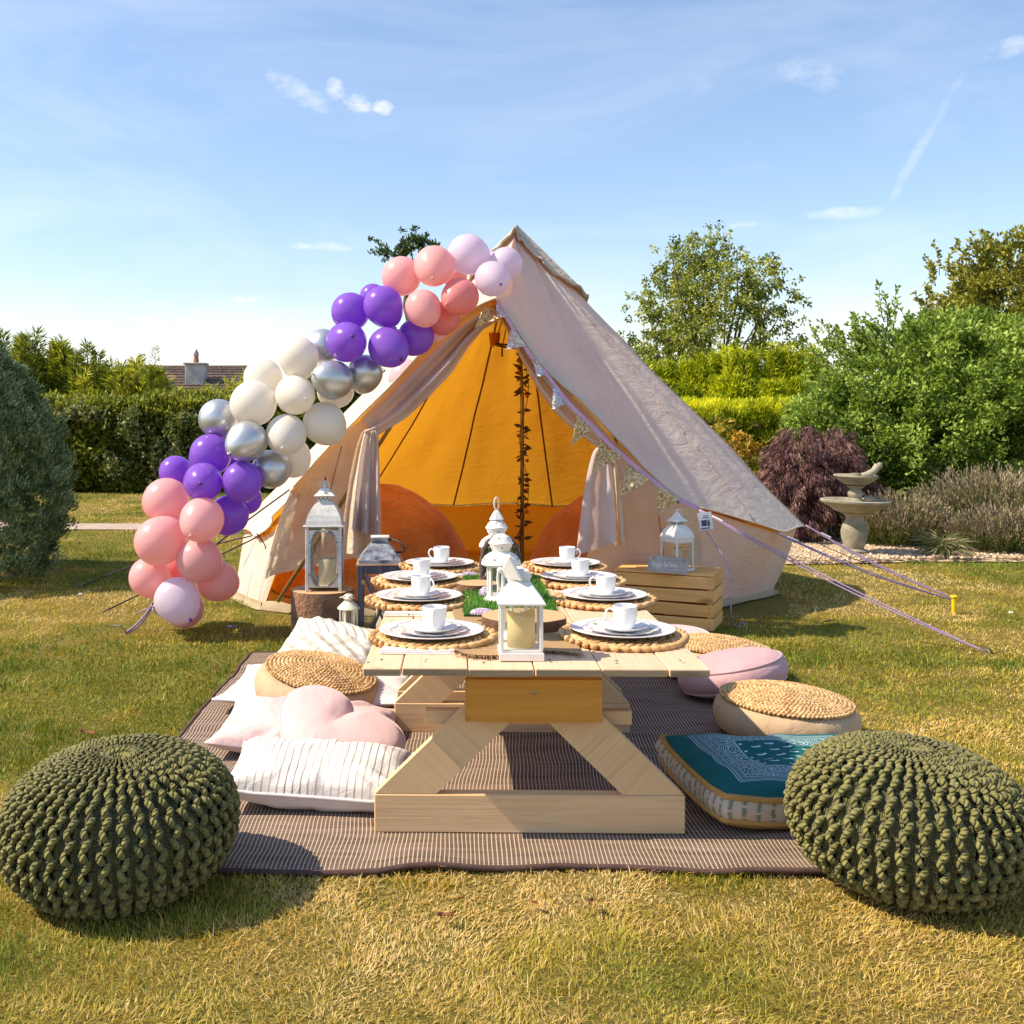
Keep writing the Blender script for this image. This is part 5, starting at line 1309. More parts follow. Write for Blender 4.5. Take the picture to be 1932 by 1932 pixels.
t = rest('round_cushion', 'round mauve velvet cushion between the two right jute pouffes', 'cushion', 1.245, 4.40, .112, (R(-5), R(-11), 0), RP); round_cushion(t, .232, .165, F_MAU)
t = rest('round_cushion', 'round pink cushion furthest back beside the crate', 'cushion', 1.13, 5.15, .072, (R(4), R(-4), 0), RP); round_cushion(t, .235, .11, F_PINK)

# braided discs: jute tops and place mats
def braid(parent, name, rings, mat, zfn=lambda r: 0.0, flat=.62, kind=None, seedt=0):
    """rings of (radius, cord thickness): every ring a plait of slanted overlapping lobes"""
    us_, ph = 6, 4; base = []; Fb = []
    for i in range(ph + 1):
        p = -PI / 2 + PI * i / ph
        for k in range(us_):
            a = 2 * PI * k / us_; base.append((math.sin(p), math.cos(p) * math.cos(a), math.cos(p) * math.sin(a)))
    base = np.array(base); Fb = gridF(ph + 1, us_, True)
    Vs, Fs, Ts, cnt = [], [], [], 0
    for r, tk in rings:
        m_ = max(6, int(2 * PI * r / (tk * (1.25 if tk < .018 else 1.15))))
        for s_ in (-1, 1):
            a = (np.arange(m_) + (.5 if s_ > 0 else 0)) / m_ * 2 * PI + rng.normal(0, .10 / m_, m_)
            L_ = tk * (1.6 if tk < .018 else 2.15); wd = tk * (.55 if tk < .018 else .43); ht = tk * flat * rng.uniform(.85, 1.15, m_)
            sl = s_ * .62
            tx, ty = -np.sin(a), np.cos(a); nx_, ny_ = np.cos(a), np.sin(a)
            ax = np.stack([tx * math.cos(sl) + nx_ * math.sin(sl), ty * math.cos(sl) + ny_ * math.sin(sl), np.zeros(m_)], -1)
            bx = np.stack([-ax[:, 1], ax[:, 0], np.zeros(m_)], -1); cz = np.array((0, 0, 1.0))
            rr = r + s_ * tk * .36 + rng.normal(0, tk * .05, m_)
            c = np.stack([rr * np.cos(a), rr * np.sin(a), np.full(m_, tk * .45) + np.array([zfn(q) for q in rr])], -1)
            tilt = .30
            V = c[:, None] + base[None, :, 0:1] * (ax * L_ / 2)[:, None] + base[None, :, 1:2] * (bx * wd)[:, None] + base[None, :, 2:3] * ht[:, None, None] * cz + base[None, :, 0:1] * cz * (ht[:, None, None] * tilt * 2)
            Vs.append(V.reshape(-1, 3)); Fs.append((Fb[None] + (np.arange(m_) * len(base))[:, None, None] + cnt).reshape(-1, 4)); cnt += m_ * len(base)
            Ts.append(np.repeat(rng.normal(.5, .2, m_), len(Fb)))
    return mk(name, np.concatenate(Vs), np.concatenate(Fs), mat, parent, smooth=True, attr=np.clip(np.concatenate(Ts), 0, 1), kind=kind)
def fibremat(name, c1, c2, c3):
    m, n, out = newmat(name); a = n.add('ShaderNodeAttribute'); a.attribute_name = 'tint'; v = coords(n)
    c = n.ramp(n.m('ADD', a.outputs['Fac'], n.m('MULTIPLY', n.m('SUBTRACT', n.noise(v, 160, 3), .5), .6), clamp=True), [(0, c1), (.5, c2), (1, c3)])
    b = pbsdf(n, c, .75, 0, n.bump(n.noise(n.mapping(v, scale=(1, 1, 1)), 420, 3), .4, .002)); b.inputs['Specular IOR Level'].default_value = .25; n.l.new(b.outputs[0], out.inputs[0]); return m
JUTE = fibremat('jute_braid', (.34, .18, .07), (.60, .38, .17), (.80, .58, .32)); HYA = fibremat('water_hyacinth_braid', (.36, .17, .06), (.62, .39, .17), (.80, .58, .32))
jute_top_src = [None]
def jute(label, x, y, z, r, th, rot):
    t = rest('jute_pouffe', label, 'pouffe', x, y, z, rot, 'round jute-topped pouffes')
    dome = lambda q: .042 * (1 - (q / r) ** 2)
    prof = [(0, -th * .5), (r * .86, -th * .5), (r * .95, -th * .44), (r * 1.03, -th * .28), (r * 1.07, -th * .02), (r * 1.055, th * .20), (r * 1.01, th * .37), (r * .95, th * .47), (r * .8, th * .5), (0, th * .5 + .02)]
    V = []; n2 = 72
    for q, (pr, pz) in enumerate(prof):
        for j in range(n2):
            a = 2 * PI * j / n2; k = 1 + (.010 * math.sin(a * 23 + q) * math.sin(PI * q / 9) + .03 * (float(fbm(math.cos(a) * 3, math.sin(a) * 3 + x, q * .3, 6, 2)) - .5)) * (1 if 1 < q < 8 else 0)
            V.append((pr * k * math.cos(a), pr * k * math.sin(a), pz))
    mk('side', V, gridF(10, n2, True), F_BEI, t, smooth=True)
    rings = []; q = .010
    while q < r * .95: rings.append((q, .0125)); q += .0158
    o = braid(t, 'braided_top', rings, JUTE, lambda q: dome(q) + th * .5 - .004); return t
jute('left jute pouffe with braided top lying on the white pillow', -.495, 4.20, .094, .242, .13, (R(5), R(11), 0))
jute('nearest right jute pouffe, behind the teal cushion', 1.29, 3.86, .078, .247, .125, (R(2), R(2), R(40)))
jute('far right jute pouffe beyond the mauve cushion', 1.27, 4.76, .080, .250, .12, (R(3), R(3), R(80)))

# teal bandana cushion
def bandana(n, uv, v):
    ux, uy, _ = n.sep(uv)[:3]
    dx = n.m('MINIMUM', ux, n.m('SUBTRACT', 1.0, ux)); dy = n.m('MINIMUM', uy, n.m('SUBTRACT', 1.0, uy)); d = n.m('MINIMUM', dx, dy)
    def ln(at, w_): return n.ramp(n.m('ABSOLUTE', n.m('SUBTRACT', d, at)), [(w_, 1.0), (w_ * 1.6, 0.0)])
    teal = n.mix(n.noise(uv, 4, 3), (.008, .095, .10), (.016, .14, .135))
    lines = n.m('MAXIMUM', n.m('MAXIMUM', ln(.105, .0022), ln(.118, .0016)), n.m('MAXIMUM', ln(.150, .0018), ln(.285, .0028)))
    band2 = n.m('MULTIPLY', n.m('MULTIPLY', n.m('GREATER_THAN', d, .123), n.m('LESS_THAN', d, .147)), n.m('GREATER_THAN', n.m('SINE', n.m('MULTIPLY', n.m('ADD', ux, uy), 330.0)), .25))
    wv = n.vm('ADD', uv, n.vm('SCALE', n.noise(uv, 9, 2, .5, 'Color'), None, .06))
    vo = n.vor(wv, 9.5, 'F1'); sw = n.m('SINE', n.m('MULTIPLY', vo, 78.0)); vo2 = n.vor(wv, 34); 
    pat = n.m('MAXIMUM', n.m('GREATER_THAN', sw, .45), n.m('MULTIPLY', n.m('LESS_THAN', vo2, .20), n.m('GREATER_THAN', vo, .28)))
    pat = n.m('MULTIPLY', pat, n.m('GREATER_THAN', n.noise(uv, 60, 3), .40))
    inb = n.m('MULTIPLY', n.m('GREATER_THAN', d, .158), n.m('LESS_THAN', d, .278))
    gx_ = n.m('SUBTRACT', n.m('FRACT', n.m('MULTIPLY', ux, 12.0)), .5); row = n.m('FLOOR', n.m('MULTIPLY', ux, 12.0))
    gy_ = n.m('SUBTRACT', n.m('FRACT', n.m('ADD', n.m('MULTIPLY', uy, 12.0), n.m('MULTIPLY', row, .5))), .5)
    rad = n.vm('LENGTH', n.comb(n.m('MULTIPLY', gx_, 1.0), n.m('MULTIPLY', gy_, 2.0)))
    rad2 = n.vm('LENGTH', n.comb(n.m('ADD', gx_, .06), n.m('MULTIPLY', n.m('SUBTRACT', gy_, .10), 2.6)))
    comma = n.m('MULTIPLY', n.m('LESS_THAN', rad, .30), n.m('GREATER_THAN', rad2, .22)); comma = n.m('MULTIPLY', comma, n.m('GREATER_THAN', d, .30))
    f = n.m('MAXIMUM', n.m('MAXIMUM', lines, n.m('MULTIPLY', band2, .45)), n.m('MAXIMUM', n.m('MULTIPLY', pat, inb), comma))
    return n.mix(n.m('MULTIPLY', f, .85), teal, (.62, .72, .74))
def sprigp(n, uv, v):
    ux, uy, _ = n.sep(uv)[:3]; U_ = n.m('MULTIPLY', ux, 62.0); c_ = n.m('FLOOR', U_)
    gx_ = n.m('SUBTRACT', n.m('FRACT', U_), .5); V_ = n.m('ADD', n.m('MULTIPLY', uy, 2.1), n.m('MULTIPLY', c_, .5)); gy_ = n.m('SUBTRACT', n.m('FRACT', V_), .5)
    nz = n.noise(n.mapping(uv, scale=(62, 2.1, 1)), 3.2, 2)
    lf = n.m('ABSOLUTE', n.m('ADD', gx_, n.m('MULTIPLY', n.m('SUBTRACT', nz, .5), .35))); teeth = n.m('MULTIPLY_ADD', n.m('SINE', n.m('MULTIPLY', gy_, 38.0)), .09, .14)
    mk_ = n.m('MULTIPLY', n.m('LESS_THAN', lf, teeth), n.m('LESS_THAN', n.m('ABSOLUTE', gy_), .40))
    return n.mix(n.m('MULTIPLY', mk_, .85), (.56, .47, .36), n.mix(nz, (.05, .12, .10), (.10, .22, .16)))
F_TEAL = fabric('teal_bandana_print', bandana, wr=.12, bump=.08); F_SPR = fabric('sprig_print_band', sprigp, wr=.5)
F_MUST = fabric('mustard_piping', col=(.50, .29, .09))
t = rest('box_cushion', 'teal bandana print box cushion with mustard piping', 'cushion', 1.085, 3.225, .072, (R(2), R(3), R(9)), RP)
cushion(t, .64, .50, .145, F_TEAL, F_MUST, 23, -.035, pw=6, crease=.004, band=.068, bmat=F_SPR, piping=F_MUST)

# ------------------------------------------------------------------ knitted pouffes
m, n, out = newmat('olive_knit_cord'); v = coords(n); uv = coords(n, 'UV')
a = n.add('ShaderNodeAttribute'); a.attribute_name = 'tint'
ux, uy, _ = n.sep(uv)[:3]
tw = n.m('SINE', n.m('ADD', n.m('MULTIPLY', ux, 30.0), n.m('MULTIPLY', uy, 6.283 * 2)))
c = n.mix(n.m('ADD', n.m('MULTIPLY_ADD', tw, .10, a.outputs['Fac']), n.m('MULTIPLY', n.m('SUBTRACT', n.noise(v, 60, 3), .5), .8), clamp=True), (.065, .065, .014), (.28, .26, .08))  # shadow in the ply grooves painted into the cord colour
b = pbsdf(n, c, .85, 0, n.bump(n.noise(v, 500, 2), .3, .002, n.bump(tw, .9, .003))); b.inputs['Sheen Weight'].default_value = .15; b.inputs['Specular IOR Level'].default_value = .2
n.l.new(b.outputs[0], out.inputs[0]); KNIT = m
def knit_mesh():
    Nc, M, Rr, Hh = 43, 30, .282, .330; V, Fq, Tn, UVs = [], [], [], []; cnt = 0
    # arc-length profile of a squashed sphere, flat on its base
    ts = np.linspace(-PI / 2, PI / 2, 400); pr = Rr * np.cos(ts) ** .72; pz = np.where(np.sin(ts) > 0, np.sin(ts) ** 1.0, -np.abs(np.sin(ts)) ** .9); pz = Hh / 2 + pz * Hh / 2
    dl = np.concatenate([[0], np.cumsum(np.hypot(np.diff(pr), np.diff(pz)))]); dl /= dl[-1]
    dim = lambda s: 0.03 * np.exp(-((1 - s) / .035) ** 2)
    def S(s, a, o):
        """surface point at arc s, azimuth a, o metres out"""
        r = np.interp(s, dl, pr); z = np.interp(s, dl, pz) - dim(s); t = np.interp(s, dl, ts)
        nr, nz2 = np.cos(t), np.sin(t); return np.stack([(r + o * nr) * np.cos(a), (r + o * nr) * np.sin(a), z + o * nz2], -1)
    seg = 7
    def tube(path, rad, tint):
        nonlocal cnt
        n_ = len(path); tg = np.gradient(path, axis=0); tg = unit(tg); out_ = unit(path - np.array((0, 0, Hh / 2)))
        b1 = unit(np.cross(tg, out_)); b2 = np.cross(b1, tg); th = np.arange(seg) * 2 * PI / seg
        P_ = path[:, None] + rad[:, None, None] * (b1[:, None] * np.cos(th)[None, :, None] + b2[:, None] * np.sin(th)[None, :, None])
        V.append(P_.reshape(-1, 3)); Fq.append(gridF(n_, seg, True) + cnt); cnt += n_ * seg; Tn.append(np.full((n_ - 1) * seg, tint))
        u_ = np.repeat(np.linspace(0, 1, n_), seg); UVs.append(np.stack([u_, np.tile(np.arange(seg) / seg, n_)], -1))
    e_ = np.array([.45, .80, 1.0, 1.0, 1.0, .80, .45]); q = np.linspace(0, 1, 7)
    for j in range(1, M):
        for c_ in range(Nc):
            s0 = .035 + .955 * (j + .38 * (float(fbm(c_ * .5, j * .5, 0, 61, 2)) - .5) + .25 * (c_ % 2)) / M
            s0 = min(s0, .985); ca = 2 * PI * (c_ + .40 * (float(fbm(c_ * .4 + 9, j * .35, 0, 67, 2)) - .5)) / Nc; r = np.interp(s0, dl, pr); wcol = 2 * PI * max(r, .02) / Nc; tk = min(.0083, wcol * .34) * rng.uniform(.9, 1.12)
            da = 2 * PI / Nc; zig = 1 if j % 2 else -1; jit = rng.normal(0, .03)
            # raised slanting stitch on the rib
            s = s0 + (q - .5) * (1.28 / M) * .955; a = ca + (q - .5) * da * .38 * zig + da * .10 * zig + jit * da
            tube(S(s, a, -.004 + .017 * np.sin(PI * q)), tk * e_, .62 + rng.normal(0, .10))
            # sunken strands running across to the next rib
            for w_ in (-1, 0, 1) if r > .06 else ():
                s2 = s0 + w_ * .34 / M + (q - .5) * (.30 * w_ + .2 * zig) / M; a2 = ca + da * (.08 + .84 * q)
                tube(S(s2, a2, -.002 - .008 * np.sin(PI * q)), np.full(7, tk * .66), .34 + rng.normal(0, .08))  # darker tint paints the valley shade into these strands
    for k in range(15):
        a = 2 * PI * k / 15; tube(S(np.linspace(.925, .998, 7), np.full(7, a) + q * .25, .004 + .006 * np.sin(PI * q)), .0085 * e_ * (1.05 - .45 * q), .55 + rng.normal(0, .1))
    hull_s = np.linspace(0, 1, 26); hv = np.concatenate([S(hull_s, np.full(26, a), -.016) for a in np.linspace(0, 2 * PI, 40, endpoint=False)]).reshape(40, 26, 3)
    hf = []
    for i in range(40):
        for j in range(25): i2 = (i + 1) % 40; hf.append((i * 26 + j, i2 * 26 + j, i2 * 26 + j + 1, i * 26 + j + 1))
    V.append(hv.reshape(-1, 3)); Fq.append(np.array(hf) + cnt); Tn.append(np.full(len(hf), -1.0)); UVs.append(np.zeros((40 * 26, 2)))
    return np.concatenate(V), np.concatenate(Fq), np.clip(np.concatenate(Tn), 0, 1), np.concatenate(UVs)
kv, kf, kt, ku = knit_mesh()
kp = thing('knitted_pouffe', 'olive green chunky knitted pouffe at the lower left', 'pouffe', (-.815, 2.66, .002), (R(2.5), R(-1.5), R(12)), 'pair of olive knitted pouffes')
kc = mk('knitted_cover', kv, kf, KNIT, kp, smooth=True, uv=ku, attr=kt)
kp2 = thing('knitted_pouffe', 'olive green chunky knitted pouffe at the lower right beside the teal cushion', 'pouffe', (1.195, 2.665, .004), (R(3), R(1), R(77)), 'pair of olive knitted pouffes')
inst(kc, 'knitted_cover', kp2); kp2.scale = (1.0, 1.0, 1.02)

# ------------------------------------------------------------------ place settings
POR = surf('white_porcelain', (.80, .80, .80), .14, .02, 5, spec=.5); PLM = surf('white_charger_plate', (.78, .78, .82), .22, .02, 5, spec=.5)
TRIM = surf('thin_silver_line', (.35, .33, .36), .4)
def floralmat():
    m, n, out = newmat('floral_plate'); v = coords(n); x_, y_, z_ = n.sep(v)[:3]; r = n.vm('LENGTH', n.comb(x_, y_)); a = n.m('ARCTAN2', y_, x_)
    vo = n.add('ShaderNodeTexVoronoi'); vo.inputs['Scale'].default_value = 55; n.l.new(v, vo.inputs['Vector'])
    reg = n.m('MULTIPLY', n.ramp(n.m('ABSOLUTE', n.m('SUBTRACT', r, .094)), [(.010, 1.0), (.018, 0.0)]), n.ramp(n.noise(v, 13, 2), [(.47, 0.0), (.53, 1.0)]))
    spot = n.m('MULTIPLY', reg, n.ramp(vo.outputs['Distance'], [(.30, 1.0), (.5, 0.0)]))
    c = n.mix(spot, (.79, .78, .77), n.ramp(n.sep(vo.outputs['Color'])[0], [(0, (.12, .28, .08)), (.45, (.35, .45, .18)), (.6, (.55, .30, .45)), (.8, (.75, .45, .25)), (1, (.35, .30, .55))]))
    b = pbsdf(n, c, .18); n.l.new(b.outputs[0], out.inputs[0]); return m
FLO = floralmat()
def lathe_obj(name, prof, mat, par, seg=48, auto=None, wav=0, wamp=0.0):
    V = []
    for i, (r, z) in enumerate(prof):
        for k in range(seg):
            a = 2 * PI * k / seg; q = 1 + (wamp * (abs(math.cos(a * wav / 2)) - .6) * (r / .112) ** 3 if wav else 0); V.append((r * q * math.cos(a), r * q * math.sin(a), z))
    n_ = len(prof); Fc = gridF(n_, seg, True); return mk(name, V, Fc, mat, par, smooth=True, auto=auto)
PLS = [('front left', -.026, 3.25, R(-95)), ('second left', -.080, 3.95, R(-38)), ('third left', -.087, 4.47, R(60)), ('far left', .000, 4.95, R(180)),
       ('front right', .578, 3.27, R(178)), ('second right', .630, 3.97, R(170)), ('third right', .600, 4.47, R(80)), ('far right', .602, 4.95, R(-8))]
proto = {}
WHERE = {'front left': 'nearest place on the left side of the table', 'second left': 'second place from the front on the left side', 'third left': 'third place from the front on the left side', 'far left': 'farthest place on the left, nearest the dark lantern handle',
         'front right': 'nearest place on the right side of the table', 'second right': 'second place from the front on the right side', 'third right': 'third place from the front on the right side', 'far right': 'farthest place on the right side of the table'}
def tilted(name, label, cat, x, y, z, rz, group): return thing(name, label, cat, (x, y, z), (SL, 0, rz), group)
for key, x, y, hz in PLS:
    z = TZ(y) + .0015; w_ = WHERE[key]
    t = tilted('placemat', 'round woven placemat at the ' + w_, 'placemat', x + rng.normal(0, .006), y + rng.normal(0, .004), z, rng.uniform(0, 6), 'woven placemats')
    if 'mat' not in proto:
        rings = [(.010, .019), (.030, .020), (.051, .020), (.072, .020), (.093, .020), (.114, .020), (.135, .020), (.157, .021)]
        proto['mat'] = braid(t, 'woven_centre', rings, HYA, flat=.50); proto['rim'] = braid(t, 'braided_rim', [(.179, .025)], HYA, flat=.50)
    else: inst(proto['mat'], 'woven_centre', t); inst(proto['rim'], 'braided_rim', t)
    t = tilted('charger_plate', 'large white charger plate at the ' + w_, 'plate', x, y, z + .019, 0, 'white charger plates')
    if 'ch' not in proto:
        proto['ch'] = lathe_obj('plate', [(0, .004), (.09, .004), (.105, .006), (.128, .014), (.160, .0195), (.165, .0205), (.1655, .019), (.160, .0165), (.128, .010), (.10, .0), (0, .0)], PLM, t, 64)
        g = Geo(); g.tube([(.1285 * math.cos(a), .1285 * math.sin(a), .0142) for a in np.linspace(0, 2 * PI, 65)[:-1]], .0009, 4, close=True); proto['ln'] = g.build('rim_line', TRIM, t)
    else: inst(proto['ch'], 'plate', t); inst(proto['ln'], 'rim_line', t)
    t = tilted('side_plate', 'scalloped floral side plate at the ' + w_, 'plate', x, y, z + .0245, rng.uniform(0, 6), 'floral side plates')
    if 'sp' not in proto:
        proto['sp'] = lathe_obj('plate', [(0, .003), (.06, .003), (.075, .006), (.095, .0125), (.112, .0165), (.1125, .0155), (.095, .010), (.07, .0), (0, .0)], FLO, t, 72, None, 12, .07)
        g = Geo(); g.tube([(.1125 * (1 + .07 * (abs(math.cos(a * 6)) - .6)) * math.cos(a), .1125 * (1 + .07 * (abs(math.cos(a * 6)) - .6)) * math.sin(a), .0165) for a in np.linspace(0, 2 * PI, 97)[:-1]], .0012, 4, close=True); proto['sl'] = g.build('rim_line', TRIM, t)
    else: inst(proto['sp'], 'plate', t); inst(proto['sl'], 'rim_line', t)
    t = tilted('saucer', 'plain white saucer at the ' + w_, 'saucer', x + .004, y, z + .029, 0, 'white saucers')
    if 'sa' not in proto: proto['sa'] = lathe_obj('saucer_dish', [(0, .003), (.028, .003), (.045, .006), (.074, .016), (.077, .017), (.0765, .0155), (.045, .003), (.03, 0), (0, 0)], POR, t, 48)
    else: inst(proto['sa'], 'saucer_dish', t)
    hd = {'front left': 'handle facing the camera', 'second left': 'handle turned to the right', 'third left': 'handle out of sight', 'far left': 'handle on its left', 'front right': 'handle on its left', 'second right': 'handle on its left', 'third right': 'handle out of sight', 'far right': 'handle on its right'}[key]
    t = tilted('cup', 'white cup at the ' + key + ' place, ' + hd, 'cup', x + .008, y + .002, z + .0325, hz, 'white cups')
    if 'cup' not in proto:
        proto['cup'] = lathe_obj('bowl', [(0, .001), (.024, 0), (.026, .002), (.031, .012), (.0355, .028), (.0378, .048), (.0385, .070), (.0388, .0745), (.0375, .0755), (.0365, .0735), (.0355, .050), (.033, .028), (.026, .010), (0, .007)], POR, t, 40)
        g = Geo(); g.tube([(.037, 0, .060), (.048, 0, .066), (.058, 0, .060), (.062, 0, .047), (.058, 0, .034), (.048, 0, .024), (.035, 0, .019)], [.0042, .0038, .0036, .0036, .0036, .0038, .0042], 8); proto['hd'] = g.build('handle', POR, t, True)
    else: inst(proto['cup'], 'bowl', t); inst(proto['hd'], 'handle', t)
# napkins
NAP = fabric('white_paper_napkin', col=(.80, .78, .77), wr=.1); 
def napp(n, uv, v):
    f = n.m('MULTIPLY', n.m('LESS_THAN', n.vor(v, 60), .28), n.m('GREATER_THAN', n.noise(v, 30, 2), .5)); return n.mix(f, (.78, .77, .70), (.15, .22, .12))
NAP2 = fabric('patterned_napkin', napp, wr=.1)
def napkin(label, x, y, w_, d_, mat, rz):
    t = thing('napkin', label, 'napkin', (x, y, TZ(y) + .001), (SL, 0, rz), 'folded napkins on the table')
    for k in range(3):
        g = Geo(); g.box((0, 0, .0025 + .0042 * k), (w_ - .003 * k, d_ - .004 * k, .0040), .0015, rotm(0, 0, .01 * k)); g.build('fold', mat, t)
napkin('white folded napkin at the front left edge of the table', -.065, 3.075, .225, .055, NAP, R(-3))
napkin('rolled patterned napkin between the first two left placemats', -.10, 3.70, .20, .045, NAP2, R(-2))
napkin('white folded napkin beside the farthest left placemat', .03, 4.69, .19, .04, NAP, R(4))
# burlap runner
m, n, out = newmat('burlap'); v = coords(n); x_, y_, z_ = n.sep(v)[:3]
wv = n.m('MULTIPLY', n.m('SINE', n.m('MULTIPLY', x_, 1500.0)), n.m('SINE', n.m('MULTIPLY', y_, 1500.0)))
c = n.mix(n.m('MULTIPLY_ADD', wv, .35, .5), (.34, .20, .085), (.60, .41, .21)); b = pbsdf(n, c, .95, 0, n.bump(wv, .6, .002)); n.l.new(b.outputs[0], out.inputs[0]); BUR = m
t = thing('burlap_runner', 'tan burlap runner down the middle of the table with frayed front edge', 'table runner', (.235, 3.85, TZ(3.85) + .001), (SL, 0, TYAW))
nx, ny = 50, 120; xs = np.linspace(-.185, .19, nx); ys = np.linspace(-.83, .93, ny); X, Y = np.meshgrid(xs, ys)
fr = np.exp(-((Y + .83) / .10) ** 2); Z = .004 + fr * (.012 * np.clip(np.sin(X * 26 + 1.0), 0, 1) + .004) + .004 * fbm(X * 12, Y * 12, 0, 3, 2); Yw = Y + .03 * np.sin(X * 18) * fr + .02 * (fbm(X * 9, 0 * Y, 0, 5, 2) - .5) * fr
mk('cloth', np.stack([X + (fbm(Y * 3, X * 0, 0, 7, 2) - .5) * .03, Yw, Z], -1), gridF(ny, nx), BUR, t, smooth=True)
g = Geo()
for k in range(150):
    j = rng.integers(0, nx); g.tube([(X[0, j], Yw[0, j], Z[0, j]), (X[0, j] + rng.normal(0, .006), Yw[0, j] - rng.uniform(.006, .018), max(.001, Z[0, j] - rng.uniform(0, .01)))], .0008, 3, cap=False)
g.build('frayed_threads', BUR, t, kind='stuff')
# turf mat
t = thing('artificial_turf_mat', 'bright green artificial grass mat on the middle of the table', 'mat', (.26, 4.12, TZ(4.12) + .007), (SL, 0, TYAW))
g = Geo(); g.box((0, 0, .004), (.335, .96, .008), .002); g.build('backing', surf('turf_backing', (.03, .08, .01), .9), t)
N = 15000; x = rng.uniform(-.168, .168, N); y = rng.uniform(-.48, .48, N); th = rng.uniform(0, 6.3, N); h = rng.uniform(.012, .028, N); ln_ = rng.uniform(.2, .9, N) * h; wd = .0014
dx, dy = np.cos(th), np.sin(th); V = np.stack([np.stack([x - dy * wd, y + dx * wd, np.full(N, .007)], -1), np.stack([x + dy * wd, y - dx * wd, np.full(N, .007)], -1), np.stack([x + dx * ln_, y + dy * ln_, h + .006], -1)], 1)
TURF = leafmat('turf_blades', [(0, (.02, .09, .008)), (.5, (.07, .26, .02)), (1, (.25, .48, .07))], .25, .45)
mk('turf_blades', V.reshape(-1, 3), np.arange(N * 3).reshape(-1, 3), TURF, t, attr=rng.random(N), kind='stuff')
# wood slices
RING = None
m, n, out = newmat('sawn_slice'); v = coords(n); x_, y_, z_ = n.sep(v)[:3]; r = n.m('ADD', n.vm('LENGTH', n.comb(x_, y_)), n.m('MULTIPLY', n.noise(v, 12, 3), .01))
c = n.mix(n.m('MULTIPLY_ADD', n.m('SINE', n.m('MULTIPLY', r, 900.0)), .25, .5), (.50, .30, .14), (.62, .42, .22)); b = pbsdf(n, c, .7); n.l.new(b.outputs[0], out.inputs[0]); SLICE = m
BARK2 = surf('rough_bark', (.20, .11, .065), .95, .3, 25, .9, 90, col2=(.10, .055, .03), dist=.01); BARK3 = surf('stump_bark', (.38, .20, .12), .95, .3, 9, 1.0, 45, col2=(.16, .09, .06), dist=.02)
def slice_(name, label, cat, x, y, z, r, h, bark, seed, rot=(0, 0, 0), nz2=6, amp=.04):
    t = thing(name, label, cat, (x, y, z), rot); V = []; n2 = 72
    rad = [r * (1 + amp * (float(fbm(math.cos(a) * 2, math.sin(a) * 2, 0, seed, 3)) - .5) * 2) for a in np.linspace(0, 2 * PI, n2, endpoint=False)]
    for i in range(nz2):
        for j in range(n2):
            a = 2 * PI * j / n2; k = 1 + .035 * (float(fbm(j * .9, i * 1.3, 0, seed + 1, 2)) - .5); V.append((rad[j] * k * math.cos(a), rad[j] * k * math.sin(a), h * i / (nz2 - 1)))
    mk('bark', V, gridF(nz2, n2, True), bark, t, smooth=True)
    V = [(0, 0, h + .001)] + [(rad[j] * .965 * math.cos(2 * PI * j / n2), rad[j] * .965 * math.sin(2 * PI * j / n2), h + .001) for j in range(n2)] + [(V[(nz2 - 1) * n2 + j][0], V[(nz2 - 1) * n2 + j][1], h) for j in range(n2)]
    mk('sawn_top', V, [(0, 1 + j, 1 + (j + 1) % n2) for j in range(n2)] + [(1 + j, 1 + n2 + j, 1 + n2 + (j + 1) % n2, 1 + (j + 1) % n2) for j in range(n2)], SLICE, t); return t
slice_('wood_slice', 'large bark-edged wood slice behind the front white lantern', 'wood slice', .284, 3.475, TZ(3.475) + .008, .142, .034, BARK2, 3, (SL, 0, 0))
slice_('wood_slice', 'small bark-edged wood slice on the turf mat beside the big star lantern', 'wood slice', .155, 4.20, TZ(4.2) + .016, .085, .03, BARK2, 7, (SL, 0, 0))
stump = slice_('tree_stump', 'cut log stump standing under the tall grey lantern', 'stump', (608 - PU) * 5.55 / F, 5.55, 0, .166, .275, BARK3, 11, (0, 0, 0), 14, .05)
# purple glitter bundles
BEAD = surf('lilac_glass_beads', (.50, .38, .55), .25, .2, 60, col2=(.75, .68, .78))
def beads(label, c, r, n_, cat='ornament'):
    t = thing('glitter_bundle', label, cat, c, group='lilac glitter bundles'); g = Geo()
    for _ in range(n_):
        d = rng.normal(size=3); d /= np.linalg.norm(d); g.sph((d[0] * r[0], d[1] * r[1], abs(d[2]) * r[2] + .002), rng.uniform(.0030, .0050), 5, 3)
    g.build('beads', BEAD, t, kind='stuff'); g = Geo(); g.sph((0, 0, r[2] * .45), (r[0] * .9, r[1] * .9, r[2] * .5), 12, 6); g.build('core', BEAD, t, True)
beads('lilac glitter bundle lying on the edge of the large wood slice', (.145, 3.57, TZ(3.57) + .030), (.038, .02, .014), 170)
beads('round lilac glitter ball beside the big star lantern', (.175, 4.02, TZ(4.02) + .022), (.022, .022, .03), 120)
beads('small lilac glitter bundle at the far end of the turf mat', (.13, 4.58, TZ(4.58) + .022), (.035, .02, .014), 110)
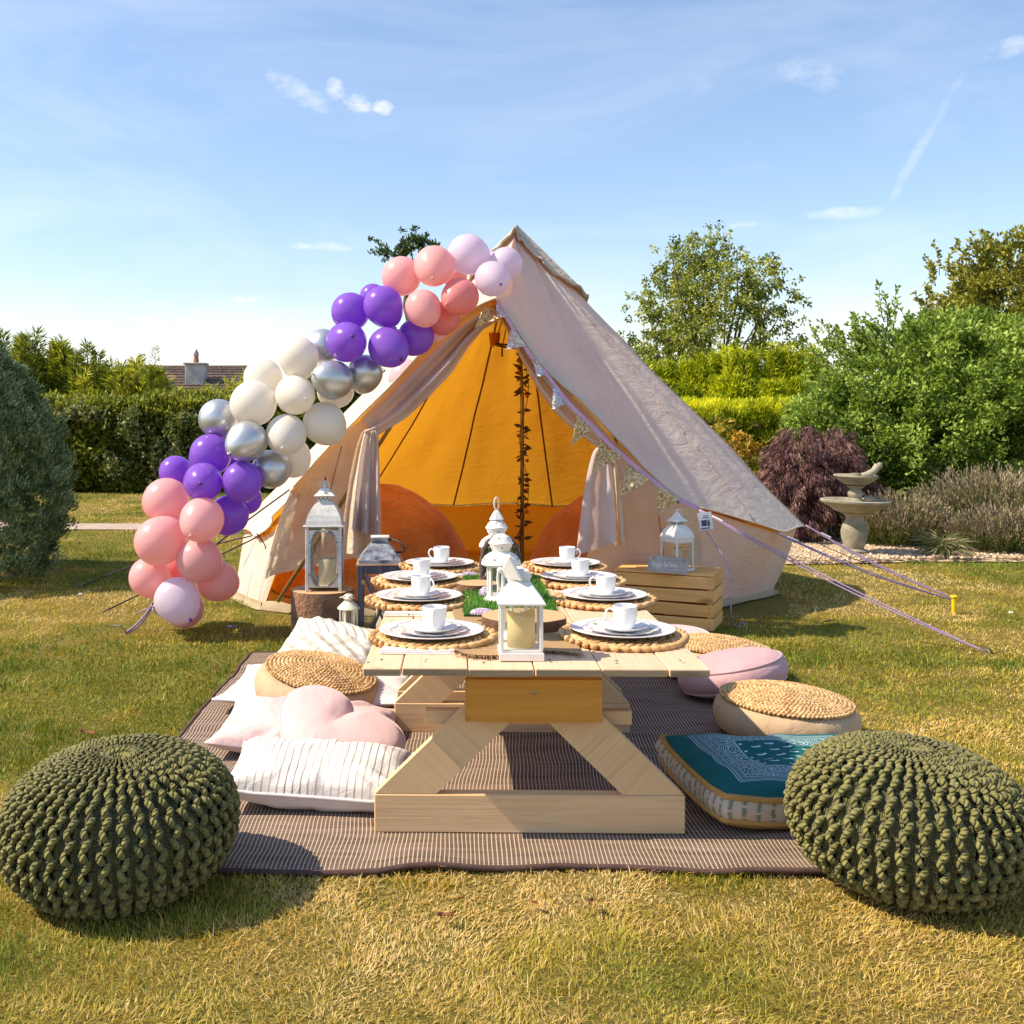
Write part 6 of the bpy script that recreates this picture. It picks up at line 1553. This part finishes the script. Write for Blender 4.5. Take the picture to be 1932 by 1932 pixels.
# fairy door arch
t = thing('fairy_door', 'small bark arch with a mossy green door behind the star lanterns', 'ornament', (.255, 4.36, TZ(4.36) + .015))
g = Geo(); pts = []
for a in np.linspace(0, PI, 22): pts.append((.072 * math.cos(a), 0, .115 + .085 * math.sin(a)))
pts = [(.075, 0, 0), (.076, 0, .04), (.074, 0, .08)] + pts + [(-.074, 0, .08), (-.076, 0, .04), (-.075, 0, 0)]
g.tube(pts, [.014 + .003 * math.sin(i * 2.1) for i in range(len(pts))], 9); g.build('bark_arch', surf('grey_bark', (.15, .11, .09), .95, .3, 40, 1.0, 120, dist=.01), t, True)
g = Geo(); dp = [(-.062, .0), (.062, .0), (.062, .115)] + [(.062 * math.cos(a), .115 + .065 * math.sin(a)) for a in np.linspace(.3, PI - .3, 10)] + [(-.062, .115)]; g.poly(dp, -.004, .008, 1); g.build('door', surf('mossy_green', (.20, .28, .06), .9, .3, 60, .6, 150), t)
for k in range(3): g = Geo(); g.lathe([(.012, 0), (.012, .03 + .01 * k), (0, .035 + .01 * k)], 9, (-.085 + .02 * k, -.03, 0)); g.build('mini_log', BARK2, t, True, 40)

# ------------------------------------------------------------------ lanterns
CAN = surf('ivory_wax', (.92, .80, .46), .45, .04, 10, transl=.40, tcol=(.95, .78, .42)); CAN2 = surf('pale_wax', (.88, .78, .50), .5, .04, 10, transl=.3)
def candle(label, c, r, h, mat=CAN, flame=True, wavy=True):
    t = thing('candle', label, 'candle', c); V = []; n2 = 40; pr = [(0, 0), (r, 0), (r, h * .5), (r, h - .004), (r * .93, h), (r * .80, h - .004), (r * .5, h - .022), (0, h - .026)]
    for i, (q, z) in enumerate(pr):
        for j in range(n2):
            a = 2 * PI * j / n2; w_ = .006 * (math.sin(a * 2 + 1) + .5 * math.sin(a * 3)) if wavy and i >= 3 and q > r * .6 else 0; V.append((q * math.cos(a), q * math.sin(a), z + w_))
    mk('wax', V, gridF(len(pr), n2, True), mat, t, smooth=True)
    g = Geo()
    if flame: g.lathe([(.003, 0), (.0075, .006), (.006, .014), (0, .030)], 10, (0, 0, h - .024)); g.build('plastic_flame', surf('clear_plastic_flame', (.75, .75, .78), .2), t, True)
    else: g.tube([(0, 0, h - .026), (.001, 0, h - .008)], .0012, 5); g.build('wick', surf('wick', (.03, .03, .03), .9), t)
def pane(par, c, w_, h, axis, mat=GLASS):
    g = Geo(); g.box((0, 0, 0), (w_, .0022, h) if axis == 1 else (.0022, w_, h)); o = g.build('pane', mat, par); o.location = c; return o
# 1 front square lantern
b0 = T(985, 1248); y0 = b0.y + .058
lan = thing('lantern', 'white square metal lantern with big cream candle at the front of the table', 'lantern', (b0.x, y0, TZ(y0) + .0015), (SL, 0, R(-1)), 'white lanterns')
hw = .0615
g = Geo(); g.box((0, 0, .0115), (hw * 2 + .006, hw * 2 + .006, .022), .0015); g.build('base', WHITE, lan)
g = Geo(); g.box((0, 0, .0265), (hw * 2 - .004, hw * 2 - .004, .008), .001); g.build('floor_plate', WHITE, lan)
for sx in (-1, 1):
    for sy in (-1, 1): g = Geo(); g.box((sx * (hw - .005), sy * (hw - .005), .094), (.010, .010, .127), .001); g.build('corner_post', WHITE, lan)
for s_ in (-1, 1):
    pane(lan, (0, s_ * (hw - .005), .094), hw * 2 - .022, .124, 1); pane(lan, (s_ * (hw - .005), 0, .094), hw * 2 - .022, .124, 0)
g = Geo(); g.lathe([(.0955, .1585), (.0975, .160), (.0975, .1635), (.036, .222)], 4, phase=PI / 4); g.build('roof', WHITE, lan)
g = Geo(); g.box((0, 0, .238), (.048, .048, .030), .001); nk = g.build('neck', WHITE, lan)
g = Geo()
for s_ in (-1, 1):
    for r_ in range(2):
        for k in range(8): g.sph((-.0195 + .0056 * k, s_ * .0245, .231 + .0075 * r_), (.0019, .0012, .0019), 6, 4)
o = g.build('perforations', surf('perforation_rim', (.85, .84, .76), .5), nk, kind='stuff')
g = Geo(); rt = rotm(0, R(-118), 0) ; gg = Geo(); gg.lathe([(.052, 0), (.054, .002), (.054, .007), (.010, .046), (0, .048)], 4, phase=PI / 4); Vv = np.concatenate(gg.V) @ rt.T + np.array((-.012, 0, .262)); g.add(Vv, gg.F); cp = g.build('tilted_cap', WHITE, lan)
g = Geo(); g.sph((-.060, -.004, .262 - .010), .009, 10, 8); g.build('finial', WHITE, cp, True)
g = Geo(); g.tube([(-.060 + .024 * math.sin(a) * .3, -.006, .226 + .030 * math.cos(a)) for a in np.linspace(0, 2 * PI, 26)[:-1]], .0032, 7, close=True); g.build('ring', WHITE, cp, True)
candle('thick cream candle inside the front white lantern', (b0.x + .002, y0, TZ(y0) + .033), .041, .098)
# star lanterns
STARM = surf('star_cut_out', (.05, .045, .04), .8)
def starpoly(c, nrm, s_):
    nrm = np.array(nrm) / np.linalg.norm(nrm); u_ = np.cross(nrm, (0, 0, 1.0)); u_ /= np.linalg.norm(u_); v_ = np.cross(u_, nrm); V = []
    for k in range(10): a = PI / 2 + k * PI / 5; q = s_ if k % 2 == 0 else s_ * .42; V.append(np.array(c) + nrm * .0012 + u_ * q * math.cos(a) + v_ * q * math.sin(a))
    V.append(np.array(c) + nrm * .0012); return V
def star_lantern(label, x, y, s_, rz, cap, zoff=0.0):
    t = thing('lantern', label, 'lantern', (x, y, TZ(y) + zoff), (SL, 0, rz), 'white lanterns'); t.scale = (s_,) * 3
    if 'sl0' in proto:
        for nm_, src in proto['sl0']:
            if nm_ in ('cap', 'cap_ring') and not cap: continue
            inst(src, nm_, t)
        return t
    out_ = []
    def add(nm_, o): out_.append((nm_, o)); return o
    g = Geo(); g.lathe([(.060, 0), (.066, .003), (.066, .010), (.058, .014), (.054, .022), (.052, .026)], 32); add('base', g.build('base', WHITE, t, True, 35))
    for k in range(6):
        a = k * PI / 3 + PI / 6; g = Geo(); g.box((.050 * math.cos(a), .050 * math.sin(a), .078), (.009, .009, .106), .001, rotm(0, 0, a)); add('post', g.build('post', WHITE, t))
        b2 = a + PI / 6; g = Geo(); g.box((0, 0, 0), (.0018, .040, .100)); o = g.build('pane', GLASS, t); o.location = (.0435 * math.cos(b2), .0435 * math.sin(b2), .078); o.rotation_euler = (0, 0, b2); add('pane', o)
    prof = [(.056, .128), (.070, .133), (.073, .138), (.070, .150), (.060, .165), (.045, .176), (.034, .181), (.032, .184)]
    g = Geo(); g.lathe(prof, 36); add('lower_dome', g.build('lower_dome', WHITE, t, True, 40))
    ball = [(.029, .184), (.034, .190), (.040, .202), (.0415, .209), (.046, .212), (.046, .216), (.0415, .219), (.038, .228), (.027, .240), (.012, .247), (.0, .248)]
    g = Geo(); g.lathe(ball, 36); add('upper_ball', g.build('upper_ball', WHITE, t, True, 40))
    Vs, Fs = [], []
    for (rad, z, nz2, cnt_, ph_, sz) in ((.0655, .158, .9, 8, .2, .0062), (.037, .198, -.35, 6, .4, .0048), (.034, .2325, 1.2, 6, .1, .0050)):
        for k in range(cnt_):
            a = ph_ + 2 * PI * k / cnt_; V = starpoly((rad * math.cos(a), rad * math.sin(a), z), (math.cos(a), math.sin(a), nz2), sz); b3 = len(Vs); Vs += V; Fs += [[b3 + 10, b3 + j, b3 + (j + 1) % 10] for j in range(10)]
    add('star_cutouts', mk('star_cutouts', Vs, Fs, STARM, t, kind='stuff'))
    g = Geo(); g.lathe([(.030, .246), (.032, .249), (.012, .280), (.005, .286), (0, .288)], 6); add('cap', g.build('cap', WHITE, t))
    g = Geo(); g.tube([(.010 * math.cos(a), 0, .312 + .026 * math.sin(a)) for a in np.linspace(0, 2 * PI, 26)[:-1]], .0028, 7, close=True); add('cap_ring', g.build('cap_ring', WHITE, t, True))
    for k, o in out_:
        if k == 'pane': pass
    proto['sl0'] = out_; return t
star_lantern('white star-cut lantern farthest back with its carrying ring upright', .248, 4.50, 1.06, .3, True, .016)
star_lantern('large white star-cut lantern standing on the green turf mat', .233, 3.93, 1.04, .15, False, .014)
star_lantern('white star-cut lantern directly behind the front square lantern', .250, 3.268, .92, .45, False, .0045)

# tall grey lantern
GRY = surf('distressed_grey_metal', (.72, .71, .68), .5, .2, 18, .3, 60, col2=(.52, .50, .46))
gx = (613 - PU) * 5.55 / F; gl_ = thing('lantern', 'tall distressed grey lantern with arched windows on the tree stump', 'lantern', (gx, 5.55, .277), (0, 0, R(2)))
hw = .096
for sx in (-1, 1):
    for sy in (-1, 1): g = Geo(); g.box((sx * (hw - .008), sy * (hw - .008), .170), (.016, .016, .340), .002); g.build('corner_post', GRY, gl_)
g = Geo(); g.box((0, 0, .022), (hw * 2 - .03, hw * 2 - .03, .008)); g.build('floor_plate', GRY, gl_)
SCR = surf('dark_filigree', (.20, .18, .15), .6, .2, 60)
def arched(par, w_, h, ow, oh, th=.004):
    """plate with a long rounded opening"""
    n2 = 48; V = []; a = np.linspace(0, 2 * PI, n2, endpoint=False)
    for y in (-th / 2, th / 2):
        for ring in (0, 1):
            for q in a:
                c_, s_ = math.cos(q), math.sin(q)
                if ring == 0:
                    k = 1 / max(abs(c_), abs(s_)); V.append((c_ * k * w_ / 2, y, s_ * k * h / 2))
                else:
                    e = 5.0 if abs(s_) < .7 else 3.0; V.append((math.copysign(abs(c_) ** (2 / 3.2), c_) * ow / 2, y, math.copysign(abs(s_) ** (2 / 3.2), s_) * oh / 2))
    Fc = []
    for j in range(n2):
        k = (j + 1) % n2; Fc += [[j, k, n2 + k, n2 + j], [2 * n2 + k, 2 * n2 + j, 3 * n2 + j, 3 * n2 + k], [n2 + j, n2 + k, 3 * n2 + k, 3 * n2 + j], [k, j, 2 * n2 + j, 2 * n2 + k]]
    return V, Fc
for k in range(4):
    V, Fc = arched(None, hw * 2 - .032, .300, .144, .284); o = mk('window_frame', V, Fc, GRY, gl_); a = k * PI / 2; o.location = ((hw - .006) * math.sin(a), -(hw - .006) * math.cos(a), .172); o.rotation_euler = (0, 0, a)
    g = Geo()
    for sx in (-1, 1):
        for sz in (-1, 1):
            for q in range(7):
                t_ = q / 6; cx_ = sx * (.030 + .040 * t_ ** 1.3); cz_ = sz * (.140 - .055 * t_ ** 2.2)
                rr = .0085 - .003 * abs(t_ - .5); g.tube([(cx_ + rr * math.cos(b2) * (1 - b2 / 9), -.004, cz_ + rr * math.sin(b2) * (1 - b2 / 9)) for b2 in np.linspace(0, 5.0, 9)], .0018, 4)
    g.build('scrollwork', SCR, o, True, kind='stuff')
    g = Geo(); g.tube([(math.copysign(abs(math.cos(q)) ** (2 / 3.2), math.cos(q)) * .072, -.003, math.copysign(abs(math.sin(q)) ** (2 / 3.2), math.sin(q)) * .142) for q in np.linspace(0, 2 * PI, 49)[:-1]], .0022, 5, close=True); g.build('window_bead', surf('pale_bead', (.68, .66, .60), .5), o, True)
    p_ = Geo(); p_.box((0, .005, 0), (hw * 2 - .036, .002, .29)); pp = p_.build('pane', GLASS, o)
g = Geo(); g.box((0, 0, .343), (hw * 2 + .026, hw * 2 + .026, .006), .001); g.build('eave_plate', GRY, gl_)
rp = [(hw * 1.414, .3465), (hw * 1.37, .37), (hw * 1.24, .40), (hw * 1.02, .43), (hw * .80, .452), (.056, .468)]
g = Geo(); g.lathe(rp, 4, phase=PI / 4); g.build('domed_roof', GRY, gl_)
g = Geo(); g.box((0, 0, .482), (.074, .074, .030), .001); nk = g.build('neck', GRY, gl_)
g = Geo()
for s_ in (-1, 1):
    for k in range(6): g.sph((-.028 + .011 * k, s_ * .0375, .483 + .004 * (-1) ** k), (.0035, .0012, .006), 6, 4)
g.build('pierced_holes', STARM, nk, kind='stuff')
g = Geo(); g.lathe([(.078, .4985), (.080, .501), (.045, .524), (.030, .540)], 4, phase=PI / 4); g.build('cap', GRY, gl_)
g = Geo(); g.lathe([(.020, .538), (.014, .556), (.016, .562), (.010, .570), (.008, .578), (0, .582)], 14); g.build('finial', GRY, gl_, True)
g = Geo(); g.tube([(.0275 * math.cos(a), -.012, .548 + .0275 * math.sin(a)) for a in np.linspace(0, 2 * PI, 30)[:-1]], .0035, 7, close=True); g.build('ring', surf('pale_ring', (.62, .58, .50), .5), gl_, True)
candle('pale cream candle inside the tall grey lantern', (gx + .015, 5.55, .277 + .027), .047, .135, CAN2, False, False)

# dark wooden lantern
DKB = woodmat('blue_black_distressed_wood', (.035, .042, .075), (.085, .095, .14), 2, .55, 60, (.30, .31, .34), .1, False)
DKM = surf('blue_black_distressed_metal', (.05, .06, .10), .45, .3, 22, .3, 70, col2=(.38, .40, .44))
dx_ = (717 - PU) * 5.1 / F; dl_ = thing('lantern', 'blue-black wooden lantern with crossed bars and leather loop', 'lantern', (dx_, 5.1, .001), (0, 0, R(3)))
hw = .108
for sx in (-1, 1):
    for sy in (-1, 1): g = Geo(); g.box((0, 0, 0), (.028, .028, .452), .002); o = g.build('corner_post', DKB, dl_); o.location = (sx * (hw - .014), sy * (hw - .014), .252)
g = Geo(); g.box((0, 0, .013), (hw * 2 + .01, hw * 2 + .01, .026), .002); g.build('base', DKB, dl_)
for s_ in (-1, 1):
    for ax_ in (0, 1):
        for z in (.047, .458):
            g = Geo(); g.box((0, 0, 0), (hw * 2 - .058, .020, .038) if ax_ else (.020, hw * 2 - .058, .038), .001); o = g.build('rail', DKB, dl_); o.location = (0, s_ * (hw - .014), z) if ax_ else (s_ * (hw - .014), 0, z)
        for d_ in (-1, 1):
            ang_ = math.atan2(.37, hw * 2 - .056); L_ = math.hypot(.36, hw * 2 - .056) - .02; g = Geo(); g.box((0, 0, 0), (L_, .006, .012)); o = g.build('cross_bar', DKB, dl_)
            o.location = (0, s_ * (hw - .008 - .007 * (d_ > 0)), .2525) if ax_ else (s_ * (hw - .008 - .007 * (d_ > 0)), 0, .2525); o.rotation_euler = (0, -d_ * ang_, 0 if ax_ else PI / 2)
        pane(dl_, (0, s_ * (hw - .020), .2525) if ax_ else (s_ * (hw - .020), 0, .2525), hw * 2 - .058, .37, ax_)
g = Geo(); g.box((0, 0, .482), (hw * 2 + .012, hw * 2 + .012, .008), .001); g.build('eave_plate', surf('worn_copper_edge', (.42, .28, .18), .5, .2, 30), dl_)
g = Geo(); g.box((0, 0, .495), (hw * 2 - .012, hw * 2 - .012, .018), .001); g.build('roof_skirt', DKM, dl_)
g = Geo(); g.lathe([(hw * 1.414 - .012, .5045), (.060, .578)], 4, phase=PI / 4); g.build('roof', DKM, dl_)
g = Geo(); g.box((0, 0, .592), (.080, .080, .026), .001); g.build('chimney', DKM, dl_); g = Geo(); g.box((0, 0, .607), (.090, .090, .006), .001); g.build('chimney_lip', GRY, dl_)
g = Geo(); g.tube([(.042, 0, .592), (.060, -.01, .594), (.085, -.03, .588), (.108, -.05, .575), (.120, -.055, .555), (.118, -.05, .540), (.10, -.03, .533), (.078, 0, .530)], .0055, 8); g.build('leather_loop', surf('dark_leather', (.03, .02, .018), .5), dl_, True)
g = Geo(); g.box((-hw + .028, -hw + .000, .40), (.016, .003, .022)); g.box((-hw + .028, -hw + .000, .12), (.016, .003, .022)); g.build('hinge', surf('brass', (.45, .28, .10), .4, metallic=.6), dl_, kind='stuff')
candle('tall cream candle inside the blue-black lantern', (dx_ + .030, 5.1, .030), .050, .235, CAN2, False, False)
# small cream lantern
sx_ = (658 - PU) * 4.98 / F; sl_ = thing('lantern', 'small cream round-topped lantern in front of the tree stump', 'lantern', (sx_, 4.98, .001), (0, 0, .2))
g = Geo(); g.lathe([(.050, 0), (.052, .004), (.050, .014), (.044, .018)], 6); g.build('base', CREAM, sl_)
for k in range(6):
    a = k * PI / 3; g = Geo(); g.box((.041 * math.cos(a), .041 * math.sin(a), .146), (.008, .008, .258), .001, rotm(0, 0, a)); g.build('post', CREAM, sl_)
    b2 = a + PI / 6; g = Geo(); g.box((0, 0, 0), (.0015, .034, .25)); o = g.build('pane', GLASS, sl_); o.location = (.0345 * math.cos(b2), .0345 * math.sin(b2), .145); o.rotation_euler = (0, 0, b2)
ZS = lambda pr: [(r_, .272 + (z_ - .216) * .70) for r_, z_ in pr]
g = Geo(); g.lathe(ZS([(.046, .216), (.054, .219), (.055, .224)] + [(.054 - .0033 * k + (.0012 if k % 2 else 0), .226 + .0048 * k) for k in range(9)] + [(.021, .273)]), 32); g.build('ribbed_roof', CREAM, sl_, True, 50)
g = Geo(); g.lathe(ZS([(.020, .273), (.020, .285), (.027, .289), (.029, .293), (.026, .306), (.018, .317), (.008, .322), (0, .323)]), 24); g.build('vent_dome', CREAM, sl_, True, 45)
g = Geo()
for k in range(8): a = k * PI / 4; g.sph((.0265 * math.cos(a), .0265 * math.sin(a), .333), (.0028,) * 3, 6, 4); g.sph((.0195 * math.cos(a + .3), .0195 * math.sin(a + .3), .3165), (.0025,) * 3, 6, 4)
g.build('vent_holes', STARM, sl_, kind='stuff')
g = Geo(); g.tube([(-.045, -.01, .330), (-.03, -.012, .334), (-.012, -.012, .342), (.0, -.008, .349)], .003, 6); g.build('wire_handle', CREAM, sl_, True)

# ------------------------------------------------------------------ crate
CRW = woodmat('crate_slats', (.95, .56, .20), (.82, .42, .12), 0, .75, 50, (.28, .14, .04), .22, True, .12)
cr0 = G(1346, 1194); cr_ = thing('crate', 'upturned slatted pine crate right of the table', 'crate', (cr0.x, cr0.y, 0), (0, 0, R(-24)))
CW, CD, CH = .56, .33, .315
for side in range(4):
    for k in range(4):
        z = .040 + .0770 * k; h_ = .066; jx = rng.normal(0, .0015)
        L_ = CW if side % 2 == 0 else CD - .026
        g = Geo(); g.box((0, 0, 0), (L_ - abs(jx), .011, h_ + rng.normal(0, .001)), .0015); o = g.build('slat', CRW, cr_)
        o.location = [(-CW / 2, .0055, z), (-.0055, CD / 2, z), (-CW / 2, CD - .0055, z), (-CW + .0055, CD / 2, z)][side]; o.rotation_euler = (rng.normal(0, .01), rng.normal(0, .004), [0, PI / 2, 0, PI / 2][side])
for k in range(5):
    g = Geo(); g.box((0, 0, 0), (CW + .006, .060, .010), .0015); o = g.build('slat', CRW, cr_); o.location = (-CW / 2, .031 + .0665 * k, .3135 + .0); o.rotation_euler = (0, 0, rng.normal(0, .004))
for (x, y) in ((-.024, .026), (-CW + .024, .026), (-.024, CD - .026), (-CW + .024, CD - .026)):
    g = Geo(); g.box((0, 0, 0), (.024, .024, .296), .001); o = g.build('corner_block', CRW, cr_); o.location = (x, y, .155)
g = Geo()
for (x, z) in [(x, .040 + .077 * k + d_) for x in (-.022, -CW + .022) for k in range(4) for d_ in (-.015, .015)]: g.sph((x, -.0005, z), (.0028, .001, .0028), 6, 4)
g.build('nail_heads', STARM, cr_, kind='stuff')
g = Geo(); g.box((-CW / 2, CD / 2, .03), (CW - .06, CD - .06, .01)); g.build('crate_bottom', CRW, cr_)
top = .3190
c = P(1276, 1075, 5.95); wl = thing('lantern', 'white lantern with scalloped lace trim on the wooden crate', 'lantern', (c.x, 5.93, top), (0, 0, R(32)), 'white lanterns')
hw = .066
g = Geo(); g.box((0, 0, .008), (hw * 2 + .008, hw * 2 + .008, .016), .0015); g.build('base', WHITE, wl)
for sx in (-1, 1):
    for sy in (-1, 1): g = Geo(); g.box((sx * (hw - .005), sy * (hw - .005), .103), (.010, .010, .174), .001); g.build('corner_post', WHITE, wl)
for k in range(4):
    a = k * PI / 2; V = []; Fc = []; nn_ = 28
    for i in range(nn_ + 1):
        x = -(hw - .01) + 2 * (hw - .01) * i / nn_; V += [(x, 0, .190), (x, 0, .170 - .010 * abs(math.sin(i * PI / 4)))]
    Fc = [[2 * i, 2 * i + 1, 2 * i + 3, 2 * i + 2] for i in range(nn_)]; o = mk('lace_trim', V, Fc, WHITE, wl); o.location = ((hw - .003) * math.sin(a), -(hw - .003) * math.cos(a), 0); o.rotation_euler = (0, 0, a); sd = o.modifiers.new('thickness', 'SOLIDIFY'); sd.thickness = .0015
    g = Geo(); g.box((0, 0, .103), (hw * 2 - .02, .0018, .170)); o = g.build('pane', GLASS, wl); o.location = ((hw - .007) * math.sin(a), -(hw - .007) * math.cos(a), 0); o.rotation_euler = (0, 0, a)
g = Geo(); g.lathe([(hw * 1.48, .190), (hw * 1.48, .194), (hw * 1.40, .205), (hw * 1.25, .222), (hw * 1.0, .242), (.048, .258)], 4, phase=PI / 4); g.build('domed_roof', WHITE, wl)
g = Geo(); g.lathe([(.040, .258), (.040, .280)], 4, phase=PI / 4); nk = g.build('neck', WHITE, wl)
g = Geo()
for k in range(4):
    a = k * PI / 2 ; 
    for j in range(7): x = -.021 + .007 * j; g.box((x * math.cos(a) + .0288 * math.sin(a), x * math.sin(a) - .0288 * math.cos(a), .270), (.0028, .0012, .014) , 0, rotm(0, 0, a))
g.build('vent_slots', STARM, nk, kind='stuff')
g = Geo(); g.lathe([(.058, .280), (.060, .283), (.056, .287), (.030, .306), (.012, .328), (.006, .334), (0, .336)], 4, phase=PI / 4); g.build('pagoda_cap', WHITE, wl)
g = Geo(); g.sph((0, 0, .340), .008, 10, 6); g.build('finial', WHITE, wl, True); g = Geo(); g.tube([(.022 * math.cos(a) + .016, 0, .330 + .022 * math.sin(a)) for a in np.linspace(-.6, 2.6, 16)], .0022, 6); g.build('wire_handle', CREAM, wl, True)
candle('slim pale candle inside the lantern on the crate', (c.x + .0, 5.93, top + .018), .030, .11, CAN2, False, False)
# slate sign
SLT = surf('grey_slate', (.33, .30, .265), .8, .15, 14, .5, 60, col2=(.42, .385, .34)); CHK = surf('white_chalk_pen', (.82, .82, .80), .8, .0, 10); TWI = surf('jute_twine', (.50, .34, .16), .9)
ps = P(1259, 1083, 5.80); sg = thing('slate_sign', 'small slate sign reading Happy Birthday leaning on the lantern', 'sign', (ps.x, 5.80, top + .001), tuple(Matrix(rotm(R(-20), 0, 0) @ rotm(0, R(5), R(0))).to_euler()))
n2 = 60; rim = []
for j in range(n2):
    t_ = j / n2 * 4; k = int(t_); f = t_ - k; cs = [(-.115, 0), (.110, 0), (.120, .094), (-.100, .094)]; a, b2 = cs[k], cs[(k + 1) % 4]
    rim.append((a[0] * (1 - f) + b2[0] * f + rng.normal(0, .0008), max(0, a[1] * (1 - f) + b2[1] * f + rng.normal(0, .0008))))
g = Geo(); g.poly(rim, -.003, .003, 1); g.build('slab', SLT, sg)
ST = {  # pen strokes of each letter in a unit box
 'H': [[(0, 1), (.02, 0)], [(.55, 1), (.5, 0)], [(0, .5), (.55, .55)]], 'A': [[(0, 0), (.25, .8), (.5, 0)], [(.08, .3), (.42, .3)]], 'p': [[(0, .6), (.0, -.35)], [(0, .5), (.25, .62), (.38, .4), (.22, .1), (0, .15)]],
 'y': [[(0, .6), (.15, .1), (.3, .2)], [(.4, .6), (.25, -.1), (.0, -.35)]], 'B': [[(0, 1), (0, 0)], [(0, 1), (.35, .9), (.3, .6), (0, .52), (.42, .4), (.38, .08), (0, 0)]], 'i': [[(.1, .6), (.1, 0)], [(.1, .85), (.11, .9)]],
 'r': [[(0, .6), (.02, 0)], [(.02, .4), (.15, .6), (.3, .58)]], 't': [[(.15, 1), (.12, .1), (.28, 0)], [(0, .65), (.35, .65)]], 'h': [[(0, 1), (0, 0)], [(0, .4), (.2, .58), (.33, .4), (.34, 0)]],
 'd': [[(.35, 1), (.36, 0)], [(.35, .45), (.15, .6), (0, .3), (.12, 0), (.35, .15)]], 'a': [[(.35, .55), (.12, .6), (0, .28), (.12, 0), (.33, .15)], [(.35, .6), (.38, 0)]]}
g = Geo(); x = -.088
for ch in 'HAppy Birthday':
    if ch == ' ': x += .010; continue
    s_ = .030; 
    for stk in ST[ch]:
        pts = [(x + p[0] * s_ * .60 + p[1] * s_ * .16, -.0036, .032 + p[1] * s_ + (x + .1) * .03) for p in stk]
        g.tube(pts, .0013, 4)
    x += s_ * .60 * (max(p[0] for st_ in ST[ch] for p in st_) + .20)
g.tube([(.02, -.0036, .020), (.07, -.0036, .024), (.095, -.0036, .019)], .0008, 4)
g.build('lettering', CHK, sg, kind='stuff')
for (x, z) in ((-.075, .080), (.092, .078)): g = Geo(); g.sph((x, -.006, z), (.007, .006, .007), 8, 6); g.build('twine_knot', TWI, sg, True)
g = Geo(); g.tube([(-.075, -.002, .080), (-.05, .004, .105), (-.02, .006, .112), (.0, .005, .108), (.04, .004, .100), (.092, -.002, .080)], .0022, 5); g.build('twine', TWI, sg, True)

# ------------------------------------------------------------------ small things on the lawn
LF = surf('fallen_leaf', (.32, .13, .04), .8, .2, 60); WH = surf('white_petals', (.82, .80, .78), .7)
for (u, v, s_, lb, rz) in ((840, 1748, .022, 'reddish fallen leaf on the foreground grass below the table', .4), (1008, 1722, .016, 'small brown fallen leaf in front of the rug edge', 2), (1115, 1722, .022, 'pale tan fallen leaf in the grass at the rug front', 1.2), (1565, 1180, .035, 'dark curled leaf on the lawn right of the crate', 3), (166, 1395, .03, 'curled pale brown leaf on the lawn left of the jute pouffe', .2)):
    p = G(u, v); t = thing('fallen_leaf', lb, 'leaf', (p.x, p.y, .026), (.2, .2, rz)); V = []
    for i in range(7):
        q = i / 6 * 2 - 1; w_ = (1 - q * q) * .5; V += [(q * s_, w_ * s_, .006 * abs(q)), (q * s_, 0, -.002), (q * s_, -w_ * s_, .008 * (1 - abs(q)))]
    mk('blade', V, [f for i in range(6) for f in ([3 * i, 3 * i + 1, 3 * i + 4, 3 * i + 3], [3 * i + 1, 3 * i + 2, 3 * i + 5, 3 * i + 4])], LF, t)
    g = Geo(); g.tube([(s_, 0, 0), (s_ * 1.5, .002, .004)], .0008, 4); g.build('stalk', LF, t)
for (u, v, lb) in ((1907, 1168, 'tiny white clover flower on the right lawn'), (152, 1132, 'tiny white flower in the shade on the left lawn')):
    p = G(u, v); t = thing('flower', lb, 'flower', (p.x, p.y, 0)); g = Geo()
    for k in range(14): a = k * 2.4; g.sph((.010 * math.cos(a) * (k / 14) ** .5, .010 * math.sin(a) * (k / 14) ** .5, .038 + .004 * math.sin(k)), .0045, 6, 4)
    g.build('petals', WH, t, True, kind='stuff'); g = Geo(); g.tube([(0, 0, 0), (0, 0, .036)], .001, 4); g.build('stalk', M_BUSH, t)
p = G(437, 1190); t = thing('balloon_scrap', 'scrap of burst purple balloon on the shaded grass', 'scrap', (p.x, p.y, .022)); g = Geo(); g.tube([(-.03, 0, 0), (-.01, .004, .004), (.012, -.003, .002), (.035, .002, .005)], [.003, .006, .004, .007], 7, flat=.5); g.build('rubber', BM['purple'], t, True)
